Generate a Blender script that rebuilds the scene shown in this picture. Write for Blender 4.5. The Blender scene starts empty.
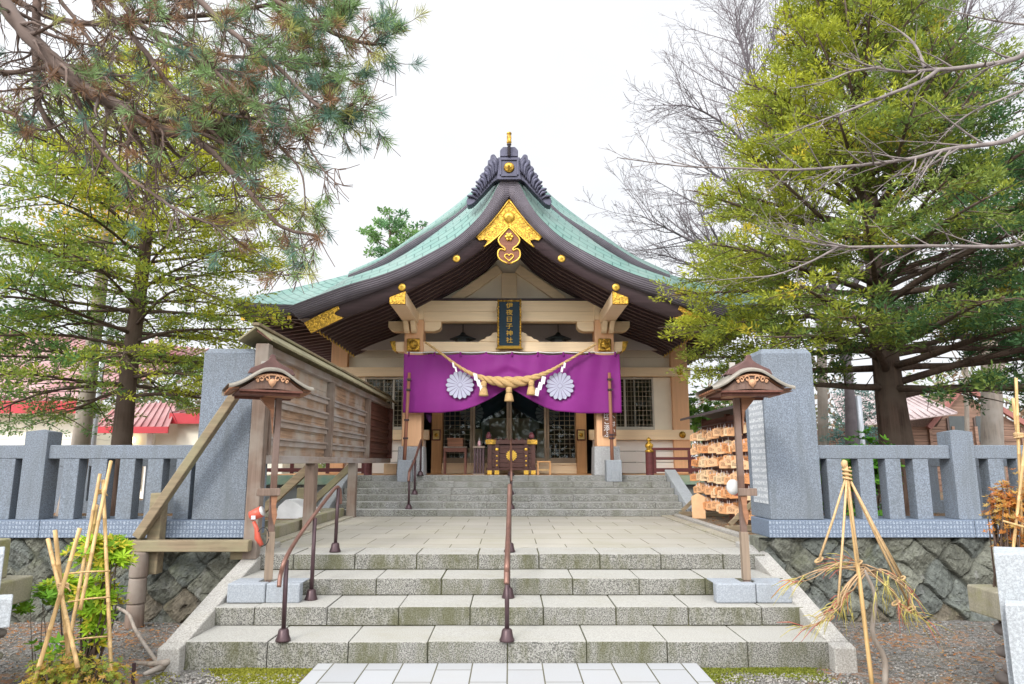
import bpy, math, random
import numpy as np
from mathutils import Vector, Matrix
R = math.radians
random.seed(7); rng = np.random.default_rng(7)
scn = bpy.context.scene
COL = scn.collection

# ------------------------------------------------------------------ camera, world, sun, exposure
FPX = 683.0; CAM = (0.02, 0.0, 1.6); TILT = math.atan((462-342)/FPX); YAW = math.atan(2/FPX)
cam = bpy.data.objects.new('camera', bpy.data.cameras.new('camera')); COL.objects.link(cam)
cam.data.sensor_width = 36; cam.data.lens = 36*FPX/1024; cam.data.clip_start = 0.05; cam.data.clip_end = 2000
cam.location = CAM; cam.rotation_euler = (R(90)+TILT, 0, -YAW)
scn.camera = cam
SUN_EL, SUN_AZ = 34, 205          # sun behind the viewer to the left, veiled by thin cloud
w = bpy.data.worlds.new('World'); scn.world = w; w.use_nodes = True
nt = w.node_tree; nt.nodes.clear()
out = nt.nodes.new('ShaderNodeOutputWorld'); bg = nt.nodes.new('ShaderNodeBackground')
sky = nt.nodes.new('ShaderNodeTexSky'); sky.sky_type = 'NISHITA'; sky.sun_disc = False
sky.sun_elevation = R(SUN_EL); sky.sun_rotation = R(SUN_AZ); sky.air_density = 1; sky.dust_density = 2
tc = nt.nodes.new('ShaderNodeTexCoord'); nz = nt.nodes.new('ShaderNodeTexNoise'); nz.inputs['Scale'].default_value = 2.2
nz.inputs['Detail'].default_value = 5
mr = nt.nodes.new('ShaderNodeMapRange'); mr.inputs[1].default_value = .3; mr.inputs[2].default_value = .6
mr.inputs[3].default_value = .80; mr.inputs[4].default_value = .97
mx = nt.nodes.new('ShaderNodeMix'); mx.data_type = 'RGBA'; mx.inputs[7].default_value = (12.3, 12.5, 12.9, 1)
L = nt.links.new
L(tc.outputs['Generated'], nz.inputs['Vector']); # thin cloud is brighter round the hidden sun
dt = nt.nodes.new('ShaderNodeVectorMath'); dt.operation = 'DOT_PRODUCT'; dt.inputs[1].default_value = (math.sin(R(SUN_AZ))*math.cos(R(SUN_EL)), math.cos(R(SUN_AZ))*math.cos(R(SUN_EL)), math.sin(R(SUN_EL)))
m1 = nt.nodes.new('ShaderNodeMapRange'); m1.interpolation_type = 'SMOOTHSTEP'; m1.inputs[1].default_value = -.2; m1.inputs[2].default_value = 1; m1.inputs[3].default_value = .85; m1.inputs[4].default_value = 3.1
vm = nt.nodes.new('ShaderNodeVectorMath'); vm.operation = 'SCALE'; L(tc.outputs['Generated'], dt.inputs[0]); L(dt.outputs['Value'], m1.inputs[0]); L(m1.outputs[0], vm.inputs['Scale']); L(mx.outputs[2], vm.inputs[0])
L(nz.outputs[0], mr.inputs[0]); L(mr.outputs[0], mx.inputs[0])
L(sky.outputs[0], mx.inputs[6]); L(vm.outputs[0], bg.inputs[0]); bg.inputs[1].default_value = 0.085
L(bg.outputs[0], out.inputs[0])
sl = bpy.data.lights.new('sun', 'SUN'); sl.energy = 1.5; sl.angle = R(11); sl.color = (1, .95, .87)
sun = bpy.data.objects.new('sun', sl); COL.objects.link(sun)
# Nishita rotation is clockwise from +Y; the lamp points away from it
az = R(SUN_AZ); d = Vector((math.sin(az)*math.cos(R(SUN_EL)), math.cos(az)*math.cos(R(SUN_EL)), math.sin(R(SUN_EL))))
sun.rotation_euler = (-d).to_track_quat('-Z', 'Y').to_euler(); sun.location = (0, -10, 30)
vs = scn.view_settings; vs.view_transform = 'Standard'; vs.look = 'None'; vs.exposure = 0.30; vs.gamma = 1
scn.cycles.max_bounces = 8; scn.cycles.transparent_max_bounces = 12

# ------------------------------------------------------------------ measuring helpers: a sight line met with a real depth or height
def ray(px, py):
    x = (px-512)/FPX; u = (342-py)/FPX
    y = math.cos(TILT)-u*math.sin(TILT); z = math.sin(TILT)+u*math.cos(TILT)
    return Vector((x*math.cos(YAW)+y*math.sin(YAW), -x*math.sin(YAW)+y*math.cos(YAW), z))
def W(px, py, Y): r = ray(px, py); return Vector(CAM)+r*(Y/r.y)
def WZ(px, py, Z): r = ray(px, py); return Vector(CAM)+r*((Z-CAM[2])/r.z)
def proj(p):
    v = Vector(p)-Vector(CAM); x = v.x*math.cos(YAW)-v.y*math.sin(YAW); y = v.x*math.sin(YAW)+v.y*math.cos(YAW); d_ = y*math.cos(TILT)+v.z*math.sin(TILT)
    return 512+FPX*x/d_, 342-FPX*(-y*math.sin(TILT)+v.z*math.cos(TILT))/d_
def WX(px, py, X): r = ray(px, py); return Vector(CAM)+r*((X-CAM[0])/r.x)

# ------------------------------------------------------------------ mesh builder
class MB:
    def __init__(s, smooth=False): s.v = []; s.f = []; s.uv = None; s.smooth = smooth; s.c = None
    def add(s, vs, fs):
        n = len(s.v); s.v += [tuple(v) for v in vs]; s.f += [tuple(i+n for i in f) for f in fs]; return s
    def box(s, x0, x1, y0, y1, z0, z1):
        return s.add([(x0,y0,z0),(x1,y0,z0),(x1,y1,z0),(x0,y1,z0),(x0,y0,z1),(x1,y0,z1),(x1,y1,z1),(x0,y1,z1)],
                     [(3,2,1,0),(4,5,6,7),(0,1,5,4),(1,2,6,5),(2,3,7,6),(3,0,4,7)])
    def hexa(s, b, t):           # four bottom points, four top points
        return s.add(list(b)+list(t), [(3,2,1,0),(4,5,6,7),(0,1,5,4),(1,2,6,5),(2,3,7,6),(3,0,4,7)])
    def bar(s, p, q, w, h, up=(0,0,1)):
        p = Vector(p); q = Vector(q); d = (q-p).normalized(); up = Vector(up)
        sd = d.cross(up)
        if sd.length < 1e-4: sd = d.cross(Vector((0,1,0)))
        sd.normalize(); u = sd.cross(d)
        c = [(-1,-1),(1,-1),(1,1),(-1,1)]
        return s.hexa([p+sd*a*w/2+u*b*h/2 for a,b in c], [q+sd*a*w/2+u*b*h/2 for a,b in c])
    def tube(s, pts, r, n=8, cap=True):
        pts = [Vector(p) for p in pts]; m = len(pts)
        if not hasattr(r, '__len__'): r = [r]*m
        ref = None; b = len(s.v)
        for i, p in enumerate(pts):
            d = (pts[min(i+1, m-1)]-pts[max(i-1, 0)])
            if d.length < 1e-9: d = Vector((0,0,1))
            d.normalize()
            if ref is None: ref = Vector((0,0,1)) if abs(d.z) < .9 else Vector((1,0,0))
            a = d.cross(ref); a.normalize(); e = a.cross(d); ref = e
            for k in range(n):
                t = 2*math.pi*k/n; s.v.append(tuple(p+(a*math.cos(t)+e*math.sin(t))*r[i]))
        for i in range(m-1):
            for k in range(n):
                k2 = (k+1) % n; s.f.append((b+i*n+k, b+i*n+k2, b+(i+1)*n+k2, b+(i+1)*n+k))
        if cap: s.f.append(tuple(b+k for k in range(n))[::-1]); s.f.append(tuple(b+(m-1)*n+k for k in range(n)))
        return s
    def lathe(s, prof, o, n=20, axis='z'):
        o = Vector(o); b = len(s.v)
        for r, h in prof:
            for k in range(n):
                t = 2*math.pi*k/n; a, c = r*math.cos(t), r*math.sin(t)
                v = {'z': (a, c, h), 'y': (a, h, c), 'x': (h, a, c)}[axis]
                s.v.append(tuple(o+Vector(v)))
        for i in range(len(prof)-1):
            for k in range(n):
                k2 = (k+1) % n; s.f.append((b+i*n+k, b+i*n+k2, b+(i+1)*n+k2, b+(i+1)*n+k))
        s.f.append(tuple(b+k for k in range(n))[::-1]); s.f.append(tuple(b+(len(prof)-1)*n+k for k in range(n)))
        return s
    def prism(s, poly, d):       # polygon of 3-D points, pushed along vector d
        d = Vector(d); n = len(poly); p = [Vector(v) for v in poly]
        return s.add(p+[v+d for v in p], [tuple(range(n)), tuple(range(2*n-1, n-1, -1))]+[(i, i+n, (i+1) % n+n, (i+1) % n) for i in range(n)])
    def grid(s, P, uvs=None):    # rows of points; uv runs along rows (u) and across rows (v) in metres
        b = len(s.v); m = len(P[0])
        for row in P: s.v += [tuple(p) for p in row]
        for i in range(len(P)-1):
            for j in range(m-1): s.f.append((b+i*m+j, b+i*m+j+1, b+(i+1)*m+j+1, b+(i+1)*m+j))
        if uvs is not None: s.uv = (s.uv or {}); s.uv.update({b+i*m+j: uvs[i][j] for i in range(len(P)) for j in range(m)})
        return s
    def ellip(s, c, r, n=10, m=7, jit=0, rs=None):
        b = len(s.v); c = Vector(c); q = rs or random
        for i in range(m+1):
            th = math.pi*i/m
            for k in range(n):
                t = 2*math.pi*k/n; j = 1+jit*(q.random()-.5) if 0 < i < m else 1
                s.v.append(tuple(c+Vector((r[0]*math.sin(th)*math.cos(t)*j, r[1]*math.sin(th)*math.sin(t)*j, r[2]*math.cos(th)*j))))
        for i in range(m):
            for k in range(n):
                k2 = (k+1) % n; s.f.append((b+i*n+k, b+(i+1)*n+k, b+(i+1)*n+k2, b+i*n+k2))
        return s

ORI = {}
def obj(name, mb, m, parent=None, bevel=0, loc=None, seg=2):
    off = Vector(ORI.get(parent.name, (0,0,0))) if parent is not None else Vector(loc or (0,0,0))
    me = bpy.data.meshes.new(name)
    me.from_pydata([(v[0]-off.x, v[1]-off.y, v[2]-off.z) for v in mb.v], [], mb.f)
    if mb.uv:
        ul = me.uv_layers.new(name='uv')
        for lp in me.loops: ul.data[lp.index].uv = mb.uv.get(lp.vertex_index, (0,0))
    if mb.c is not None:
        at = me.color_attributes.new('Col', 'FLOAT_COLOR', 'POINT')
        at.data.foreach_set('color', np.asarray(mb.c, dtype=np.float32).ravel())
    if mb.smooth: me.polygons.foreach_set('use_smooth', [True]*len(me.polygons))
    me.materials.append(m); me.update()
    o = bpy.data.objects.new(name, me); COL.objects.link(o)
    if parent is not None: o.parent = parent; ORI[o.name] = tuple(off)
    else: o.location = off; ORI[o.name] = tuple(off)
    if bevel:
        b = o.modifiers.new('bevel', 'BEVEL'); b.width = bevel; b.segments = seg; b.limit_method = 'ANGLE'; b.angle_limit = R(40)
    return o
def thing(name, label, cat, loc=(0,0,0), group=None):
    o = bpy.data.objects.new(name, None); COL.objects.link(o); o.location = loc; o.empty_display_size = .1
    o['label'] = label; o['category'] = cat; ORI[o.name] = tuple(loc)
    if group: o['group'] = group
    return o
def tag(o, label, cat, group=None):
    o['label'] = label; o['category'] = cat
    if group: o['group'] = group
    return o
def kind(o, k): o['kind'] = k; return o
def dup(root, loc, label=None, rotz=None):
    def cp(o, par):
        c = o.copy(); COL.objects.link(c); c.parent = par
        for ch in KIDS.get(o.name, []): cp(ch, c)
        return c
    KIDS.clear()
    for o in bpy.data.objects:
        if o.parent: KIDS.setdefault(o.parent.name, []).append(o)
    r = cp(root, None); r.location = loc
    if rotz is not None: r.rotation_euler = (0, 0, rotz)
    if label: r['label'] = label
    return r
KIDS = {}
def spline(pts, n):
    P = [np.array(p, float) for p in pts]; P = [2*P[0]-P[1]]+P+[2*P[-1]-P[-2]]
    seg = len(P)-3; o = []
    for k in range(n):
        t = k/(n-1)*seg; i = min(int(t), seg-1); t -= i; a, b, c, d = P[i:i+4]
        o.append(.5*((2*b)+(c-a)*t+(2*a-5*b+4*c-d)*t*t+(3*b-a-3*c+d)*t**3))
    return o
def resample(pts, n):
    P = np.array([list(p) for p in pts]); s = np.concatenate([[0], np.cumsum(np.linalg.norm(np.diff(P, axis=0), axis=1))])
    t = np.linspace(0, s[-1], n); return [Vector([np.interp(x, s, P[:, k]) for k in range(P.shape[1])]) for x in t]

# ------------------------------------------------------------------ materials
def newmat(name):
    m = bpy.data.materials.new(name); m.use_nodes = True; t = m.node_tree; b = t.nodes['Principled BSDF']; return m, t, b
def lum(c, k): return (min(c[0]*k, 1), min(c[1]*k, 1), min(c[2]*k, 1), 1)
def N(t, k, **kw):
    n = t.nodes.new('ShaderNode'+k)
    for a, v in kw.items():
        if a.startswith('i_'): n.inputs[int(a[2:])].default_value = v
        else: setattr(n, a, v)
    return n
def mixc(t, fac, a, b, mode='MIX'):
    m = t.nodes.new('ShaderNodeMix'); m.data_type = 'RGBA'; m.blend_type = mode
    for s, v in ((0, fac), (6, a), (7, b)):
        if isinstance(v, (int, float)): m.inputs[s].default_value = v
        elif isinstance(v, tuple): m.inputs[s].default_value = v if len(v) == 4 else (*v, 1)
        else: t.links.new(v, m.inputs[s])
    return m.outputs[2]
def noise(t, vec, scale, detail=4, rough=.55, dist=0):
    n = t.nodes.new('ShaderNodeTexNoise'); n.inputs['Scale'].default_value = scale; n.inputs['Detail'].default_value = detail
    n.inputs['Roughness'].default_value = rough; n.inputs['Distortion'].default_value = dist; t.links.new(vec, n.inputs['Vector']); return n.outputs[0]
def ramp(t, src, a, b, lo=0., hi=1.):
    n = t.nodes.new('ShaderNodeMapRange'); t.links.new(src, n.inputs[0])
    for i, v in enumerate((a, b, lo, hi)): n.inputs[i+1].default_value = v
    return n.outputs[0]
def mapping(t, scale=(1,1,1), rot=(0,0,0), which='Object', loc=(0,0,0)):
    c = t.nodes.new('ShaderNodeTexCoord'); m = t.nodes.new('ShaderNodeMapping'); m.inputs['Scale'].default_value = scale
    m.inputs['Rotation'].default_value = rot; m.inputs['Location'].default_value = loc
    t.links.new(c.outputs[which], m.inputs[0]); return m.outputs[0]
def bump(t, b, h, strength=.3, dist=.01):
    n = t.nodes.new('ShaderNodeBump'); n.inputs['Strength'].default_value = strength; n.inputs['Distance'].default_value = dist
    t.links.new(h, n.inputs['Height'])
    if b.inputs['Normal'].is_linked: t.links.new(b.inputs['Normal'].links[0].from_socket, n.inputs['Normal'])
    t.links.new(n.outputs[0], b.inputs['Normal'])
def plain(name, c, rough=.6, var=.18, scale=3., bmp=.15, metal=0., spec=.4, stretch=(1,1,1), c2=None):
    m, t, b = newmat(name); v = mapping(t, stretch); n1 = noise(t, v, scale, 6, .6)
    a, d = (lum(c, 1-var), lum(c, 1+var)) if c2 is None else ((*c, 1), (*c2, 1))
    t.links.new(mixc(t, ramp(t, n1, .3, .7), a, d), b.inputs['Base Color'])
    b.inputs['Roughness'].default_value = rough; b.inputs['Metallic'].default_value = metal; b.inputs['Specular IOR Level'].default_value = spec
    if bmp: bump(t, b, noise(t, v, scale*12, 4), bmp, .004)
    return m
def wood(name, c, axis='z', var=.3, rough=.75, weather=None, scale=1.):
    m, t, b = newmat(name); st = {'x': (.5,9,9), 'y': (9,.5,9), 'z': (9,9,.5)}[axis]
    v = mapping(t, tuple(s*scale for s in st)); g = noise(t, v, 2.2, 7, .65, .4); base = mixc(t, ramp(t, g, .32, .68), lum(c, 1-var), lum(c, 1+var))
    if weather:
        v2 = mapping(t); base = mixc(t, ramp(t, noise(t, v2, 1.7, 5), .42, .62), base, (*weather, 1))
    t.links.new(base, b.inputs['Base Color']); b.inputs['Roughness'].default_value = rough; b.inputs['Specular IOR Level'].default_value = .3
    bump(t, b, g, .35, .006); return m
def granite(name, c, speck=.35, moss=0., mosscol=(.16,.17,.06), sc=1., dirt=.25, bmp=.25, spatter=0):
    m, t, b = newmat(name); v = mapping(t)
    s1 = noise(t, v, 70*sc, 3, .8); s2 = noise(t, v, 150*sc, 2, .7); big = noise(t, v, 1.1, 6, .6)
    col = mixc(t, ramp(t, s1, .42, .60), lum(c, 1-speck), lum(c, 1+speck*.5))
    col = mixc(t, ramp(t, s2, .60, .68), col, lum(c, 1-speck*1.6))
    col = mixc(t, ramp(t, big, .35, .7, 0, dirt), col, (c[0]*.62, c[1]*.56, c[2]*.45, 1)); col = mixc(t, ramp(t, noise(t, mapping(t, (7,7,.7)), 1.4, 5, .65), .52, .72, 0, dirt*1.5), col, (c[0]*.58, c[1]*.56, c[2]*.50, 1))
    if moss:
        mn = noise(t, mapping(t, (1,1,1.3)), 2.6, 7, .7); col = mixc(t, ramp(t, mn, .5, .75, 0, moss), col, (*mosscol, 1))
    t.links.new(col, b.inputs['Base Color']); b.inputs['Roughness'].default_value = .8; b.inputs['Specular IOR Level'].default_value = .25
    bump(t, b, s1, bmp, .003); return m
def brickmat(name, c, bw, rh, mort=.008, off=.5, moss=.2, uv=False, morcol=(.09,.085,.05), speck=.16, loc=(0,0,0), vert=False, rotz=0, rough=.75, bstr=.6, mossc=(.2,.2,.1)):
    m, t, b = newmat(name); v = mapping(t, which='UV' if uv else 'Object', loc=loc, rot=(R(90),0,0) if vert else (0,0,rotz))
    k = t.nodes.new('ShaderNodeTexBrick'); t.links.new(v, k.inputs['Vector']); k.offset = off
    k.inputs['Scale'].default_value = 1; k.inputs['Brick Width'].default_value = bw; k.inputs['Row Height'].default_value = rh
    k.inputs['Mortar Size'].default_value = mort; k.inputs['Mortar Smooth'].default_value = .3; k.inputs['Bias'].default_value = 0
    k.inputs['Color1'].default_value = lum(c, .94); k.inputs['Color2'].default_value = lum(c, 1.06); k.inputs['Mortar'].default_value = (*morcol, 1)
    o = mapping(t); s1 = noise(t, o, 80, 3, .8); big = noise(t, o, 1.3, 6, .65)
    col = mixc(t, ramp(t, s1, .4, .6, speck, 0), k.outputs[0], lum(c, .55)); col = mixc(t, ramp(t, big, .4, .75, 0, moss), col, (*mossc, 1))
    t.links.new(col, b.inputs['Base Color']); b.inputs['Roughness'].default_value = rough; b.inputs['Specular IOR Level'].default_value = .25
    inv = ramp(t, k.outputs[1], 0, 1, 1, 0); bump(t, b, inv, bstr, .006); bump(t, b, s1, .15, .002); return m
def leafmat(name, trans=.4, rough=.6):
    m = bpy.data.materials.new(name); m.use_nodes = True; t = m.node_tree; t.nodes.clear()
    o = N(t, 'OutputMaterial'); a = N(t, 'Attribute', attribute_name='Col'); df = N(t, 'BsdfPrincipled'); tr = N(t, 'BsdfTranslucent'); mx = N(t, 'MixShader')
    df.inputs['Roughness'].default_value = rough; df.inputs['Specular IOR Level'].default_value = .25
    t.links.new(a.outputs[0], df.inputs['Base Color']); t.links.new(a.outputs[0], tr.inputs[0]); mx.inputs[0].default_value = trans
    t.links.new(df.outputs[0], mx.inputs[1]); t.links.new(tr.outputs[0], mx.inputs[2]); t.links.new(mx.outputs[0], o.inputs[0]); return m
def glyphs(name, base, chip, cell, fill=.5, vert='y', mask=None):      # rows of small carved characters, too small to read in the photo
    m, t, b = newmat(name); rot = {'y': (R(90),0,0), 'x': (0,R(90),0)}[vert]
    v = mapping(t, rot={'y': (R(90),0,0), 'x': (R(90),0,R(90))}[vert], scale=(1,1,1))
    s1 = noise(t, mapping(t), 110, 3, .8); g0 = mixc(t, ramp(t, s1, .42, .6), lum(base, .75), lum(base, 1.2))
    k = t.nodes.new('ShaderNodeTexBrick'); t.links.new(v, k.inputs['Vector']); k.offset = 0
    k.inputs['Scale'].default_value = 1; k.inputs['Brick Width'].default_value = cell; k.inputs['Row Height'].default_value = cell*1.25
    k.inputs['Mortar Size'].default_value = cell*.2; k.inputs['Mortar Smooth'].default_value = 0
    n2 = noise(t, v, 2.6/cell, 2, .9); msk = t.nodes.new('ShaderNodeMath'); msk.operation = 'MULTIPLY'
    t.links.new(ramp(t, k.outputs[1], 0, .5, 1, 0), msk.inputs[0]); t.links.new(ramp(t, n2, .46, .52), msk.inputs[1])
    t.links.new(mixc(t, msk.outputs[0], g0, (*chip, 1)), b.inputs['Base Color']); b.inputs['Roughness'].default_value = .7
    bump(t, b, msk.outputs[0], -.4, .003); return m

M = {}
M['granite'] = granite('granite_step', (.47,.45,.41), .42, .5, (.17,.17,.08))
M['granite_riser'] = granite('granite_riser', (.36,.345,.30), .55, .75, (.17,.16,.06))
M['granite_up'] = granite('granite_upper_step', (.42,.42,.40), .25, .2, (.25,.25,.16))
M['granite_pink'] = granite('granite_kerb', (.44,.425,.40), .35, .15)
M['plinth'] = granite('granite_plinth', (.45,.46,.48), .35, .1)
M['bluegranite'] = granite('blue_grey_granite', (.215,.25,.30), .36, 0, sc=1.1, dirt=.42)
M['palegranite'] = granite('pale_granite', (.42,.45,.48), .25, 0)
M['whiteblock'] = granite('white_block', (.33,.36,.40), .2, 0)
M['mossystone'] = granite('mossy_stone', (.33,.31,.24), .2, .95, (.19,.19,.05), dirt=.5)
M['inscribed'] = glyphs('inscribed_stone', (.145,.185,.25), (.33,.38,.45), .036)
M['inscribed_side'] = glyphs('inscribed_side', (.40,.43,.47), (.62,.64,.66), .07, vert='x')
M['terrace'] = brickmat('terrace_paving', (.41,.385,.335), .67, .6, .006, moss=.4, mossc=(.27,.26,.16))
M['path'] = brickmat('path_paving', (.47,.475,.48), .56, .285, rotz=R(90), loc=(.14,.0,0), mort=.006) if 0 else brickmat('path_paving', (.37,.375,.385), .60, .28, .006, moss=.25, mossc=(.34,.31,.26), speck=.08, rotz=R(90))
M['coppergreen'] = brickmat('verdigris_sheets', (.15,.265,.235), .36, .16, .013, uv=True, morcol=(.05,.12,.11), moss=.75, mossc=(.25,.31,.285), rough=.55, speck=.05, bstr=.9)
M['verdigris'] = plain('verdigris_trim', (.16,.32,.27), .6, .3, 4, c2=(.36,.37,.24))
M['copperdark'] = None
def layered(name, c, per, uv=True):
    m, t, b = newmat(name); v = mapping(t, which='UV'); wv = t.nodes.new('ShaderNodeTexWave'); wv.wave_type = 'BANDS'; wv.bands_direction = 'Y'
    wv.inputs['Scale'].default_value = per; wv.inputs['Distortion'].default_value = .15; t.links.new(v, wv.inputs['Vector'])
    n = noise(t, mapping(t), 2.5, 6); base = mixc(t, ramp(t, n, .3, .7), lum(c, .78), lum(c, 1.2)); col = mixc(t, ramp(t, wv.outputs[0], 0, .35, .55, 0), base, lum(c, .4))
    t.links.new(col, b.inputs['Base Color']); b.inputs['Roughness'].default_value = .5; b.inputs['Metallic'].default_value = .15
    bump(t, b, wv.outputs[0], .5, .01); return m
M['copperdark'] = layered('layered_dark_copper', (.115,.098,.120), 8)
M['barge'] = wood('dark_brown_board', (.055,.036,.040), 'x', .25, .5)
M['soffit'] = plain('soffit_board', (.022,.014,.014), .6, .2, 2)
M['rafter'] = wood('rafter_wood', (.085,.052,.054), 'x', .2, .55)
M['iron'] = plain('slate_blue_bronze', (.065,.064,.098), .45, .25, 6, metal=.3)
def goldm(name, c, bs):
    m, t, b = newmat(name); v = mapping(t); n = noise(t, v, bs, 3, .6, .8)
    t.links.new(mixc(t, ramp(t, n, .4, .6), lum(c, .38), lum(c, 1.15)), b.inputs['Base Color']); b.inputs['Metallic'].default_value = .6
    b.inputs['Roughness'].default_value = .38; bump(t, b, n, .8, .02); return m
M['gold'] = goldm('gold_leaf', (.62,.36,.05), 14); M['goldchased'] = goldm('chased_gold', (.62,.36,.045), 30)
M['goldplain'] = plain('gold_plain', (.72,.45,.075), .3, .1, 5, metal=.6)
M['orangewood'] = wood('orange_lacquered_wood', (.74,.43,.24), 'z', .07, .5)
M['brownpost'] = wood('brown_post', (.52,.28,.12), 'z', .12, .55)
M['cream'] = wood('cream_timber', (.90,.70,.46), 'x', .06, .6)
M['creampanel'] = plain('cream_panel', (.84,.75,.60), .7, .06, 1.2, bmp=.05)
M['plaster'] = plain('white_plaster', (.80,.78,.74), .8, .05, 1.2, bmp=.05)
M['greyceil'] = plain('grey_panel', (.55,.50,.49), .7, .1, 1.5)
M['redrail'] = wood('maroon_rail', (.12,.035,.035), 'x', .2, .45)
M['purple'] = plain('purple_cloth', (.225,.020,.205), .65, .10, 1.3, bmp=.1, spec=.3)
M['navycloth'] = plain('dark_teal_cloth', (.012,.03,.04), .8, .2, 2)
M['white'] = plain('white_cloth_print', (.46,.47,.60), .7, .06, 5)
M['paper'] = plain('white_paper', (.8,.8,.82), .7, .03, 5, bmp=0)
M['straw'] = wood('straw_rope', (.56,.37,.17), 'x', .45, .95, scale=9)
M['bamboo'] = wood('bamboo', (.52,.34,.15), 'z', .35, .45, scale=1.5)
M['rope'] = wood('palm_rope', (.52,.35,.18), 'z', .3, .9, scale=8)
M['copperrail'] = plain('copper_rail', (.20,.105,.08), .38, .2, 8, metal=.4)
M['railpost'] = plain('dark_brown_metal', (.075,.045,.05), .35, .2, 8, metal=.4)
M['lampwood'] = wood('weathered_lamp_wood', (.145,.085,.062), 'z', .35, .7, weather=(.21,.155,.135))
M['lampcarve'] = wood('carved_orange_wood', (.30,.145,.08), 'x', .3, .6)
M['lamproof'] = plain('dull_copper_cap', (.27,.245,.205), .5, .2, 5, metal=.2)
M['ridgewood'] = plain('maroon_copper_ridge', (.12,.062,.055), .5, .25, 10, metal=.2)
M['boardwood'] = wood('weathered_board', (.31,.245,.205), 'y', .28, .8, weather=(.38,.345,.33))
M['boardpale'] = wood('weathered_panel', (.36,.235,.155), 'y', .5, .8, weather=(.44,.39,.34))
M['boarddark'] = wood('dark_red_board', (.15,.062,.045), 'y', .3, .65)
M['postwood'] = wood('grey_brown_post', (.19,.135,.105), 'z', .3, .8, weather=(.27,.235,.20))
M['braceold'] = wood('old_brace', (.24,.185,.12), 'x', .3, .85, weather=(.27,.25,.15))
M['bark'] = wood('bark_brown', (.085,.055,.042), 'z', .55, .95, weather=(.12,.09,.07), scale=1.2)
M['barkpale'] = wood('bark_pale', (.27,.225,.185), 'z', .4, .95, weather=(.34,.30,.26))
M['barkpine'] = wood('pine_bark', (.12,.082,.066), 'x', .4, .95, weather=(.14,.105,.09), scale=.8)
M['barkgrey'] = plain('grey_bark', (.20,.17,.16), .9, .35, 9)
M['barkthin'] = plain('thin_grey_twigs', (.15,.13,.14), .9, .2, 6, bmp=0)
M['leaf'] = leafmat('foliage'); M['needle'] = leafmat('needles', .25)
M['emaw'] = wood('bare_plaque_wood', (.74,.40,.19), 'x', .12, .6, scale=2)
M['ink'] = plain('ink', (.10,.045,.03), .8, .2, 9)
M['redpaint'] = plain('red_paint', (.50,.09,.055), .4, .1, 6)
M['blackm'] = plain('black_rubber', (.02,.02,.022), .5, .2, 6)
M['whiteplastic'] = plain('white_plastic', (.55,.55,.54), .3, .04, 4)
M['darkwood'] = wood('dark_chest_wood', (.075,.032,.026), 'x', .3, .4)
M['pebble'] = plain('cobble', (.17,.145,.13), .75, .45, 3.5)
M['redroof'] = plain('red_metal_edge', (.42,.03,.04), .4, .12, 3)
M['creamwall'] = plain('cream_siding', (.84,.81,.70), .7, .05, 2)
M['oldplank'] = wood('old_plank_wall', (.24,.15,.11), 'x', .4, .85)
M['foundation'] = plain('grey_foundation', (.22,.235,.235), .8, .15, 2)
M['metalpole'] = plain('galvanised_pole', (.55,.58,.62), .4, .06, 4, metal=.3)
def glassmat():
    m = bpy.data.materials.new('window_glass'); m.use_nodes = True; t = m.node_tree; t.nodes.clear()
    o = N(t, 'OutputMaterial'); g = N(t, 'BsdfGlossy'); tr = N(t, 'BsdfTransparent'); mx = N(t, 'MixShader'); fr = N(t, 'Fresnel'); fr.inputs[0].default_value = 1.5
    g.inputs['Roughness'].default_value = .02; g.inputs[0].default_value = (.5,.55,.55,1); tr.inputs[0].default_value = (.78,.83,.80,1)
    t.links.new(fr.outputs[0], mx.inputs[0]); t.links.new(tr.outputs[0], mx.inputs[1]); t.links.new(g.outputs[0], mx.inputs[2]); t.links.new(mx.outputs[0], o.inputs[0]); return m
M['glass'] = glassmat()
# ------------------------------------------------------------------ ground, steps, terrace
def groundmat(name, cols, leafc, litter, mossmask=None):
    m, t, b = newmat(name); v = mapping(t)
    vo = t.nodes.new('ShaderNodeTexVoronoi'); vo.inputs['Scale'].default_value = 42; t.links.new(v, vo.inputs['Vector'])
    sep = t.nodes.new('ShaderNodeSeparateColor'); t.links.new(vo.outputs['Color'], sep.inputs[0])
    g = mixc(t, sep.outputs[0], (*cols[0], 1), (*cols[1], 1)); g = mixc(t, ramp(t, noise(t, v, 130, 3, .8), .4, .62), lum(cols[0], .55), g)
    vo2 = t.nodes.new('ShaderNodeTexVoronoi'); vo2.inputs['Scale'].default_value = 23; t.links.new(v, vo2.inputs['Vector'])
    s2 = t.nodes.new('ShaderNodeSeparateColor'); t.links.new(vo2.outputs['Color'], s2.inputs[0])
    mk = t.nodes.new('ShaderNodeMath'); mk.operation = 'MULTIPLY'; t.links.new(ramp(t, s2.outputs[1], .55, .6, 0, litter), mk.inputs[0])
    t.links.new(ramp(t, noise(t, v, .9, 5, .7), .45, .58), mk.inputs[1])
    g = mixc(t, mk.outputs[0], g, (*leafc, 1))
    g = mixc(t, ramp(t, noise(t, v, 3.1, 6, .7), .52, .72, 0, .55), g, (.14,.12,.075, 1))
    t.links.new(g, b.inputs['Base Color']); b.inputs['Roughness'].default_value = .95; b.inputs['Specular IOR Level'].default_value = .1
    bump(t, b, vo.outputs['Distance'], -.6, .02); return m
M['gravel'] = groundmat('gravel', ((.12,.112,.10), (.40,.385,.36)), (.30,.14,.06), .8)
M['soil'] = groundmat('litter_soil', ((.17,.125,.085), (.32,.27,.21)), (.28,.13,.05), .9)
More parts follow.
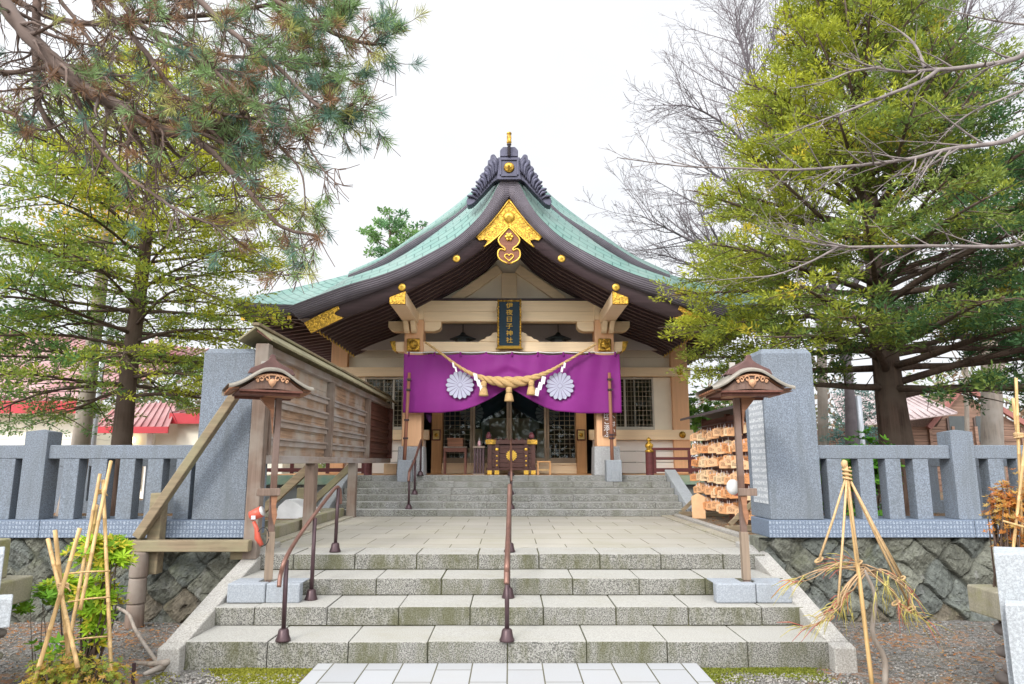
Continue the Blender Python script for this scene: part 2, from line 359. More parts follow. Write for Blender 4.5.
def sheet(x0, x1, y0, y1, z, n=60, amp=.0, m=30):
    mb = MB(True); xs = np.linspace(x0, x1, n); ys = np.linspace(y0, y1, m)
    mb.grid([[ (x, y, z+(amp*(math.sin(x*2.1+y)*math.cos(y*1.7-x*.6)+.4*math.sin(x*5+y*3)) if amp else 0)) for x in xs] for y in ys]); return mb
kind(obj('ground', sheet(-500, 500, -40, 900, -.35, 2, 0, 2), M['gravel']), 'structure')      # deep base sheet to the horizon
kind(obj('gravel_ground', sheet(-9, 9, -3, 7.75, -.055, 120, .012, 90), M['gravel']), 'structure')
def upz(x, y): return .62
mb = MB(True)
for sx0, sx1 in ((-60, -2.9), (2.9, 60)):
    mb.grid([[(x, y, .66) for x in np.linspace(sx0, sx1, 30)] for y in np.linspace(7.9, 14.4, 20)])
mb.grid([[(x, y, .661) for x in np.linspace(-60, 60, 30)] for y in np.linspace(14.4, 120, 20)])
kind(obj('garden_ground', mb, M['soil']), 'structure')
# path in the foreground
mb = MB(); mb.box(-1.53, 1.53, -3, 5.885, -.12, 0); kind(obj('path', mb, M['path'], bevel=.006), 'structure')
# lower steps, each laid from long granite blocks
JR = random.Random(44)
def blocks(mb, xs, y0, y1, z0, z1, gap=.007):
    for a, b in zip(xs[:-1], xs[1:]): g_ = gap*JR.uniform(.7, 1.6); mb.box(a+g_/2, b-g_/2, y0+JR.uniform(-.005,.005), y1, z0, z1+JR.uniform(-.003,.003))
TY = [5.9, 6.44, 6.98, 7.52]; HW = [2.62, 2.66, 2.70, 2.73]
jt = [(5.9, .64, [268,348.7,427.7,507.6,586.6,667,747.6]), (6.44, .32, [254,327,398.5,470,543.4,616.4,689,762.5]), (6.98, .48, [309,375.5,441,507,573,640,706.5]), (7.52, .64, [294,355,416.7,478,539,600,661,723])]
st = MB(); core = MB()
for i in range(4):
    Y0 = TY[i]; z1 = .16*(i+1); z0 = z1-.155 if i else -.1
    xs = [-HW[i]]+[W(p, 600, Y0).x*(1.0) for p in jt[i][2]]+[HW[i]]
    # joints measured at the front edge of the tread
    xs = [-HW[i]]+[WZ(p, {0:641.5,1:607.5,2:579,3:554}[i], z1).x for p in jt[i][2]]+[HW[i]]
    xs = sorted(x for x in xs if abs(x) <= HW[i])
    blocks(st, xs, Y0, Y0+.56, z0, z1)
    core.box(-HW[i]+.01, HW[i]-.01, Y0+.02, 8.1, z0-.05 if i else -.2, z1-.012)
M['stepgran'] = None
def stepmat(name, c, r, moss):
    m, t, b = newmat(name); v = mapping(t)
    s1 = noise(t, v, 95, 3, .8); s2 = noise(t, v, 150, 2, .7)
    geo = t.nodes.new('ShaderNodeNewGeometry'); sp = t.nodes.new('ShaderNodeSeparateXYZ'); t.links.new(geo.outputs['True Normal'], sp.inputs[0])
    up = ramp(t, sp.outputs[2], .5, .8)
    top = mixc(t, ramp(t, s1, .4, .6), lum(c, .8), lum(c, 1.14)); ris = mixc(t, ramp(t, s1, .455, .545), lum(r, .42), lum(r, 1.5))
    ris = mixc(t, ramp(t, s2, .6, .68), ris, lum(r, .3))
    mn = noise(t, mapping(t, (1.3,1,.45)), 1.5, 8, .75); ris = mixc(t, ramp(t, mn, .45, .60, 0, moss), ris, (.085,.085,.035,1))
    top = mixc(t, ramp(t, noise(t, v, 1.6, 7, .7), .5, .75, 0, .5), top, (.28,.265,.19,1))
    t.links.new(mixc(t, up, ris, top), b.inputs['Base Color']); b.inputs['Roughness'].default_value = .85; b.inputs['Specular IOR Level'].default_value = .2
    bump(t, b, s1, .3, .004); return m
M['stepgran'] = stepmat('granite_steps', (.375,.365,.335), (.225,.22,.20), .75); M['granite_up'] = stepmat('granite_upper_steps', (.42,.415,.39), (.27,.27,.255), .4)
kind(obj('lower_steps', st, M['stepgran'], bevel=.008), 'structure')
kind(obj('step_mortar', core, plain('mossy_mortar', (.10,.10,.045), .95, .4, 8)), 'structure')
# terrace
mb = MB(); mb.box(-2.73, 2.73, 8.082, 12.62, .3, .64); kind(obj('terrace', mb, M['terrace']), 'structure')
# terrace side kerbs
mb = MB()
for s in (-1, 1):
    y = 8.15
    while y < 12.5:
        a, b = sorted((s*2.735, s*2.90)); mb.box(a, b, y+.004, min(y+.9, 12.59)-.004, .3, .665); y += .9
kind(obj('terrace_kerb', mb, granite('kerb_stone', (.42,.39,.32), .3, .6, (.25,.24,.09)), bevel=.01), 'structure')
# sloping side walls (stringers) of the lower steps
for s in (-1, 1):
    mb = MB()
    xi, xo = s*2.615, s*2.795
    def seg(y0, y1, za, zb, zc, zd=-.15):
        a = [(xi,y0,zd),(xo,y0,zd),(xo,y1,zd),(xi,y1,zd)]; t = [(xi,y0,za),(xo,y0,za),(xo,y1,zb),(xi,y1,zb)]
        if s < 0: a = [a[1],a[0],a[3],a[2]]; t = [t[1],t[0],t[3],t[2]]
        mb.hexa(a, t)
    seg(5.80, 5.92, .135, .155, 0)
    seg(5.927, 6.85, .157, .435, 0); seg(6.857, 7.78, .437, .69, 0); seg(7.787, 8.145, .692, .70, 0)
    kind(obj('step_side_kerb', mb, M['granite_pink'], bevel=.012), 'structure')
# upper steps
mb = MB(); core = MB(); rr = random.Random(3)
for i in range(6):
    Y0 = 12.6+.30*i; z1 = .64+.115*(i+1); hw = 3.2
    xs = [-hw]; x = -hw+rr.uniform(.25, .7)
    while x < hw-.2: xs.append(x); x += .78+rr.uniform(-.06, .06)
    xs.append(hw); blocks(mb, xs, Y0, Y0+.31 if i < 5 else Y0+.6, z1-.112, z1, .006)
    core.box(-hw+.01, hw-.01, Y0+.015, 14.8, z1-.16, z1-.01)
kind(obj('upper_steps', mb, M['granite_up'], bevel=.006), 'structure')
kind(obj('upper_step_mortar', core, plain('grey_mortar', (.16,.15,.13), .95, .3, 8)), 'structure')
for s in (-1, 1):
    mb = MB(); a, b = sorted((s*3.205, s*3.43))
    mb.hexa([(a,12.45,.5),(b,12.45,.5),(b,14.3,.5),(a,14.3,.5)], [(a,12.45,.78),(b,12.45,.78),(b,14.3,1.45),(a,14.3,1.45)])
    kind(obj('step_side_kerb', mb, M['palegranite'], bevel=.012), 'structure')
# low kerbs beside the terrace on the left, and gravel stops
mb = MB(); mb.box(-3.05, -2.91, 8.0, 12.45, .5, .80); mb.box(-4.2, -3.06, 10.0, 10.14, .5, .78); mb.box(-4.6, -3.06, 12.25, 12.4, .5, .80)
kind(obj('garden_kerb', mb, M['mossystone'], bevel=.012), 'structure')
mb = MB(); mb.box(2.91, 3.02, 8.3, 12.4, .5, .70); kind(obj('garden_kerb', mb, M['granite_pink'], bevel=.01), 'structure')
# moss at the foot of the steps
def mosspatch(x0, x1, y0, y1, z, n, seed, col0, col1, amp=.02):
    q = np.random.default_rng(seed); c = q.random((n, 2)); pts = np.stack([x0+(x1-x0)*c[:,0], y0+(y1-y0)*c[:,1]**.6], 1)
    # clumps only where a slow wave allows, so the patch has an uneven outline
    keep = (np.sin(pts[:,0]*3.1+seed)+np.sin(pts[:,0]*7.3+pts[:,1]*5)+q.normal(size=n)*.5) > -.5+1.6*(1-c[:,1]) ; pts = pts[keep]; n = len(pts)
    lv = Leaves()
    P = np.column_stack([pts, np.full(n, z)+q.random(n)*amp*.3]); D = np.column_stack([q.normal(size=(n,2))*1.2, np.ones(n)]); 
    t = q.random(n)[:,None]; C = np.array(col0)*(1-t)+np.array(col1)*t
    lv.add(P, D, q.normal(size=(n,3)), amp*(.6+q.random(n)), .012+0*q.random(n), C); return lv
class Leaves:
    def __init__(s): s.a = []
    def add(s, P, D, Nn, Ln, Wd, C):
        n = len(P); P = np.asarray(P, float).reshape(n,3); D = np.asarray(D, float).reshape(n,3); D = D/np.linalg.norm(D, axis=1)[:,None]
        Nn = np.asarray(Nn, float).reshape(n,3); S = np.cross(D, Nn); S /= (np.linalg.norm(S, axis=1)[:,None]+1e-9)
        Ln = np.broadcast_to(Ln, (n,))[:,None]; Wd = np.broadcast_to(Wd, (n,))[:,None]
        mid = P+D*Ln*.5; V = np.stack([P, mid+S*Wd*.5, P+D*Ln, mid-S*Wd*.5], 1)
        C = np.broadcast_to(np.asarray(C, float), (n,3)); s.a.append((V, C))
    def count(s): return sum(len(a[0]) for a in s.a)
    def build(s, name, m, parent=None, loc=(0,0,0)):
        off = np.array(ORI.get(parent.name, (0,0,0)) if parent is not None else loc)
        V = np.concatenate([a[0] for a in s.a])-off; C = np.concatenate([a[1] for a in s.a]); n = len(V)
        me = bpy.data.meshes.new(name); me.vertices.add(4*n); me.vertices.foreach_set('co', V.astype(np.float32).ravel())
        me.loops.add(4*n); me.loops.foreach_set('vertex_index', np.arange(4*n, dtype=np.int32)); me.polygons.add(n)
        me.polygons.foreach_set('loop_start', np.arange(0, 4*n, 4, dtype=np.int32))
        try: me.polygons.foreach_set('loop_total', np.full(n, 4, dtype=np.int32))
        except Exception: pass
        me.update(calc_edges=True); at = me.color_attributes.new('Col', 'FLOAT_COLOR', 'POINT')
        C4 = np.repeat(np.column_stack([C, np.ones(n)]), 4, axis=0).astype(np.float32); at.data.foreach_set('color', C4.ravel())
        me.materials.append(m); o = bpy.data.objects.new(name, me); COL.objects.link(o)
        if parent is not None: o.parent = parent
        else: o.location = loc
        return o
lv = mosspatch(-2.75, -1.55, 5.1, 5.93, -.05, 26000, 1, (.20,.21,.02), (.36,.36,.05), .013)
lv2 = mosspatch(1.55, 2.75, 5.5, 5.93, -.05, 14000, 2, (.13,.16,.02), (.30,.32,.05), .013); lv.a += lv2.a
kind(lv.build('moss', M['leaf']), 'stuff')
# loose leaves and pebbles on the gravel
q = np.random.default_rng(5); n = 4200
X = np.where(q.random(n) < .5, q.uniform(-5.2, -2.9, n), q.uniform(2.9, 6.5, n)); Yy = q.uniform(4.6, 7.45, n)
lv = Leaves(); t = q.random(n)[:,None]; C = np.array((.42,.16,.05))*(1-t)+np.array((.34,.24,.12))*t
lv.add(np.column_stack([X, Yy, np.full(n, -.035)]), np.column_stack([q.normal(size=(n,2)), q.normal(size=n)*.15]), np.column_stack([q.normal(size=(n,2))*.3, np.ones(n)]), q.uniform(.015,.05,n), q.uniform(.008,.028,n), C)
n = 5200; X = np.where(q.random(n) < .5, q.uniform(-9, -3.1, n), q.uniform(3.1, 11, n)); Yy = q.uniform(8.2, 15, n); t = q.random(n)[:,None]; C = np.array((.40,.14,.04))*(1-t)+np.array((.34,.22,.10))*t
lv.add(np.column_stack([X, Yy, np.full(n, .675)]), np.column_stack([q.normal(size=(n,2)), q.normal(size=n)*.15]), np.column_stack([q.normal(size=(n,2))*.3, np.ones(n)]), q.uniform(.03,.08,n), q.uniform(.02,.05,n), C)
kind(lv.build('fallen_leaves', M['leaf']), 'stuff')
mb = MB(True); rr = random.Random(9)
for i in range(6500):
    s = rr.choice((-1, 1)); x = s*rr.uniform(2.9, 5.6) if rr.random() < .7 else s*rr.uniform(1.6, 2.7)
    y = rr.uniform(4.8, 7.5) if abs(x) > 2.9 else rr.uniform(5.0, 5.75); r = rr.uniform(.005, .012)*(1.5 if rr.random() < .06 else 1); mb.ellip((x, y, -.043), (r*1.3, r, r*.8), 4, 2, .4, rr)
kind(obj('loose_gravel', mb, plain('gravel_stones', (.25,.235,.215), .9, .6, 14)), 'stuff')

# ------------------------------------------------------------------ retaining walls of diamond-laid stone, stone fences, monuments
def stonewall(x0, x1, seed):
    q = np.random.default_rng(seed); zt, zb = .80, -.15
    sd = []
    a = .285
    for i in range(-80, 80):
        for j in range(-60, 60):
            u = (i+.5*(0))*a; v = j*a; c45 = math.cos(R(47)); s45 = math.sin(R(47)); x = u*c45-v*s45; z = u*s45+v*c45
            if x0-.6 < x < x1+.6 and -.7 < z < 1.3: sd.append((x+q.uniform(-.035,.035), z+q.uniform(-.03,.03)))
    sd = np.array(sd); k = len(sd); tilt = q.normal(size=(k,2))*.11; tone = q.random(k); warm = q.random(k)
    nx = int((x1-x0)/.013); nz = 70; xs = np.linspace(x0, x1, nx); zs = np.linspace(zb, zt, nz); XX, ZZ = np.meshgrid(xs, zs); P = np.stack([XX.ravel(), ZZ.ravel()], 1)
    Pn = P+.012*np.stack([np.sin(P[:,1]*23+P[:,0]*9), np.sin(P[:,0]*21-P[:,1]*7)], 1)
    dx_ = Pn[:,None,0]-sd[None,:,0]; dz_ = Pn[:,None,1]-sd[None,:,1]; ca_, sa_ = math.cos(R(47)), math.sin(R(47)); U_ = np.abs(dx_*ca_+dz_*sa_); V_ = np.abs(-dx_*sa_+dz_*ca_); mu_ = np.maximum(U_, V_); d = mu_+.12*np.minimum(U_, V_)
    idx = np.argpartition(d, 2, axis=1)[:, :2]; sw_ = d[np.arange(len(P)), idx[:,0]] > d[np.arange(len(P)), idx[:,1]]; idx[sw_] = idx[sw_][:, ::-1]; r = np.arange(len(P)); f1 = d[r, idx[:,0]]; f2 = d[r, idx[:,1]]; e = f2-f1+.004; c = idx[:,0]
    rel = Pn-sd[c]; an = (c*2.399)%6.28; fold = np.abs(rel[:,0]*np.cos(an)+rel[:,1]*np.sin(an)+.03*np.sin(c)); h = (.046*np.clip(e/.026, 0, 1)**.7+(rel*tilt[c]).sum(1)*1.5-fold*.42*(.3+.7*tone[c]))*np.clip(e/.03,0,1)
    h += (.006*np.sin(P[:,0]*70+c*3+P[:,1]*31)*np.sin(P[:,1]*57+c*2-P[:,0]*22)+.004*np.sin(P[:,0]*150+c)*np.sin(P[:,1]*133))*np.clip(e/.05,0,1)
    # chipped facets inside every stone
    gx, gz = np.meshgrid(np.arange(x0-.1, x1+.1, .085), np.arange(zb-.1, zt+.1, .085)); ch = np.stack([gx.ravel(), gz.ravel()], 1)+q.uniform(-.04,.04,(gx.size,2)); ct = q.normal(size=(len(ch),2))*.17; co = q.uniform(-.004,.004,len(ch)); ci = np.empty(len(P), int)
    for i0 in range(0, len(P), 4000):
        ds = np.abs(P[i0:i0+4000,None,0]-ch[None,:,0])+1.2*np.abs(P[i0:i0+4000,None,1]-ch[None,:,1]); ci[i0:i0+4000] = ds.argmin(1)
    h += (co[ci]+((P-ch[ci])*ct[ci]).sum(1)*.8)*np.clip(e/.05,0,1)
    y = 7.60+.06*(zt-P[:,1])*-1-h+.05
    base = np.array((.215,.22,.185)); wc = np.array((.235,.205,.16)); gc = np.array((.18,.195,.18))
    col = np.where((warm[c] > .86)[:,None], wc, np.where((warm[c] < .4)[:,None], gc, base))*(.55+.33*tone[c])[:,None]
    mort = np.clip(e/.020, 0, 1)[:,None]; col = col*mort+np.array((.05,.05,.042))*(1-mort)
    mb = MB(False); mb.v = list(map(tuple, np.stack([P[:,0], y, P[:,1]], 1)))
    for i in range(nz-1):
        b0 = i*nx
        mb.f += [(b0+j, b0+j+1, b0+nx+j+1, b0+nx+j) for j in range(nx-1)]
    # back and top, so that the wall is solid
    n0 = len(mb.v); mb.v += [(x0,7.9,zb),(x1,7.9,zb),(x1,7.9,zt),(x0,7.9,zt),(x0,7.6,zt),(x1,7.6,zt),(x0,7.6,zb),(x1,7.6,zb)]
    mb.f += [(n0+1,n0,n0+3,n0+2),(n0+3,n0+4,n0+5,n0+2),(n0,n0+6,n0+4,n0+3),(n0+7,n0+1,n0+2,n0+5)]
    mb.c = np.column_stack([np.vstack([col, np.tile(base, (8,1))]), np.ones(len(mb.v))]); return mb
m, t, b = newmat('rough_wall_stone'); a_ = N(t, 'Attribute', attribute_name='Col'); v = mapping(t)
cc = mixc(t, ramp(t, noise(t, v, 14, 7, .7), .3, .7), (.55,.55,.55,1), (1.45,1.45,1.4,1)); cc = mixc(t, 1.0, a_.outputs[0], cc, 'MULTIPLY')
cc = mixc(t, ramp(t, noise(t, v, 1.5, 5, .7), .55, .7, 0, .45), cc, (.13,.14,.06,1)); cc = mixc(t, ramp(t, noise(t, mapping(t, (3,1,1)), 2.2, 6, .7), .58, .74, 0, .5), cc, (.38,.38,.38,1))
t.links.new(cc, b.inputs['Base Color']); b.inputs['Roughness'].default_value = .9; b.inputs['Specular IOR Level'].default_value = .2
bump(t, b, noise(t, v, 22, 7, .75), 1.0, .022); M['wallstone'] = m
tag(obj('retaining_wall', stonewall(-8.2, -2.70, 11), M['wallstone']), 'dark mossy diamond-laid stone retaining wall left of the steps', 'stone wall', 'retaining walls')
tag(obj('retaining_wall', stonewall(2.70, 8.2, 12), M['wallstone']), 'grey-green diamond-laid stone retaining wall right of the steps', 'stone wall', 'retaining walls')

def stone_fence(s, label, group):
    t = thing('stone_fence', label, 'stone fence', (s*5.5, 7.75, .8), group)
    mb = MB(); a, b = sorted((s*2.80, s*8.1)); 
    step = [2.80, 5.02, 6.6, 8.1]
    for p, q_ in zip(step[:-1], step[1:]): lo, hi = sorted((s*p, s*q_)); mb.box(lo+.003, hi-.003, 7.56, 8.12, .80, .985)
    obj('inscribed_base', mb, M['inscribed'], t, .008)
    posts = [5.10]; 
    for p in ((4.92 if s > 0 else 5.10), 7.75):
        lo, hi = sorted((s*(p-.02), s*(p+.23))); mb = MB(); mb.hexa([(lo,7.62,.985),(hi,7.62,.985),(hi,7.87,.985),(lo,7.87,.985)], [(lo,7.62,1.93),(hi,7.62,1.93),(hi,7.87,1.93),(lo,7.87,1.93)])
        zt = 1.93; cx, cy = (lo+hi)/2, 7.745; n0 = len(mb.v); mb.add([(lo,7.62,zt),(hi,7.62,zt),(hi,7.87,zt),(lo,7.87,zt),(cx,cy,zt+.03)], [(0,1,4),(1,2,4),(2,3,4),(3,0,4)])
        obj('post', mb, M['bluegranite'], t, .006)
    for p, q_ in ((3.42, 4.90 if s > 0 else 5.08), (5.15 if s > 0 else 5.33, 7.73), (7.98, 8.9)):
        lo, hi = sorted((s*p, s*q_)); mb = MB(); mb.box(lo, hi, 7.66, 7.84, 1.635, 1.785); obj('top_rail', mb, M['bluegranite'], t, .01)
    psl = [-W(e_, 518, 7.665).x-.095 for e_ in (56.5, 85, 113.5, 142, 171)]+[5.52, 5.85, 6.18, 6.51, 6.84, 7.17, 7.5]
    ps = psl if s < 0 else [W(e_, 518, 7.665).x+.095 for e_ in (830, 862, 889.5, 917.5)]+[5.40, 5.72, 6.04, 6.36, 6.68, 7.0, 7.32, 7.6]
    for p in ps:
        lo, hi = sorted((s*(p-.085), s*(p+.085))); mb = MB(); mb.box(lo, hi, 7.665, 7.825, .985, 1.635); obj('picket', mb, M['bluegranite'], t, .006)
    return t
stone_fence(-1, 'blue-grey stone picket fence left of the steps, behind the green shrub', 'stone fences on the retaining walls')
stone_fence(1, 'blue-grey stone picket fence right of the steps, in front of the big yew trunk', 'stone fences on the retaining walls')
def far_fence(s, label):
    t = thing('stone_fence', label, 'stone fence', (s*8, 13.2, .66), 'far stone fences')
    mb = MB(); a, b = sorted((s*4.9, s*14)); mb.box(a, b, 13.15, 13.32, 1.52, 1.66); obj('top_rail', mb, M['bluegranite'], t, .01)
    mb = MB(); mb.box(a, b, 13.1, 13.4, .6, .88); obj('base', mb, M['bluegranite'], t)
    k = 0; x = 5.0
    while x < 13.9:
        lo, hi = sorted((s*x, s*(x+.19))); mb = MB(); mb.box(lo, hi, 13.16, 13.31, .88, 1.52); obj('picket', mb, M['bluegranite'], t); x += .42
far_fence(-1, 'pale far stone fence glimpsed through the pickets of the left fence')
far_fence(1, 'pale far stone fence glimpsed through the pickets of the right fence')
def monument(s, label):
    t = thing('stone_monument', label, 'monument', (s*3.15, 7.85, .985), 'tall stone monuments beside the steps')
    mb = MB(); lo, hi = sorted((s*2.84, s*3.41)); z0, z1 = .988, 2.80
    mb.hexa([(lo,7.58,z0),(hi,7.58,z0),(hi,8.20,z0),(lo,8.20,z0)], [(lo,7.58,z1),(hi,7.58,z1),(hi,8.20,z1),(lo,8.20,z1)])
    mb.add([(lo,7.58,z1),(hi,7.58,z1),(hi,8.20,z1),(lo,8.20,z1),(lo+.03,7.62,z1+.06),(hi-.03,7.62,z1+.06),(hi-.03,8.06,z1+.06),(lo+.03,8.06,z1+.06)], [(4,5,6,7),(0,1,5,4),(1,2,6,5),(2,3,7,6),(3,0,4,7)])
    obj('shaft', mb, M['bluegranite'], t, .008)
    mb = MB(); x = s*2.837; a, b = sorted((x, x-s*.002)); mb.box(a, b, 7.62, 8.07, 1.15, 2.62); obj('inscription', mb, M['inscribed_side'], t)
monument(-1, 'tall blue-grey granite pillar behind the wooden notice board')
monument(1, 'tall blue-grey granite pillar beside the rack of votive plaques')
# ------------------------------------------------------------------ the shrine hall
AX = 508.6
def curve3(pts, Y, n=36):     # left half of a roof line, measured on the photo and set at its real depth; x measured from the ridge axis
    o = []
    for px, py in pts:
        p = W(px, py, Y); p.x -= W(AX, py, Y).x; o.append((p.x, p.y, p.z))
    sp = spline(o, 120); return resample([Vector(v) for v in sp], n)
def mir(P): return [Vector((-p.x, p.y, p.z)) for p in P]
def shift(P, y=None, dz=0, dx=0): return [Vector((p.x+dx, p.y if y is None else y, p.z+dz)) for p in P]
def strip(mb, rows, mirror=True):
    for mm in ((False, True) if mirror else (False,)):
        rs = [mir(r) for r in rows] if mm else rows
        # uv: u along the profile, v across rows
        uvs = []; acc = [0.0]*len(rs[0])
        for i, r in enumerate(rs):
            s = [0.0]
            for a, b in zip(r[:-1], r[1:]): s.append(s[-1]+(b-a).length)
            if i: acc = [x+(a-b).length for x, a, b in zip(acc, r, rs[i-1])]
            uvs.append(list(zip(s, acc)))
        mb.grid(rs, uvs)
H = thing('shrine_hall', 'shrine hall with verdigris copper gabled roof, gold fittings and cream timber front', 'shrine', (0, 16.5, 1.33))
YA, YE, YF, YG, YB = 12.4, 13.25, 14.4, 15.3, 27.0
A = curve3([(AX,179.5),(500,180.5),(488.5,203),(476,219.5),(453,239.5),(412,262),(382,276.5),(346,286),(315,297),(287,307)], YA)
A = curve3([(AX,179.5),(500.5,180.5),(488.5,203),(476,219.5),(453,239.5),(412,262),(382,274.5),(347,285),(315,296.5),(287,307)], YA)
B = curve3([(AX,196),(502,205),(496,214),(476,235.5),(438,262),(402,279),(379,288),(339,303),(318,311),(298,319)], YA+.06)
C = curve3([(AX,222),(495,236),(476,254),(440,275.5),(412,289),(397,298),(370,309.5),(343,319),(311,333.5)], 12.65)
E_ = curve3([(AX,168),(490,184),(467,207.5),(448,223),(412,249),(379,267.5),(347,281)], YE)
tip = A[-1]; E_ = resample([Vector(v) for v in spline([tuple(p) for p in E_]+[(tip.x+.45, YE, tip.z+.30), (tip.x, YE, tip.z+.10)], 140)], 36)
F_ = curve3([(AX,160),(490,177),(467,203.5),(448,219),(412,240.5),(379,261),(347.6,275)], YF)
G_ = curve3([(AX,150),(490,168),(473,189),(453,206.5),(425,227.5),(394.6,251),(372,263),(349,274)], YG)
mb = MB(True)
Am = [a.lerp(e, .45)+Vector((0,0,.10)) for a, e in zip(A, E_)]
strip(mb, [A, Am, E_, shift(E_, 15.9, .02)]); obj('front_gable_roof', mb, M['coppergreen'], H)
mb = MB(True); strip(mb, [shift(F_, YF, 0), F_, [f.lerp(g, .5)+Vector((0,0,.07)) for f, g in zip(F_, G_)], G_, shift(G_, YB)]); 
# side slopes down to the eaves
e = G_[-1]; XC, ZC = -5.85, 4.93
side = [Vector((e.x+(XC-e.x)*t, 0, e.z+(ZC-e.z)*(1-(1-t)**1.15))) for t in np.linspace(0, 1, 10)]
strip(mb, [shift(side, YG), shift(side, YB)])
# front skirt below the rear gable, with lifting corners
rows = []
for k in range(9):
    t = k/8; row = []
    for j in range(25):
        u = j/24; xo_ = e.x+(XC-e.x)*t; x = xo_+(-3.45-xo_)*u; lift = .14*(1-u)**6*t
        z = e.z+(ZC-.04-e.z)*(1-(1-t)**1.15)+lift; row.append(Vector((x, YG+(14.15-YG)*t, z)))
    rows.append(row)
strip(mb, rows); obj('main_roof', mb, M['coppergreen'], H)
eave = rows[-1]
# verge of the rear gable: a dark stepped band standing over the front slope
mb = MB(True); Fd = [p+Vector((0, .02, -.22)) for p in F_]
strip(mb, [shift(F_, YF-.01), Fd, shift(Fd, YF+.5)]); obj('rear_verge', mb, M['copperdark'], H)
# main eave fascia, soffit and rafters
RE = [eave, shift(eave, 14.2, -.11), shift(eave, 14.24, -.2), shift(eave, 14.5, -.2)]
for rs_ in (RE, [mir(r) for r in RE]): mb = MB(True); strip(mb, rs_, False); obj('front_eave', mb, M['copperdark'], H)
mb = MB(True)
sd = [Vector((XC, y, ZC+.10*max(0, 1-(y-14.15)/2)**2)) for y in np.linspace(14.15, YB, 12)]
strip(mb, [sd, [p+Vector((.04,.0,-.2)) for p in sd], [p+Vector((.5,0,-.2)) for p in sd]]); obj('main_eave', mb, M['copperdark'], H)
for sx in (-1, 1):
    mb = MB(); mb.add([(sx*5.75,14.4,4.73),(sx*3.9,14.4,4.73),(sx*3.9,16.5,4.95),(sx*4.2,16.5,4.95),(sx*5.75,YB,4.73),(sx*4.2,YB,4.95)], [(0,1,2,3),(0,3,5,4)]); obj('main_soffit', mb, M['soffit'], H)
    y = 14.6
    while y < 26:
        mb = MB(); mb.bar((sx*5.7, y, 4.67), (sx*4.15, y, 4.90), .08, .10); obj('eave_rafter', mb, M['rafter'], H); y += .38
for sx in (-1, 1):
    for k in range(6):
        x = sx*(4.05+.33*k)
        mb = MB(); mb.bar((x, 14.35, 4.64), (x, 16.5, 4.89), .08, .10); r_ = obj('eave_rafter', mb, M['rafter'], H)
        mb = MB(); mb.box(x-.042, x+.042, 14.325, 14.348, 4.59, 4.69); obj('rafter_cap', mb, M['goldplain'], r_)
# fascia of the front gable: thick layered copper edge
mb = MB(True); strip(mb, [shift(A, YA-.004), [a.lerp(b_, .5) for a, b_ in zip(A, B)], B, shift(B, YA+.5)])
for s in (-1, 1):      # close the ends and carry the edge back along both eaves
    a, b_ = A[-1].copy(), B[-1].copy(); a.x *= -s; b_.x *= -s
    mb.grid([[a, a+Vector((0,4.2,0))], [b_, b_+Vector((0,4.2,0))]], [[(0,0),(4,0)],[(0,.3),(4,.3)]])
    c_ = Vector((C[-1].x*-s, b_.y, b_.z+.02)); mb.grid([[b_, b_+Vector((0,4.2,0))], [c_, c_+Vector((0,4.2,0))]], [[(0,0),(4,0)],[(0,.3),(4,.3)]])
obj('layered_verge', mb, M['copperdark'], H)
# barge board
mb = MB(True); Bb = resample([Vector((p.x, 12.58, p.z+.06)) for p in B[:-1]]+[Vector((C[-1].x-.02, 12.58, B[-1].z+.02))], 36); Cc = shift(C, 12.58)
strip(mb, [Bb, Cc, shift(C, 12.70), shift(Bb, 12.70)]); bg_ = obj('barge_board', mb, M['barge'], H)
# soffit of the front gable and its rafters, which follow the slope
S = [Vector((p.x, 12.7, p.z+.15)) for p in C]
S = [p+Vector((0,0,.06)) for p in S]
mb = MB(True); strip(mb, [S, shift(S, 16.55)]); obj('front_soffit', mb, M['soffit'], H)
k = 0; y = 12.78
while y < 16.45:
    for s in (1, -1):
        P = [Vector((p.x*s, y, p.z)) for p in S[1:]]; P = P[::5]+[P[-1]]
        mb = MB(); 
        for w_, zz in (('a', 0),):
            rows = [[p+Vector((0, dy, dz)) for p in P] for dy, dz in ((-.045,0),(-.045,-.085),(.045,-.085),(.045,0))]
            mb.grid(rows)
        e2 = P[-1]; mb.add([e2+Vector((0,-.045,0)), e2+Vector((0,-.045,-.085)), e2+Vector((0,.045,-.085)), e2+Vector((0,.045,0))], [(0,1,2,3)])
        r_ = obj('rafter', mb, M['rafter'], H)
        mb = MB(); mb.bar(e2+Vector((-.012*s,0,-.055)), e2+Vector((-.03*s,0,-.062)), .096, .116); obj('rafter_cap', mb, M['goldplain'], r_)
    y += .265; k += 1
# pediment behind the open gable
YP = 14.72
ped = [Vector((p.x, YP, p.z-.02)) for p in S if p.z > 4.6]
mb = MB(); poly = ped[::-1][:0]+[Vector((p.x, YP, p.z)) for p in ped]+[Vector((-p.x, YP, p.z)) for p in ped[::-1]]
poly = [Vector((p.x, YP, p.z-.02)) for p in ped]+[Vector((ped[-1].x, YP, 4.74)), Vector((-ped[-1].x, YP, 4.74))]+[Vector((-p.x, YP, p.z-.02)) for p in ped[::-1][:-1]]
mb.prism(poly, (0, .08, 0)); obj('pediment', mb, M['creampanel'], H)
def WB(px0, px1, py0, py1, Y): a = W(px0, py0, Y); b_ = W(px1, py1, Y); return a.x, b_.x, b_.z, a.z
def pbox(mb, px0, px1, py0, py1, Y, dep):
    x0, x1, z0, z1 = WB(px0, px1, py0, py1, Y); return mb.box(x0, x1, Y, Y+dep, z0, z1)
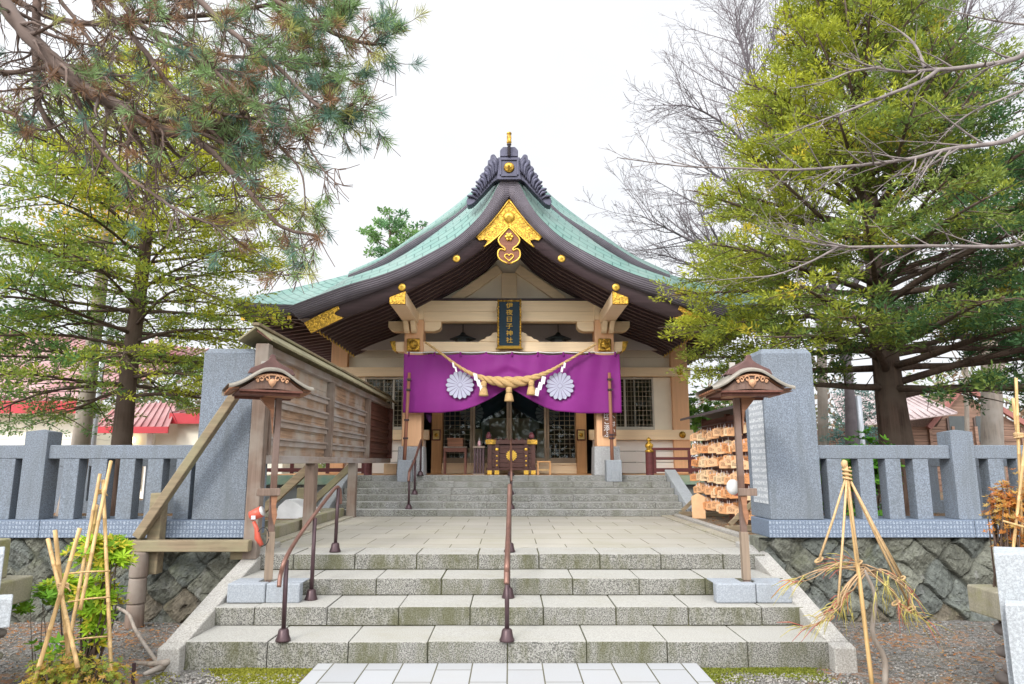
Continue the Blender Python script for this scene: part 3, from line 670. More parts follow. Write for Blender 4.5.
mb = MB(); x = .17; mb.box(-x, x, 14.62, 14.72, 4.98, 5.72); obj('king_post', mb, M['cream'], H, .01)
for s in (-1, 1):
    a = W(AX-s*9, 269, 14.66); b_ = W(AX-s*55, 301, 14.66); mb = MB(); mb.bar((a.x, 14.66, a.z), (b_.x, 14.66, b_.z), .10, .20, (0,0,1)); obj('brace', mb, M['cream'], H, .008)
# porch pillars, plinths, beams
PX = 2.04
def zof(py, Y): return W(510, py, Y).z
for s in (-1, 1):
    mb = MB(); mb.hexa([(s*PX-.28,14.33,1.33),(s*PX+.28,14.33,1.33),(s*PX+.28,14.89,1.33),(s*PX-.28,14.89,1.33)], [(s*PX-.26,14.35,1.92),(s*PX+.26,14.35,1.92),(s*PX+.26,14.87,1.92),(s*PX-.26,14.87,1.92)])
    obj('pillar_plinth', mb, M['plinth'], H, .012)
    mb = MB(); mb.box(s*PX-.205, s*PX+.205, 14.4, 14.81, 1.92, 4.62); obj('porch_pillar', mb, M['orangewood'], H, .018)
    mb = MB(); mb.box(s*PX-.2, s*PX+.2, 14.41, 14.8, 4.622, 5.0); obj('pillar_head', mb, M['cream'], H, .01)
    # nosing pieces
    z0, z1 = zof(331.5, 14.5), zof(321.5, 14.5)
    for q_ in (-1, 1):
        mb = MB(); x0 = s*PX+q_*.21; x1 = x0+q_*.36; Yn = 14.47
        prof = [(x0,z1),(x1,z1),(x1,z0+.09),(x1-q_*.05,z0+.03),(x1-q_*.14,z0),(x0,z0)]; mb.prism([Vector((a,Yn,b_)) for a, b_ in prof], (0,.26,0)); obj('bracket_arm', mb, M['cream'], H, .006)
    z0, z1 = zof(352, 14.5), zof(342, 14.5)
    mb = MB(); x0 = s*PX+s*.21; x1 = x0+s*.30; mb.prism([Vector((a,14.47,b_)) for a, b_ in ((x0,z1),(x1,z1),(x1-s*.06,z0+.06),(x1-s*.16,z0),(x0,z0))], (0,.26,0)); nb = obj('beam_nosing', mb, M['cream'], H, .006)
    mb = MB(); mb.prism([Vector((a,14.455,b_)) for a, b_ in ((x1-s*.11,z1+.01),(x1+s*.012,z1+.01),(x1-s*.05,z0+.04),(x1-s*.13,z0-.01))], (0,.29,0)); obj('gold_tip', mb, M['gold'], nb)
    # gold square boss
    zc = zof(345, 14.38); mb = MB(); mb.box(s*PX-.14, s*PX+.14, 14.33, 14.398, zc-.14, zc+.14); g = obj('gold_boss', mb, M['gold'], H, .03)
    mb = MB(True); mb.lathe([(.0,-.05),(.05,-.045),(.09,-.02),(.10,0)], (s*PX, 14.33, zc), 16, 'y'); obj('flower', mb, M['gold'], g)
    # forward beam with gold end, and the paired elbows under it
    bx = s*2.10
    z0, z1 = zof(304, 12.55), zof(294.6, 12.55)
    def fb(mb, y0, y1, wd, dz=0, grow=0):
        x0, x1 = bx-wd/2, bx+wd/2; zi = z1+.0; zo = z1-.0
        hi_in, hi_out = z1+.06, z1-.06; inn = -s
        tl = hi_in if inn < 0 else hi_out; tr = hi_in if inn > 0 else hi_out
        mb.hexa([(x0-grow,y0,z0-grow),(x1+grow,y0,z0-grow),(x1+grow,y1,z0+dz-grow),(x0-grow,y1,z0+dz-grow)], [(x0-grow,y0,tl+grow),(x1+grow,y0,tr+grow),(x1+grow,y1,tr+dz+grow),(x0-grow,y1,tl+dz+grow)])
    mb = MB(); fb(mb, 12.602, 14.5, .30); fbm = obj('forward_beam', mb, M['cream'], H, .008)
    mb = MB(); fb(mb, 12.53, 12.60, .29, 0, .003); obj('gold_cap', mb, M['goldchased'], fbm, .004)
    for q_ in (-.075, .075):
        zt = z0-.01; mb = MB(); mb.prism([Vector((bx+q_-.055, a, b_)) for a, b_ in ((14.0,zt),(14.42,zt),(14.42,zt-.20),(14.30,zt-.22),(14.2,zt-.18),(14.1,zt-.08))], (.11,0,0)); obj('elbow', mb, M['cream'], H, .02)
# beams between the pillars
xb = PX-.2
mb = MB(); mb.box(-xb, xb, 14.47, 14.73, zof(352, 14.5), zof(342, 14.5)); obj('lower_beam', mb, M['cream'], H, .012)
mb = MB(); zt = zof(301, 14.47); zb_ = zof(321.5, 14.47); zm = (zt+zb_)/2-.02; mb.box(-xb, xb, 14.44, 14.70, zm+.001, zt); mb.box(-xb, xb, 14.445, 14.70, zb_, zm-.001); obj('upper_beam', mb, M['cream'], H, .008)
mb = MB(); mb.box(-xb-.25, xb+.25, 14.42, 14.7, zt+.004, zt+.05); obj('upper_cornice', mb, M['barge'], H)
# carved cloud struts either side of the plaque
for s in (-1, 1):
    z0 = zof(342, 14.55)+.003; mb = MB(); P = [(.24,0),(.66,0),(.60,.05),(.53,.06),(.49,.11),(.40,.13),(.36,.19),(.31,.21),(.24,.21)]
    mb.prism([Vector((s*a, 14.53, z0+b_)) for a, b_ in P], (0,.12,0)); obj('cloud_strut', mb, M['cream'], H, .01)
# hall walls
YW = 16.5; HX = 4.12
zs = lambda py: zof(py, YW)
mb = MB(); mb.box(-5.3, 5.3, 14.72, YB-1, 1.22, 1.328); obj('verandah_floor', mb, M['brownpost'], H)
for s in (-1, 1):
    a, b_ = sorted((s*3.44, s*5.4)); mb = MB(); mb.box(a, b_, 14.45, 14.716, 1.14, 1.325)
    a, b_ = sorted((s*5.302, s*5.4)); mb.box(a, b_, 14.716, YB-1, 1.14, 1.325); obj('verandah_edge', mb, M['verdigris'], H)
    mb = MB(); a, b_ = sorted((s*3.44, s*5.2)); mb.box(a, b_, 14.6, YB-1.1, .6, 1.14); obj('foundation', mb, M['foundation'], H)
for s in (-1, 1):
    mb = MB(); a, b_ = sorted((s*(HX-.2), s*(HX+.2))); mb.box(a, b_, YW-.1, YW+.3, 1.33, 4.93); obj('corner_post', mb, M['orangewood'], H, .012)
    mb = MB(); mb.box(*sorted((s*(HX-.06), s*HX)), YW+.3, YB-2, 1.33, 4.9); obj('side_wall', mb, M['plaster'], H)
    xi, xo = sorted((s*2.0, s*(HX-.2))); 
    # boarded dado with shadow gaps
    mb = MB(); z = 1.33; zd = zs(440)
    for kk in range(3): mb.box(xi, xo, YW+.02, YW+.12, z+.006, z+(zd-1.33)/3-.006); z += (zd-1.33)/3
    obj('dado_panel', mb, M['plaster'], H, .004)
    for py0, py1, nm, ex in ((440, 430, 'sill_beam', .0), (377, 368, 'head_beam', 0)):
        mb = MB(); a, b_ = sorted((s*1.9, s*(HX+.26))); mb.box(a, b_, YW-.14, YW-.02 if 0 else YW+.02, zs(py0), zs(py1)); bb = obj(nm, mb, M['cream'], H, .008)
        mb = MB(True); mb.lathe([(.0,-.05),(.03,-.05),(.04,-.03),(.08,-.02),(.085,0)], (s*HX, YW-.14, (zs(py0)+zs(py1))/2), 10, 'y'); obj('gold_flower', mb, M['gold'], bb)
    # upper plaster with two strips
    mb = MB(); z0, z1 = zs(368), 4.95; mb.box(xi-.0, xo, YW+.05, YW+.12, z0, z0+.27); mb.box(xi, xo, YW+.03, YW+.12, z0+.278, z1); obj('upper_wall', mb, M['creampanel'], H)
    # window
    x0, x1 = s*2.05, s*3.50; a, b_ = sorted((x0, x1)); z0, z1 = zs(429.6), zs(377.4)
    mb = MB(); mb.box(*sorted((s*3.5, s*(HX-.2))), YW+.0, YW+.1, z0, z1); obj('window_jamb_panel', mb, M['creampanel'], H)
    mb = MB(); fw = .045; mb.box(a, b_, YW+.0, YW+.07, z0, z0+.07); mb.box(a, b_, YW, YW+.07, z1-fw, z1)
    mid = s*2.80
    for xx in (a, b_-fw, mid-fw/2): mb.box(xx, xx+fw, YW+.002, YW+.072, z0+.071, z1-fw-.001)
    wf = obj('window', mb, plain('pale_window_frame', (.50,.47,.40), .5, .08), H, .004)
    mb = MB(); mb.add([(a+.03,YW+.03,z0+.05),(b_-.03,YW+.03,z0+.05),(b_-.03,YW+.03,z1-.03),(a+.03,YW+.03,z1-.03)], [(0,1,2,3)]); obj('pane', mb, M['glass'], wf)
    mb = MB(); n = 8
    for i in range(1, 16): xx = a+(b_-a)*i/16; mb.box(xx-.006, xx+.006, YW+.012, YW+.022, z0+.05, z1-.04)
    for i in range(1, 11): zz = z0+(z1-z0)*i/11; mb.box(a, b_, YW+.004, YW+.0115, zz-.006, zz+.006)
    obj('lattice', mb, plain('lattice_wood', (.30,.25,.17), .6), wf)
    # door posts and little framed gold plaques
    dx = s*1.70; mb = MB(); mb.box(dx-.12, dx+.12, YW-.32, YW+.05, 1.33, zs(330)); obj('door_post', mb, M['brownpost'], H, .008)
    zc = zs(435.5); mb = MB(); mb.box(dx-.115, dx+.095, YW-.355, YW-.325, zc-.13, zc+.13); pf = obj('small_plaque', mb, M['boarddark'], H, .006)
    mb = MB(); mb.box(dx-.085, dx+.065, YW-.362, YW-.3555, zc-.10, zc+.10); fld = obj('plaque_field', mb, plain('plaque_gold_paper', (.62,.46,.16), .5, .1), pf)
    mb = MB(True); mb.lathe([(0,-.02),(.03,-.02),(.05,0)], (dx-.01, YW-.362, zc), 12, 'y'); obj('plaque_crest', mb, M['gold'], fld)
zf = 1.33
mb = MB(); mb.box(-1.58, 1.58, YW-.25, YW+.05, zf+.003, zf+.20); mb.box(-1.58, 1.58, YW-.28, YW-.0, zf+.203, zf+.245); obj('door_sill', mb, M['cream'], H, .006)
mb = MB(); mb.box(-HX+.2, HX-.2, 15.95, 16.02, zof(350, 15.95), 5.35); mb.box(-1.85, 1.85, YW-.3, YW+.02, zs(372), zs(352)); obj('upper_panel', mb, M['greyceil'], H)
dz0, dz1 = zf+.247, zs(372)-.003
xsd = [W(p, 440, YW).x-W(AX+1, 440, YW).x for p in (437.5, 473, 509.6, 547, 583)]
for i in range(4):
    a, b_ = xsd[i]+.006, xsd[i+1]-.006; yy = YW-.12 if i in (1, 2) else YW-.05
    mb = MB(); f = .055; mb.box(a, a+f, yy, yy+.05, dz0, dz1); mb.box(b_-f, b_, yy, yy+.05, dz0, dz1); mb.box(a+f, b_-f, yy+.002, yy+.048, dz0, dz0+.12); mb.box(a+f, b_-f, yy+.002, yy+.048, dz1-.08, dz1)
    dr = obj('sliding_door', mb, plain('door_frame', (.36,.27,.18), .5, .1), H, .004)
    mb = MB(); mb.add([(a+f,yy+.02,dz0+.12),(b_-f,yy+.02,dz0+.12),(b_-f,yy+.02,dz1-.08),(a+f,yy+.02,dz1-.08)], [(0,1,2,3)]); obj('pane', mb, M['glass'], dr)
    if i in (0, 3):
        mb = MB(); n = 6
        for j in range(1, n): xx = a+f+(b_-a-2*f)*j/n; mb.box(xx-.005, xx+.005, yy+.008, yy+.016, dz0+.12, dz1-.08)
        for j in range(1, 18): zz = dz0+.12+(dz1-dz0-.2)*j/18; mb.box(a+f, b_-f, yy+.001, yy+.0075, zz-.005, zz+.005)
        obj('lattice', mb, plain('lattice_dark', (.26,.22,.15), .6), dr)
# interior: floor, back and side walls, second curtain, altar shapes and a bright far window
mb = MB(); mb.box(-HX+.1, HX-.1, YW+.3, 22, 1.33, 1.36); mb.box(-HX+.1, HX-.1, 22, 22.1, 1.3, 5); obj('interior', mb, plain('dark_interior', (.075,.055,.045), .6, .2), H)
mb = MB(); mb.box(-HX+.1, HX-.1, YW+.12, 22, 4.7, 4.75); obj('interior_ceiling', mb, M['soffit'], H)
rr = random.Random(4)
mb = MB(); mb.box(-1.0,-.75,19,19.3,1.36,2.5); mb.box(.75,1.0,19,19.3,1.36,2.5); mb.box(-1.2,1.2,20,20.5,1.36,2.0); mb.box(-.6,.6,20.6,21,2.0,2.9); obj('altar', mb, M['cream'], H, .01)
mb = MB(); mb.box(-.9,-.2,21.9,21.98,2.2,2.9); mb.box(.2,.95,21.9,21.98,2.2,2.9); obj('back_window', mb, plain('paper_screen', (.7,.75,.75), .8, .05), H)
def drape(Y, xl, xr, ztop, zbot, zmid, xm, hemf, dep=.10, n=90, m=24, seed=1, scallop=0):
    P = []
    for i in range(m):
        t = i/(m-1); row = []
        for j in range(n):
            u = j/(n-1); x = xl+(xr-xl)*u
            zt = ztop-(scallop*abs(math.sin(math.pi*u*8))**.6 if scallop else 0)
            zh = hemf(x); z = zt+(zh-zt)*t
            d_ = abs(x-xm); g = math.exp(-d_/.75)
            f_ = math.sin((z-zh)*22/(1+d_*.7)+d_*2)*.05*g*t+.03*math.sin(x*6.5+t*1.5+seed)*(.3+t)*.8+.02*math.sin(x*3.1-t*4)+.012*math.sin(x*17+t*3)*(1-t)
            row.append(Vector((x, Y+f_-.05*g*t, z)))
        P.append(row)
    return P
# ------------------------------------------------------------------ roof ornament, gegyo, gold plates
zr = W(AX, 178.5, 12.5).z
mb = MB(); s_ = 12.3/FPX*.985
def OP(px, py, Y=12.3): p = W(px, py, Y); return Vector((p.x-W(AX, py, Y).x, Y, p.z))
mb = MB(); mb.prism([OP(496,179.5),OP(521,179.5),OP(519.5,170),OP(519.5,157),OP(497.5,157),OP(497.5,170)], (0,.55,0)); orn = obj('ridge_ornament', mb, M['iron'], H, .015)
mb = MB(); mb.prism([OP(499.5,156.5,12.33),OP(517.6,156.5,12.33),OP(517.6,150,12.33),OP(514.5,146.6,12.33),OP(502.6,146.6,12.33),OP(499.5,150,12.33)], (0,.45,0)); obj('ornament_cap', mb, M['iron'], orn, .015)
# recessed field with crest disc
c = OP(AX, 167.7); mb = MB(True); mb.lathe([(.0,-.05),(.07,-.045),(.10,-.02),(.105,0)], (c.x, 12.295, c.z), 20, 'y')
obj('crest', mb, M['gold'], orn)
mb = MB(); q0 = .15
for a0, a1, b0, b1 in ((-q0-.03,-q0,-q0,q0),(q0,q0+.03,-q0,q0),(-q0,q0,q0,q0+.03),(-q0,q0,-q0-.03,-q0)): mb.box(a0, a1, 12.27, 12.30, c.z+b0, c.z+b1)
obj('crest_frame', mb, M['iron'], orn)
# side fins: scrolling cloud shapes of overlapping lobes
fin = [(497,159),(494,154.3),(490.5,155),(489.5,159),(487.5,160.5),(487,165),(484.5,167),(484.5,171.5),(481,173),(480,177),(477.8,180),(478.2,184.5),(475.5,189),(472,194),(466.8,198),(466.8,205),(472.5,203.5),(480,196),(487,188.5),(493,182),(497,180)]
for s in (-1, 1):
    fp = spline([OP(*p, Y=12.36) for p in fin], 80); fp = [Vector((p[0]*(1 if s < 0 else -1), p[1], p[2])) for p in fp]
    mb = MB(); mb.prism(fp, (0,.22,0)); fn = obj('ornament_fin', mb, M['iron'], orn, .012)
    for k in range(13):      # overlapping carved fronds, each rising outwards from the box
        t = k/12; root = OP(497-21*t, 172+27*t, 12.33); tipp = OP(493.5-26.5*t+(1.5 if k % 2 else -.5), 157+39*t**1.1, 12.33); m_ = root.lerp(tipp, .55)+Vector((.03,0,.02))
        r_ = .052-.022*t; mb = MB(True); pts = [Vector(v) for v in spline([tuple(root), tuple(m_), tuple(tipp)], 9)]
        pts = [Vector((p.x*(1 if s < 0 else -1), p.y-.012*(k % 3), p.z)) for p in pts]; mb.tube(pts, [r_*f_ for f_ in (.35,.5,.65,.8,.95,1.05,1.0,.8,.35)], 8); obj('frond', mb, M['iron'], fn)
mb = MB(True); p0 = OP(AX, 156, 12.25); mb.lathe([(.03,0),(.03,.22),(.045,.225),(.045,.24)], p0, 12); obj('finial_stem', mb, M['copperdark'], orn)
mb = MB(True); mb.lathe([(.025,.24),(.05,.27),(.04,.33),(.045,.36),(.042,.42),(.03,.435),(.05,.45),(.045,.475),(.02,.49),(.001,.50)], p0, 14); obj('finial', mb, M['gold'], orn)
mb = MB(True); cap = [Vector((OP(497,179.4,12.38).x, 12.38, zr-.02)), Vector((OP(520,179.4,12.38).x, 12.38, zr-.02))]
mb.box(cap[0].x, cap[1].x, 12.36, 12.9, zr-.03, zr+.02); obj('ridge_front', mb, M['verdigris'], H, .008)
mb = MB(); zrg = G_[0].z; mb.box(-.17, .17, 12.86, 15.19, zr-.1, zr+.22); mb.box(-.2,.2,15.2,YB,zrg-.6,W(AX,160,15.2).z); obj('ridge', mb, M['iron'], H, .02)
# gold apex plate
def sym(ptsL, Y): L_ = [OP(*p, Y=Y) for p in ptsL]; return L_+[Vector((-p.x, p.y, p.z)) for p in L_[::-1] if abs(p.x) > 1e-3]
pl = sym([(AX,200.5),(500,212),(491,223),(483,231),(476,238),(479,241),(484,240.5),(487,241.5),(484,247.5),(489,243),(495,238),(502,231.5),(AX,225.5)][:12], 12.555)
mb = MB(); inner = [OP(AX,225.5,12.555)]
L_ = [OP(*p, Y=12.555) for p in [(AX,200.5),(500,212),(491,223),(483,231),(476,238),(479,241),(484,240),(487.5,241),(483.5,247.5),(490,243),(497,237),(503,231),(AX,225.5)]]
for s in (1, -1):
    Q = [Vector((p.x*s, p.y, p.z)) for p in L_]; mb.prism(Q, (0,-.03,0))
gp = obj('gold_apex_plate', mb, M['goldchased'], H, .006)
mb = MB(True)
for s in (1, -1):
    e_ = resample([Vector((p.x*s, 12.515, p.z)) for p in L_[:5]], 12); mb.tube(e_, .02, 6); e_ = resample([Vector((p.x*s, 12.515, p.z)) for p in L_[8:13]], 12); mb.tube(e_, .016, 6)
obj('plate_rim', mb, M['goldplain'], gp)
c = OP(AX, 216.5, 12.5); mb = MB(True); mb.lathe([(0,-.05),(.05,-.05),(.07,-.03),(.11,-.02),(.115,.02)], (0, 12.52, c.z), 18, 'y'); obj('plate_crest', mb, M['goldplain'], gp)
# gegyo pendant
half = [(AX,227),(503,233),(498,239.5),(500,245),(504,248),(504.5,250.5),(500.5,249),(497.8,251.5),(497.8,257),(501.5,261),(AX,264)]
hs = [OP(*p, Y=12.5) for p in half]; sp = [Vector(v) for v in spline([tuple(v) for v in hs], 60)]; mb = MB()
mb.prism(sp+[Vector((-p.x, p.y, p.z)) for p in sp[::-1][1:-1]], (0,.05,0)); pn = obj('gable_pendant', mb, wood('pendant_wood', (.20,.085,.055), 'x', .2), H)
mb = MB(True); 
for s in (1, -1): mb.tube([Vector((p.x*s, 12.49, p.z)) for p in sp[::2]], .017, 6)
hz = OP(AX, 257, 12.48).z
mb.tube([(0.085*math.sin(t)**3*1.0, 12.485, hz+.05*(1.3*math.cos(t)-.5*math.cos(2*t)-.2*math.cos(3*t)-.1*math.cos(4*t))) for t in np.linspace(0, 2*math.pi, 24)], .012, 6)
obj('pendant_outline', mb, M['goldplain'], pn)
mb = MB(True); zc = OP(AX, 237, 12.5).z; mb.lathe([(0,-.07),(.03,-.065),(.05,-.03),(.06,0)], (0, 12.50, zc), 12, 'y')
for k in range(6): a = k*math.pi/3; mb.ellip((.055*math.cos(a), 12.48, zc+.055*math.sin(a)), (.032,.02,.032), 8, 5)
obj('pendant_flower', mb, M['goldplain'], pn)
for s in (-1, 1):
    for px, py in ((456,258.4),(401.5,287)):
        c = OP(px, py, 12.57); mb = MB(True); mb.lathe([(0,-.016),(.05,-.014),(.074,-.006),(.074,.01)], (c.x*-s, 12.57, c.z), 16, 'y'); obj('gold_disc', mb, M['goldplain'], H)
    Q = [OP(*p, Y=12.57) for p in ((304,323),(320,314.5),(338,306),(339.5,309.5),(334,313.5),(337,316),(343.6,318),(328,325.5),(311,333.5))]; Q = [Vector((p.x*-s, p.y, p.z)) for p in Q]
    mb = MB(); mb.prism(Q, (0,-.03,0)); obj('gold_end_plate', mb, M['goldchased'], H, .004)

# ------------------------------------------------------------------ verandah railings (each its own thing)
for s, lab in ((-1, 'maroon verandah railing half hidden behind the wooden notice board'), (1, 'maroon verandah railing with gold-capped newel beside the votive plaques')):
    t = thing('verandah_railing', lab, 'railing', (s*3.2, 14.5, 1.33), 'maroon verandah railings')
    x0 = W(650, 455, 14.55).x*s; x1 = s*5.25; YR = 14.62
    mb = MB(); mb.lathe([(.085,1.33),(.085,1.80)], (x0, YR, 0), 16); obj('newel', mb, M['redrail'], t)
    mb = MB(True); mb.lathe([(.09,1.80),(.09,1.84),(.06,1.86),(.055,1.88),(.085,1.92),(.09,1.96),(.05,2.0),(.03,2.03),(.055,2.05),(.05,2.08),(.001,2.12)], (x0, YR, 0), 16); obj('gold_cap', mb, M['gold'], t)
    for py, h in ((449,.055),(458.5,.06),(470,.08)):
        z = W(670, py, YR).z; mb = MB(); a, b_ = sorted((x0, x1)); mb.box(a, b_, YR-.03, YR+.03, z-h/2, z+h/2); obj('rail', mb, M['redrail'], t, .006)
    for k in range(3):
        x = x0+s*(.10 if k == 0 else .75*k+.1); mb = MB(); mb.box(x-.035, x+.035, YR-.028, YR+.028, 1.36, W(670, 449, YR).z-.03); obj('baluster', mb, M['redrail'], t)

# ------------------------------------------------------------------ curtain, rope, plaque, lanterns
YC = 14.18
cl, cr = W(403.5, 380, YC).x, W(620.5, 380, YC).x; zt = W(510, 353.5, YC).z
hemL = [(403.5,412.6),(440,413),(462,410.5),(476,406),(490,399),(504,390),(510,388.5)]
hemR = [(510,388.5),(515,391),(532,401),(545,407.5),(556,411),(580,413.3),(620.5,413)]
hx = [W(a, b_, YC).x for a, b_ in hemL+hemR[1:]]; hzv = [W(a, b_, YC).z for a, b_ in hemL+hemR[1:]]
hem = lambda x: float(np.interp(x, hx, hzv))
t = thing('purple_curtain', 'purple ceremonial curtain with white flower crests across the shrine porch', 'curtain', (0, YC, 2.7))
mb = MB(True); mb.grid(drape(YC, cl, cr, zt, 0, 0, (cl+cr)/2, hem, n=140, m=36, scallop=.035)); cm = obj('cloth', mb, M['purple'], t)
sm = cm.modifiers.new('solid', 'SOLIDIFY'); sm.thickness = .004
def crest(px, py, nm, r_=.295):
    c = W(px, py, YC-.07); mb = MB(); n = 16
    for k in range(n):
        a = 2*math.pi*k/n; b1 = a-math.pi/n*.80; b2 = a+math.pi/n*.80; P = [(c.x+math.cos(b1)*.05, c.z+math.sin(b1)*.05)]
        P += [(c.x+math.cos(b1+(b2-b1)*j/6)*r_*(.88+.12*math.sin(math.pi*j/6)), c.z+math.sin(b1+(b2-b1)*j/6)*r_*(.88+.12*math.sin(math.pi*j/6))) for j in range(7)]
        P += [(c.x+math.cos(b2)*.05, c.z+math.sin(b2)*.05)]
        mb.prism([Vector((x, YC-.075, z)) for x, z in P], (0, -.006, 0))
    ob = obj('crest', mb, M['white'], t)
    mb = MB(); mb.lathe([(.042,-.09),(.042,-.075)], (c.x, YC, c.z), 14, 'y'); obj('crest_centre', mb, M['white'], ob)
    mb = MB(); mb.lathe([(r_*.90,-.0765),(r_*.90,-.0725)], (c.x, YC, c.z), 32, 'y'); obj('crest_ground', mb, plain('crest_grey', (.22,.19,.30), .7), ob)
crest(460, 385, 'l'); crest(560, 386, 'r')
mb = MB(True); n = 9
for k in range(n):
    x = cl+.1+(cr-cl-.2)*k/(n-1); mb.tube([(x, YC-.005, zt-.06), (x, YC-.005, zt+.03)], .022, 6)
obj('loops', mb, M['purple'], t)
mb = MB(True); mb.tube([(x, YC+.01, zt+.035-.018*abs(math.sin(math.pi*(x-cl)/(cr-cl)*8))) for x in np.linspace(cl+.05, cr-.05, 60)], .012, 6); obj('hanging_cord', mb, M['paper'], t)
c = W(428, 417, YC); mb = MB(True); mb.tube([(c.x-.03, YC+.2, c.z+.09), (c.x, YC+.2, c.z), (c.x+.02, YC+.2, c.z-.1)], [.05,.06,.015], 8); obj('tie_knot', mb, plain('dark_purple', (.06,.015,.08), .8), t)
# inner dark curtain behind the doors
t = thing('inner_curtain', 'dark teal curtain parted in the middle behind the glass doors', 'curtain', (0, YW+.25, 3))
hY = YW+.22; hh = [(436,425),(458,427),(475,426),(490,418),(503,408),(509.6,402),(516,408),(530,419),(545,425),(560,427),(584,425)]
hx2 = [W(a, b_, hY).x for a, b_ in hh]; hz2 = [W(a, b_, hY).z for a, b_ in hh]
mb = MB(True); mb.grid(drape(hY, hx2[0], hx2[-1], zs(365), 0, 0, .0, lambda x: float(np.interp(x, hx2, hz2)), n=80, m=20)); obj('cloth', mb, M['navycloth'], t)
for px, py in ((472,413),(547,413)):
    c = W(px, py, hY-.07); mb = MB(); 
    for k in range(16):
        a = 2*math.pi*k/16; mb.prism([Vector((c.x+math.cos(b_)*r_, hY-.1, c.z+math.sin(b_)*r_)) for b_, r_ in ((a-.16,.05),(a-.16,.27),(a,.29),(a+.16,.27),(a+.16,.05))], (0,.004,0))
    obj('crest', mb, plain('dim_crest', (.16,.19,.20), .8), t)
# straw rope, twisted from three strands, thick in the middle
YR = 13.98
rp = [W(px, py, YR) for px, py in ((425,342),(440,352.5),(456,364.5),(470,373),(484,378.5),(497,381.3),(510,382.3),(523,381),(536,377),(550,371),(562,364),(580,353.5),(597,343.5))]
rp = [Vector(v) for v in spline([tuple(p) for p in rp], 200)]
rope = thing('sacred_rope', 'thick twisted straw rope sagging in front of the purple curtain', 'rope', tuple(rp[100]))
def prof(u): return .022+.082*math.exp(-((u-.5)/.17)**2)+.014*math.exp(-((u-.5)/.33)**2)
mb = MB(True); Ltot = 4.0
for sN in range(3):
    pts = []; rad = []; ph = 0
    for i, p in enumerate(rp):
        u = i/199; r_ = prof(u); ph += .02*math.pi*2*.055/(r_+.03)*3.2; a = ph+sN*2.0944; tn = (rp[min(i+1,199)]-rp[max(i-1,0)]).normalized(); up_ = Vector((0,-1,0)).cross(tn)
        pts.append(p+up_*math.cos(a)*r_*.52+Vector((0,-1,0))*math.sin(a)*r_*.52); rad.append(r_*.56)
    mb.tube(pts, rad, 10)
obj('strands', mb, M['straw'], rope)
for px, py in ((483.6,390.5),(509,396),(531.3,389.5)):
    c = W(px, py-2, YR-.03); mb = MB(True); mb.lathe([(.02,.16),(.06,.13),(.066,.08),(.05,.04),(.075,-.02),(.095,-.12),(.10,-.15),(.085,-.155)], c, 16)
    tb = obj('tassel', mb, M['straw'], rope); mb = MB(True); mb.lathe([(.062,.05),(.07,.045),(.062,.04),(.07,.032),(.06,.028)], c, 14); obj('tassel_binding', mb, M['rope'], tb)
for k, (px, py, s, lab) in enumerate(((452,362,1,'leftmost white folded paper streamer hanging from the rope'),(473,373,1,'white folded paper streamer between left crest and left tassel'),(542,376,-1,'white zigzag paper streamer left of the right crest'),(564,362,-1,'rightmost white folded paper streamer hanging from the rope'))):
    c = W(px, py, YR-.06); big = k in (1, 2); seg_ = 3 if big else 2; mb = MB(); x, z = c.x, c.z
    for j in range(seg_):
        dx = (.03 if big else .02)*s*(1 if j % 2 == 0 else 1.3); w_, h_ = (.10, .15) if big else (.05, .11); tl = .25*s
        P = [(x,z),(x+w_*.8,z-.02),(x+w_*.8+dx,z-h_-.02),(x+dx,z-h_)]; mb.prism([Vector((a, c.y-.012*j, b_)) for a, b_ in P], (0,.004,0)); x += dx+.03*s; z -= h_*.82
    tag(obj('paper_streamer', mb, M['paper'], loc=tuple(c)), lab, 'paper streamer', 'paper streamers on the straw rope')
# text helper
def text_mesh(s, size, ext=.004):
    cu = bpy.data.curves.new('text', 'FONT'); cu.body = s; cu.size = size; cu.extrude = ext; cu.align_x = 'CENTER'; cu.align_y = 'CENTER'
    o = bpy.data.objects.new('text', cu); COL.objects.link(o); dg = bpy.context.evaluated_depsgraph_get(); dg.update()
    me = bpy.data.meshes.new_from_object(o.evaluated_get(dg)); bpy.data.objects.remove(o); return me
def lettering(name, chars, size, parent, m, place, step, rot, flip=0, xs=1.0):    # stacked characters as one mesh
    mb = MB()
    for i, ch in enumerate(chars):
        me = text_mesh(ch, size); mv = [v.co.copy() for v in me.vertices]
        if not mv: continue
        cx = (min(v.x for v in mv)+max(v.x for v in mv))/2; cy = (min(v.y for v in mv)+max(v.y for v in mv))/2
        mb.add([rot @ Vector(((v.x-cx)*xs, v.y-cy-i*step, v.z))+Vector(place) for v in mv], [tuple(p.vertices) for p in me.polygons])
    return obj(name, mb, m, parent)
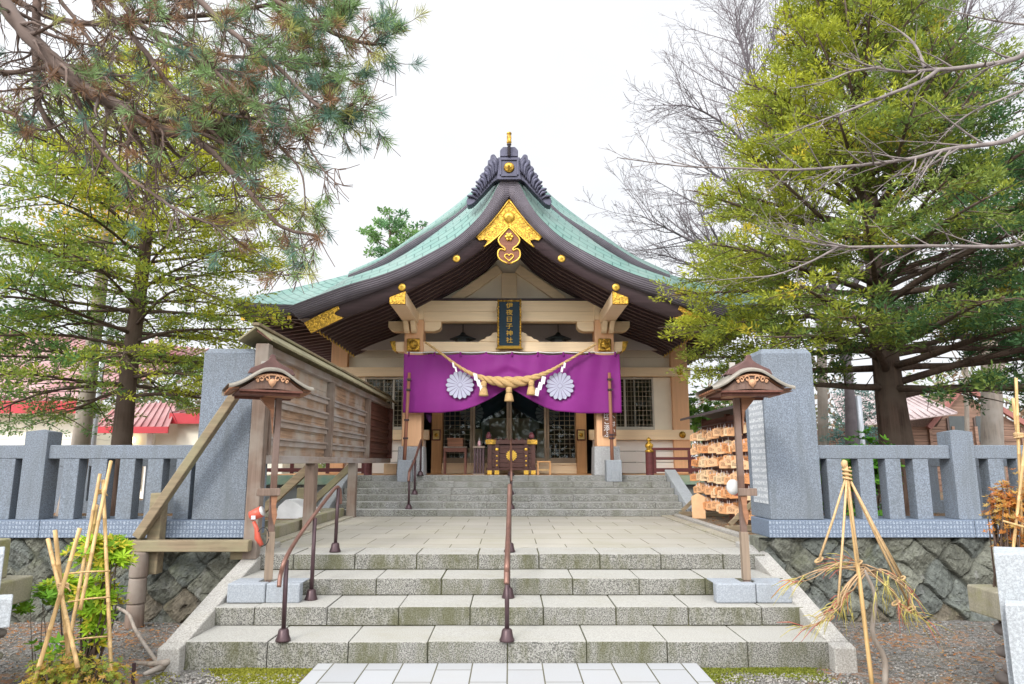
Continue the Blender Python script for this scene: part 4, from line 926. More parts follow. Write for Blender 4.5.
# plaque with the shrine's name
t = thing('name_plaque', 'navy name plaque with gold characters and gold rim on the porch beam', 'plaque', (0, 14.2, 4.4))
a = W(497.5, 300.5, 14.05); b_ = W(521, 348, 14.35); xh = .235
zt_, zb_ = a.z, b_.z; cpl = lambda x, u, d_: Vector((x+.005, 14.08+(14.33-14.08)*u+d_, zt_+(zb_-zt_)*u))
mb = MB(); mb.hexa([cpl(-xh,1,0),cpl(xh,1,0),cpl(xh,1,.05),cpl(-xh,1,.05)], [cpl(-xh,0,0),cpl(xh,0,0),cpl(xh,0,.05),cpl(-xh,0,.05)]); obj('board', mb, plain('navy_lacquer', (.006,.026,.046), .6, .2), t)
mb = MB(True)
for u0, u1, x0, x1 in ((0,1,-xh,-xh),(0,1,xh,xh),(0,0,-xh,xh)):
    for j in range(17 if x0 == x1 else 9):
        k = j/(16 if x0 == x1 else 8); mb.ellip(cpl(x0+(x1-x0)*k, u0+(u1-u0)*k, -.005), (.024,.024,.036 if x0 == x1 else .02), 6, 5)
    mb.tube([cpl(x0, u0, 0), cpl(x1, u1, 0)], .018, 6)
obj('rim', mb, M['gold'], t)
mb = MB(); mb.hexa([cpl(-xh-.06,1.03,-.10),cpl(xh+.06,1.03,-.10),cpl(xh+.06,1.03,.06),cpl(-xh-.06,1.03,.06)], [cpl(-xh+.02,.955,-.01),cpl(xh-.02,.955,-.01),cpl(xh,.955,.06),cpl(-xh,.955,.06)]); obj('foot', mb, M['goldplain'], t, .006)
tiltv = math.atan2(.25, zt_-zb_); rot = Matrix.Rotation(R(90), 3, 'X') @ Matrix.Identity(3); rot = Matrix.Rotation(-tiltv*-1, 3, 'X') @ rot
hgt = zt_-zb_; lettering('characters', '伊夜日子神社', .128, t, M['goldplain'], cpl(0, .10, -.02), hgt*.152, rot, xs=1.2)
# wooden sign on the right pillar
t = thing('pillar_sign', 'brown vertical wooden sign with white writing on the right pillar', 'sign', (PX+.05, 14.36, 2.5))
x0, x1, z0, z1 = WB(601.8, 616.5, 405, 436, 14.34); mb = MB(); mb.box(x0, x1, 14.34, 14.372, z0, z1); obj('board', mb, wood('sign_brown', (.20,.09,.05), 'z'), t, .01)
rx = Matrix.Rotation(R(90), 3, 'X')
lettering('left_column', '比こ添ふ', .135, t, M['paper'], (x0+.095, 14.335, z1-.22), .13, rx); lettering('right_column', 'へ付い', .115, t, M['paper'], (x1-.075, 14.335, z1-.24), .15, rx)
# hanging lanterns
for px, lab in ((462.3, 'dark hanging lantern left of the name plaque'), (558.8, 'dark hanging lantern right of the name plaque')):
    c = W(px, 338, 15.3); z = c.z; t = thing('hanging_lantern', lab, 'lantern', tuple(c), 'lanterns hanging under the porch')
    mb = MB(True); mb.tube([(c.x, 15.5, z+.12), (c.x, 15.5, z+.5)], .012, 6); obj('chain', mb, M['blackm'], t)
    mb = MB(); mb.lathe([(.30,.0),(.31,.02),(.18,.07),(.07,.11),(.05,.15),(.03,.17)], (c.x, 15.5, z), 6); obj('lantern_roof', mb, plain('dark_lantern_metal', (.03,.045,.05), .5, .2), t)
    mb = MB(); mb.lathe([(.16,-.26),(.18,-.02),(.18,0)], (c.x, 15.5, z), 6); obj('lantern_body', mb, plain('lantern_body', (.05,.06,.06), .5, .2), t)

# ------------------------------------------------------------------ things standing on the porch
t = thing('offertory_box', 'dark wooden offertory box with gold corners and gold crest', 'offertory box', (0, 15.0, 1.33))
YO = 14.92; x0 = W(486.5,450,YO).x; x1 = W(536.5,450,YO).x; zz = lambda py: W(510, py, YO).z; xc = (x0+x1)/2
mb = MB(); n = 5
for k in range(n): a_, b2 = zz(467.5)+(zz(444.5)-zz(467.5))*k/n, zz(467.5)+(zz(444.5)-zz(467.5))*(k+1)/n; mb.box(x0+.05, x1-.05, YO+.04, YO+.7, a_+.003, b2-.003)
obj('body', mb, M['darkwood'], t, .004)
mb = MB(); mb.box(x0-.01, x1+.01, YO-.02, YO+.74, zz(444), zz(440)); 
for k in range(9): mb.box(x0+.05+k*.115, x0+.11+k*.115, YO, YO+.72, zz(440)+.002, zz(440)+.035)
obj('slatted_top', mb, M['darkwood'], t, .006)
mb = MB(); mb.box(x0, x1, YO-.005, YO+.72, zz(470), zz(467.7)); obj('base_rail', mb, M['darkwood'], t)
for sx in (x0+.07, x0+.225, x1-.225, x1-.07):
    mb = MB(); inn = abs(sx-xc) < .4; yy = YO-.02 if inn else YO; mb.box(sx-.045, sx+.045, yy, yy+.09, 1.332, zz(444.5)); lg = obj('leg', mb, M['darkwood'], t, .004)
    mb = MB(); mb.box(sx-.05, sx+.05, yy-.008, yy+.096, 1.335, 1.335+.085); obj('gold_shoe', mb, M['goldplain'], lg, .004)
    if inn:
        for py in (449.5, 456, 461, 465.5):
            mb = MB(True); mb.ellip((sx, yy-.004, zz(py)), (.042,.02,.034) if py < 450 else (.022,.016,.022), 10, 6); obj('gold_stud', mb, M['goldplain'], lg)
for sx in (x0+.09, x1-.09): mb = MB(); mb.box(sx-.11, sx+.11, YO-.03, YO+.1, zz(444.3), zz(439.7)); obj('gold_corner', mb, M['gold'], t, .006)
mb = MB(); zc = zz(455.5); 
for k in range(16):
    a = 2*math.pi*k/16; mb.prism([Vector((xc+math.cos(b2)*r_, YO+.035, zc+math.sin(b2)*r_)) for b2, r_ in ((a-.17,.03),(a-.17,.105),(a,.12),(a+.17,.105),(a+.17,.03))], (0,-.02,0))
mb.lathe([(.03,-.03),(.035,0)], (xc, YO+.03, zc), 12, 'y'); obj('gold_crest', mb, M['goldplain'], t)
# dried flowers / sweets on the box corners
for px, lab in ((488.5, 'small reddish glass pot on the left corner of the offertory box'), (531.5, 'small reddish glass pot on the right corner of the offertory box')):
    c = W(px, 439, YO+.3); zt0 = zz(440)+.036; mb = MB(True); mb.lathe([(.04,0),(.06,.03),(.065,.07),(.045,.11),(.03,.12),(.035,.14)], (c.x, YO+.3, zt0), 14)
    tag(obj('offering_pot', mb, plain('reddish_glass', (.30,.10,.12), .25, .4, 12), loc=(c.x, YO+.3, zt0)), lab, 'pot', 'pots on the offertory box')
t = thing('slatted_stand', 'narrow dark slatted stand left of the offertory box', 'stand', (-.67, 15.0, 1.33))
x0, x1 = W(474.5,450,15).x, W(483.5,450,15).x; mb = MB(); mb.box(x0-.04, x1+.03, 14.95, 15.25, zz(448)-.0, zz(446)); obj('top', mb, M['postwood'], t, .004)
for k in range(4): xx = x0+(x1-x0)*(k+.1)/3.2; mb = MB(); mb.box(xx-.02, xx+.022, 14.98, 15.2, 1.355, zz(448)-.001); obj('slat', mb, M['railpost'], t)
mb = MB(); mb.box(x0-.03, x1+.03, 14.95, 15.25, 1.331, 1.354); obj('base', mb, M['postwood'], t)
c = ((x0+x1)/2, 15.08, zz(446)+.001); t = thing('hand_gel_bottle', 'pale pink pump bottle on the narrow slatted stand', 'bottle', c)
mb = MB(True); mb.lathe([(.035,0),(.036,.09),(.025,.11),(.012,.12)], c, 12); obj('bottle_body', mb, plain('pink_plastic', (.75,.45,.5), .3), t)
mb = MB(True); mb.lathe([(.012,.12),(.012,.16),(.004,.16),(.004,.175)], c, 8); mb.box(c[0]-.03, c[0]+.008, c[1]-.006, c[1]+.006, c[2]+.172, c[2]+.182); obj('pump', mb, M['whiteplastic'], t)
t = thing('side_table', 'brown open wooden table at the left of the doors', 'table', (-1.18, 15.3, 1.33))
x0, x1 = W(444,450,15.3).x, W(466.5,450,15.3).x; z1 = W(455,446.5,15.3).z
mb = MB(); mb.box(x0-.01, x1+.01, 15.2, 15.55, z1-.03, z1); obj('table_top', mb, M['postwood'], t, .004)
mb = MB(); mb.box(x0+.03, x1-.03, 15.22, 15.53, z1-.12, z1-.031); obj('apron', mb, M['boarddark'], t)
for xx in (x0+.02, x1-.02):
    for yy in (15.22, 15.53): mb = MB(); mb.box(xx-.018, xx+.018, yy-.018, yy+.018, 1.332, z1-.031); obj('leg', mb, M['boarddark'], t)
x0, x1 = W(447.8,442,15.35).x, W(463,442,15.35).x; z0 = z1+.001; zt0 = W(455,438,15.3).z; t = thing('wooden_box', 'small brown lidded box on the table by the doors', 'box', ((x0+x1)/2, 15.38, z0))
mb = MB(); mb.box(x0, x1, 15.28, 15.5, z0, zt0-.03); obj('box_body', mb, wood('mid_brown', (.26,.12,.07), 'x'), t, .004); mb = MB(); mb.box(x0-.01, x1+.01, 15.27, 15.51, zt0-.029, zt0); obj('lid', mb, wood('mid_brown_lid', (.30,.14,.08), 'x'), t, .004)
t = thing('low_stool', 'low light-brown wooden stool right of the offertory box', 'stool', (.70, 15.0, 1.33))
x0, x1 = W(537,465,14.9).x, W(551,465,14.9).x; z1 = W(540,461,14.9).z; mb = MB(); mb.box(x0, x1, 14.85, 15.1, z1-.03, z1); obj('seat', mb, M['brownpost'], t, .004)
for xx in (x0+.02, x1-.02):
    for yy in (14.87, 15.08): mb = MB(); mb.box(xx-.014, xx+.014, yy-.014, yy+.014, 1.332, z1-.031); obj('leg', mb, M['brownpost'], t)
mb = MB(); mb.box(x0+.03, x1-.03, 14.862, 14.88, 1.42, 1.445); obj('stretcher', mb, M['bamboo'], t)
x0, x1 = W(384.5,468,15.2).x, W(397.5,468,15.2).x; mb = MB(); mb.box(x0, x1, 15.1, 15.4, 1.332, W(390,463.5,15.2).z)
t = tag(obj('storage_box', mb, plain('tan_card', (.58,.42,.26), .7), bevel=.012, loc=((x0+x1)/2, 15.25, 1.332)), 'plain tan box on the verandah left of the left pillar', 'box')
# slim wooden flag poles in stone sockets
for px0, px1, bx0, bx1, by, lab in ((409.3,404.3,398.3,411.8,481,'slim brown wooden pole in a pale stone block at the left porch pillar'), (609.3,612.2,605.8,621.5,475.5,'slim brown wooden pole in a pale stone block at the right porch pillar')):
    Yp = 14.02; top = W(px0, 372.7, Yp); bot = W(px1, 459.5, Yp)
    t = thing('flag_pole', lab, 'pole', tuple(bot), 'slim poles before the curtain')
    mb = MB(True); mb.tube([bot-Vector((0,0,.12)), bot.lerp(top, .45), top], [.038,.036,.032], 10); obj('pole', mb, wood('pole_wood', (.30,.13,.08), 'z', .2, .5), t)
    for u in (.24, .45 if px0 < 500 else .28, .80, .92):
        c = bot.lerp(top, u); mb = MB(); mb.lathe([(.045,-.02),(.052,-.018),(.052,.018),(.045,.02)], c, 12); mb.box(c.x-.02, c.x+.06, c.y-.07, c.y-.04, c.z-.012, c.z+.012); obj('clamp', mb, M['railpost'], t)
    x0, x1, z0, z1 = WB(bx0, bx1, 460, by, Yp-.12); floor = 1.215 if px0 < 500 else 1.331; y0 = 13.80 if px0 < 500 else 13.92
    y0 = 13.82; floor = 1.216
    t = thing('stone_socket', lab.replace('slim brown wooden pole in a pale', 'pale blue-grey').replace('block at', 'block holding the pole at'), 'stone block', ((x0+x1)/2, 14.0, floor), 'stone blocks of the poles')
    mb = MB(); mb.box(x0, x1, y0, 14.095, floor, z1); obj('block', mb, M['whiteblock'], t, .01)
    mb = MB(); mb.box(x0+.1, x1-.06, y0-.03, y0-.001, floor, (floor+z1)/2); obj('wedge', mb, M['whiteblock'], t, .006)
# ------------------------------------------------------------------ garden lamps with curved roofs
def lamp(label, loc, rot, s):
    t = thing('garden_lamp', label, 'lamp post', (0,0,0), 'roofed wooden lamp posts on the steps')
    H0 = 1.69; RS = .80; OX = .06 if s > 0 else -.12; sub0 = len(bpy.data.objects); before = set(bpy.data.objects)
    mb = MB(); mb.box(-.028,.028,-.032,.032,0,H0+.14); obj('post', mb, M['lampwood'], t, .006)
    mb = MB(); mb.box(-.035,.035,-.038,.038,.02,.46); obj('post_sleeve', mb, wood('sleeve', (.25,.19,.14), 'z', .2), t, .004)
    hp = [(0,0),(.06,-.004),(.12,-.018),(.20,-.058),(.28,-.105),(.36,-.142),(.43,-.165),(.475,-.172)]
    pr = [(-x,z) for x, z in hp[::-1]][:-1]+hp; pr = [tuple(v) for v in spline(pr, 40)]
    zt = H0+.30; y0, y1 = -.40, .34
    mb = MB(True); rows = []
    for y, dz in ((y0,-.032),(y0-.010,-.014),(y0,0),(y0+.06,.012),(y1,.012),(y1+.01,-.02),(y1,-.045)): rows.append([Vector((x, y, zt+z+dz)) for x, z in pr])
    mb.grid(rows); obj('curved_roof', mb, M['lamproof'], t)
    mb = MB(True); mb.grid([[Vector((x*.97, y, zt+z-.047)) for x, z in pr] for y in (y0+.02, y1-.02)]); obj('roof_boards', mb, M['lampcarve'], t)
    # front and rear arch boards
    for y in (y0+.05, y1-.07):
        up = [Vector((x*.90, y, zt+z*.98-.05)) for x, z in pr]; lo = [Vector((x*.90, y, min(zt+z*.9-.05, zt-.175+.04*math.cos(x*3))-.05*(1-abs(x)/.475)**.5+.03)) for x, z in pr]
        lo = [Vector((x*.90, y, zt-.206+.012*max(0, 1-(x/.25)**2))) for x, z in pr]
        mb = MB(); mb.grid([up, lo]); mb.grid([[v+Vector((0,.025,0)) for v in up], [v+Vector((0,.025,0)) for v in lo]]); mb.grid([lo, [v+Vector((0,.025,0)) for v in lo]]); ar = obj('arch_board', mb, M['lampwood'], t)
    # carved panel: scrolls round a pendant
    mb = MB(True)
    for sx in (-1, 1):
        for cx, cz, r_ in ((.055,-.10,.033),(.12,-.108,.027),(.165,-.125,.016)):
            mb.tube([(sx*(cx+math.cos(a)*r_*(1-a/9)), y0+.035, zt+cz+math.sin(a)*r_*(1-a/9)) for a in np.linspace(0, 6.5, 16)], .009, 5)
    mb.tube([(x, y0+.036, zt-.062-.9*x*x) for x in np.linspace(-.2,.2,14)], .010, 5)
    mb.prism([Vector((x, y0+.03, zt+z)) for x, z in ((-.05,-.115),(-.035,-.15),(0,-.185),(.035,-.15),(.05,-.115),(0,-.10))], (0,.015,0)); obj('carving', mb, wood('light_carving', (.55,.31,.18), 'x', .2), t)
    mb = MB(); mb.box(-.36,.36,y0+.05,y1-.05,zt-.225,zt-.205); 
    for yy in (y0+.1, y1-.14): mb.box(-.34,.34,yy,yy+.05,zt-.25,zt-.226)
    obj('lamp_frame', mb, M['boarddark'], t, .004)
    for sx in (-1, 1):
        for k in range(9): yy = y0+.05+k*.075; mb = MB(); mb.box(*sorted((sx*.36, sx*.455)), yy, yy+.03, zt-.205, zt-.188); obj('rafter_end', mb, M['lampcarve'], t)
    # ridge ornament
    mb = MB(); P = [(-.27,-.05),(-.24,.0),(-.17,.025),(-.10,.055),(-.05,.085),(-.03,.115),(-.035,.13),(0,.145),(.035,.13),(.03,.115),(.05,.085),(.10,.055),(.17,.025),(.24,.0),(.27,-.05)]
    mb.prism([Vector((x, y0+.10, zt+z)) for x, z in P], (0,.05,0)); mb.prism([Vector((x, y0+.15, zt+z)) for x, z in ((-.16,.0),(-.03,.10),(.03,.10),(.16,0))], (0,.52,0)); obj('ridge', mb, M['ridgewood'], t, .006)
    mb = MB(); mb.box(-.035,.035,y1-.06,y1-.02,zt+.0,zt+.15); obj('ridge_end', mb, plain('weathered_cap', (.42,.40,.36), .7), t, .004)
    # bracket under the roof, and the small cross arm
    mb = MB(); mb.prism([Vector((x, -.035, z)) for x, z in ((.042*s,H0+.05),(.18*s,H0+.05),(.14*s,H0-.0),(.07*s,H0-.08),(.05*s,H0-.22),(.042*s,H0-.3))], (0,.07,0)); mb.box(-.14,.14,-.25,.045,H0-.0+.051,H0+.09); obj('bracket', mb, M['lampcarve'], t, .004)
    mb = MB(); mb.box(*sorted((-.05, .12)) if s > 0 else (-.16, .05), -.11, -.052, .80, .87); obj('cross_arm', mb, M['postwood'], t, .006)
    mb = MB(); sx = -1 if s < 0 else 1; mb.prism([Vector((x, -.09, z)) for x, z in ((-.03,.799),(.03,.799),(.02,.70),(.035,.62),(.015,.52),(-.01,.60),(-.02,.70))], (0,.035,0)); obj('arm_bracket', mb, M['lampcarve'], t, .004)
    for o in bpy.data.objects:
        if o in before or o.name.split('.')[0] in ('post', 'post_sleeve', 'cross_arm', 'arm_bracket', 'bracket'): continue
        for v in o.data.vertices: v.co.x = v.co.x*RS+OX
    return t
pR = WZ(746.5, 582, .48); pL = WZ(268, 582, .48)
tR = lamp('wooden lamp post with a curved roof beside the votive plaques', pR, 0, 1)
tR.location = (pR.x, pR.y, .482); tR.rotation_euler = (0,0,R(-3))
tL = lamp('wooden lamp post with a curved roof and ridge beside the notice board', pL, 0, -1)
tL.location = (pL.x, pL.y, .482); tL.rotation_euler = (0,0,R(27))
for s, p, x0, x1 in ((1, pR, 717, 793), (-1, pL, 226, 299)):
    a, b_ = WZ(x0, 603.5, .32), WZ(x1, 603.5, .32); p = Vector((p.x, max(p.y, a.y+.16), p.z)); yb = a.y
    t = thing('lamp_base_stone', 'pale granite blocks round the foot of the %s lamp post' % ('right-hand' if s > 0 else 'left-hand'), 'stone block', ((a.x+b_.x)/2, 6.7, .325), 'granite blocks at the lamp posts')
    zt = .495; xm = (a.x+b_.x)/2+.02; 
    for q0, q1 in ((a.x, xm-.003), (xm+.003, b_.x)): mb = MB(); mb.box(q0, q1, yb, p.y-.065, .322, zt); obj('front_block', mb, M['whiteblock'], t, .012)
    mb = MB(); mb.box(a.x, p.x-.07, p.y-.06, p.y+.14, .483, zt); mb.box(p.x+.07, b_.x, p.y-.06, p.y+.14, .483, zt); obj('rear_block', mb, M['whiteblock'], t, .006)
# red reflector lamp clipped to the left post, white one on the right post
c = W(256, 514, pL.y-.12); t = thing('reflector_lamp', 'red reflector lamp with black cable hanging on the left lamp post', 'work lamp', tuple(c))
ax = Vector((.95,-.15,.42)).normalized(); mb = MB(True); mb.tube([c-ax*.06, c-ax*.05, c+ax*.06, c+ax*.063], [.03,.048,.052,.042], 14); obj('shade', mb, M['redpaint'], t)
mb = MB(True); mb.tube([c+ax*.064, c+ax*.072], [.045,.047], 14); obj('lens', mb, M['whiteplastic'], t)
mb = MB(); mb.box(c.x-.02, c.x+.02, c.y-.066, c.y-.06, c.z-.045, c.z-.01); obj('maker_plate', mb, M['metalpole'], t)
d0 = c-ax*.02+Vector((0,0,-.06)); mb = MB(True); mb.tube([d0, d0+Vector((.03,0,-.06)), d0+Vector((.045,0,-.15)), d0+Vector((.09,0,-.22))], [.017,.02,.03,.022], 8); obj('handle', mb, M['redpaint'], t)
mb = MB(True); cc = d0+Vector((.10,-.01,-.14)); mb.tube([cc+Vector((math.cos(a)*.055, 0, math.sin(a)*.085)) for a in np.linspace(0, 6.1, 20)], .005, 5); obj('cable', mb, M['blackm'], t)
c = W(733, 487, pR.y+.1); t = thing('reflector_lamp', 'white round lamp with red rim on the right lamp post', 'work lamp', tuple(c))
mb = MB(True); mb.ellip(c, (.065,.05,.075), 16, 10); obj('globe', mb, M['whiteplastic'], t)
mb = MB(True); mb.lathe([(.05,.0),(.07,.05),(.03,.09)], c+Vector((.05,.0,-.02)), 12, 'y'); obj('red_back', mb, M['redpaint'], t)

# ------------------------------------------------------------------ handrails
def handrail(label, bases, rail, group, rtop=.0, copperR=.022, postR=.019):
    b0 = WZ(bases[0][0], bases[0][1], bases[0][2]); t = thing('handrail', label, 'handrail', tuple(b0), group)
    Y = []
    for px, py, z, tx, ty in bases:
        b_ = WZ(px, py, z); Y.append(b_.y); top = W(tx, ty, b_.y)
        mb = MB(True); mb.tube([b_+Vector((0,0,.05)), Vector((top.x, b_.y, top.z))], postR, 10); ps = obj('post', mb, M['railpost'], t)
        mb = MB(True); mb.lathe([(.062,.001),(.062,.012),(.05,.04),(.042,.085),(.034,.095),(.02,.10)], b_, 12); obj('base_cup', mb, M['railpost'], ps)
    pts = [W(px, py, yy) for px, py, yy in rail]; sp = [Vector(v) for v in spline([tuple(p) for p in pts], 60)]
    mb = MB(True); mb.tube(sp, copperR, 12); obj('rail', mb, M['copperrail'], t); return t
y = [WZ(283,641,.16).y, WZ(311,600,.32).y, WZ(335,552,.64).y]
handrail('copper-topped handrail left of the lower steps', [(283,641,.16,286.5,560),(311,600,.32,315,518),(335,552,.64,338.5,488)],
         [(279,587,y[0]-.08),(280.5,575,y[0]-.05),(286,558,y[0]),(299,536,y[1]-.25),(315,514,y[1]+.05),(328,497,y[2]-.3),(336,487.5,y[2]-.05),(339.5,489,y[2]+.05),(340.5,497,y[2]+.07),(340.5,504,y[2]+.07)], 'handrails of the lower steps', copperR=.0185)
yc = [WZ(507,641,.16).y, WZ(508,598,.32).y, WZ(509.5,552,.64).y]
handrail('copper-topped handrail in the middle of the lower steps', [(507,641,.16,507,575),(508.2,598,.32,508.6,535),(509.6,552,.64,509.8,492)],
         [(506.6,584,yc[0]-.10),(506.7,574,yc[0]-.06),(507.2,558,yc[0]+.05),(508.3,530,yc[1]),(509.2,500,yc[2]-.2),(509.6,487,yc[2]),(509.7,487,yc[2]+.08),(509.8,494,yc[2]+.11)], 'handrails of the lower steps', copperR=.0235, postR=.020)
yu = [12.75, 13.35, 14.1]
def bz(px, Y, z): p = Vector((W(px, 490, Y).x, Y, z)); return p
def handrail2(label, xs, lab2):
    t = thing('handrail', label, 'handrail', (W(xs[0],490,yu[0]).x, yu[0], .755), 'handrails of the upper steps'); P = []
    for px, Y, z in zip(xs, yu, (.755, .985, 1.33)):
        b_ = bz(px, Y, z); top = b_+Vector((0,0,.66)); P.append(top)
        mb = MB(True); mb.tube([b_, top], .022, 8); ps = obj('post', mb, M['railpost'], t)
        mb = MB(True); mb.lathe([(.07,.001),(.065,.02),(.05,.06),(.03,.09)], b_, 10); obj('base_cup', mb, M['railpost'], ps)
    pts = [P[0]+Vector((0,-.10,-.16)), P[0]+Vector((0,-.06,-.06)), P[0]+Vector((0,.03,.03)), P[1]+Vector((0,0,.03)), P[2]+Vector((0,-.05,.03)), P[2]+Vector((0,.05,0))]
    mb = MB(True); mb.tube([Vector(v) for v in spline([tuple(p) for p in pts], 40)], .024, 10); obj('rail', mb, M['copperrail'], t)
handrail2('brown handrail at the left of the upper steps', (409, 414.6, 420), '')
handrail2('brown handrail in the middle of the upper steps before the offertory box', (511.3, 511.0, 510.8), '')

# ------------------------------------------------------------------ wooden notice board in perspective on the left
NX = -2.77
yb = [WX(px, 462, NX).y for px in (263, 326.5, 365, 388.5)]
zB = 1.6; zE = WX(325, 372, NX).z; zP = zE-.10
t = thing('notice_board', 'long weathered wooden notice board with small roof on posts left of the terrace', 'notice board', (NX, 10, .66))
YY = [7.72]+yb[1:]
YY[0] = yb[0]
for i in range(3):
    y0, y1 = YY[i]+.04, YY[i+1]-.04; m_ = M['boarddark'] if i == 2 else M['boardpale']
    mb = MB(); zz_ = zB+.06; 
    while zz_ < zP-.02: h = min(.165, zP-zz_); mb.box(NX-.07, NX-.035, y0-.04, y1+.04, zz_, zz_+h-.004); zz_ += h
    obj('back_panel', mb, m_, t)
    for k in range(5):
        z = zB+.26+.225*k
        if z > zP-.12: break
        mb = MB(); mb.box(NX-.034, NX+.022, y0, y1, z, z+.028); mb.box(NX-.034, NX+.0, y0, y1, z-.07, z-.001); obj('ledge', mb, M['boarddark'] if i == 2 else M['boardwood'], t, .004)
mb = MB(); mb.box(NX-.09, NX+.05, YY[0]-.05, YY[3], zB-.02, zB+.075); obj('bottom_beam', mb, M['boardwood'], t, .008)
mb = MB(); mb.box(NX-.09, NX+.04, YY[0]-.05, YY[3], zP-.02, zP+.08); obj('top_beam', mb, M['boardwood'], t, .008)
for i, y in enumerate(YY):
    mb = MB(); y_ = y-.035 if i in (1, 2) else (y-.05 if i == 0 else y-.06); mb.box(NX-.034, NX+.075, y_, y_+.07, zB-.0+.078, zP-.022); obj('strut', mb, M['boarddark'] if i == 3 else M['postwood'], t, .006)
for py, yq in ((540, YY[0]-.28),):
    pass
# tall near post and legs
xa_, xb_ = W(243, 540, 7.42).x, W(257, 540, 7.42).x; mb = MB(); mb.box(xa_, xb_, 7.42, 7.55, .60, zE-.05); obj('end_post', mb, M['postwood'], t, .01); mb = MB(); mb.box(NX-.06, NX+.03, 7.555, YY[0]-.06, 1.5, zE-.05); obj('end_panel', mb, M['boardwood'], t, .006)
for px, py in ((313,517),(354,507)):
    y = WX(px, 462, NX).y; mb = MB(); mb.box(NX-.09, NX+.06, y-.07, y+.07, .5, zB-.021); obj('leg', mb, M['postwood'], t, .01)
    mb = MB(); mb.bar((NX-.9, y+.02, .72), (NX-.06, y+.02, zB-.08), .09, .11); obj('leg_brace', mb, M['braceold'], t, .008)
    mb = MB(); mb.box(NX-.98, NX-.84, y-.05, y+.09, .5, 1.15); obj('stub_post', mb, M['braceold'], t, .01)
# little roof: two slopes along the board
zr_ = zE+.16
mb = MB()
for s in (-1, 1):
    a = Vector((NX-.03, 0, zr_)); b_ = Vector((NX-.03+s*.19, 0, zr_-.15)); y0, y1 = 7.45, YY[3]+.1
    mb.hexa([(a.x,y0,a.z-.03),(b_.x,y0,b_.z-.03),(b_.x,y1,b_.z-.03),(a.x,y1,a.z-.03)] if s > 0 else [(b_.x,y0,b_.z-.03),(a.x,y0,a.z-.03),(a.x,y1,a.z-.03),(b_.x,y1,b_.z-.03)],
            [(a.x,y0,a.z),(b_.x,y0,b_.z),(b_.x,y1,b_.z),(a.x,y1,a.z)] if s > 0 else [(b_.x,y0,b_.z),(a.x,y0,a.z),(a.x,y1,a.z),(b_.x,y1,b_.z)])
rf = obj('board_roof', mb, plain('mossy_roof_edge', (.27,.245,.15), .8, .3, 5), t, .006)
mb = MB(); mb.box(NX-.07, NX+.01, 7.43, YY[3]+.12, zr_-.005, zr_+.03); obj('roof_ridge', mb, M['braceold'], rf, .006)
y = 7.5
while y < YY[3]: mb = MB(); mb.bar((NX+.13,y,zr_-.155), (NX-.03,y,zr_-.045), .03, .03); obj('roof_rafter', mb, M['boarddark'], rf); y += .24
# side braces of the near end: diagonal, sill beam, propping posts
yN = 7.34; A1 = W(236, 394, yN); A2 = W(138, 537, yN)
mb = MB(); mb.bar((A1.x, yN, A1.z), (A2.x, yN, A2.z), .09, .115, (0,1,0)); obj('diagonal_brace', mb, M['braceold'], t, .01)
a = W(128, 546, yN); b_ = W(250, 546.5, yN); mb = MB(); mb.box(a.x, b_.x, yN-.05, yN+.06, a.z-.055, a.z+.06); obj('sill_beam', mb, M['braceold'], t, .01)
mb = MB(); c = W(245, 552, yN+.25); mb.box(c.x-.10, c.x+.12, yN+.1, yN+.45, c.z-.06, c.z+.08); obj('end_block', mb, M['braceold'], t, .01)
c = W(156, 540, yN+.12); mb = MB(); mb.box(c.x-.075, c.x+.06, yN+.065, yN+.2, .45, W(156, 493, yN+.1).z); obj('short_post', mb, M['braceold'], t, .01)
c = W(137, 590, yN); mb = MB(True)
zg = -.08; ztp = a.z-.057
for k in range(3): z0 = zg+(ztp-zg)*k/3; mb.lathe([(.086,z0+.004),(.09,z0+.02),(.084,z0+(ztp-zg)/3-.02),(.08,z0+(ztp-zg)/3-.001)], (c.x, yN, 0), 14)
obj('round_prop', mb, M['postwood'], t)

# ------------------------------------------------------------------ rack of votive plaques
EX = 3.45; t = thing('plaque_rack', 'dark roofed rack crowded with votive plaques right of the terrace', 'rack', (EX, 11, .66))
ye0, ye1 = 9.6, 12.55; zre = WX(700, 416, EX).z
zre = W(692, 416, 12.8).z
for y in (ye0+.1, 11.1, ye1-.1): mb = MB(); mb.box(EX+.05, EX+.13, y-.04, y+.04, .68, zre-.08); obj('post', mb, M['boarddark'], t, .006)
for y in (ye0+.1, ye1-.2):
    mb = MB(); mb.box(EX-.45, EX+.65, y-.06, y+.06, .662, .74); obj('foot', mb, M['braceold'], t, .01)
    mb = MB(); mb.bar((EX-.4, y, .75), (EX+.05, y, 1.15), .05, .06); mb.bar((EX+.58, y, .75), (EX+.13, y, 1.15), .05, .06); obj('foot_brace', mb, M['braceold'], t, .006)
mb = MB(); mb.hexa([(EX-.28,ye0-.15,zre-.10),(EX+.1,ye0-.15,zre+.0),(EX+.1,ye1+.15,zre+.0),(EX-.28,ye1+.15,zre-.10)], [(EX-.28,ye0-.15,zre-.06),(EX+.1,ye0-.15,zre+.04),(EX+.1,ye1+.15,zre+.04),(EX-.28,ye1+.15,zre-.06)])
mb.hexa([(EX+.1,ye0-.15,zre+.0),(EX+.45,ye0-.15,zre-.10),(EX+.45,ye1+.15,zre-.10),(EX+.1,ye1+.15,zre+.0)], [(EX+.1,ye0-.15,zre+.04),(EX+.45,ye0-.15,zre-.06),(EX+.45,ye1+.15,zre-.06),(EX+.1,ye1+.15,zre+.04)]); obj('rack_roof', mb, plain('dark_roof_sheet', (.07,.06,.06), .5), t, .004)
zrow = [2.12-.232*k for k in range(6)]
mb = MB(True)
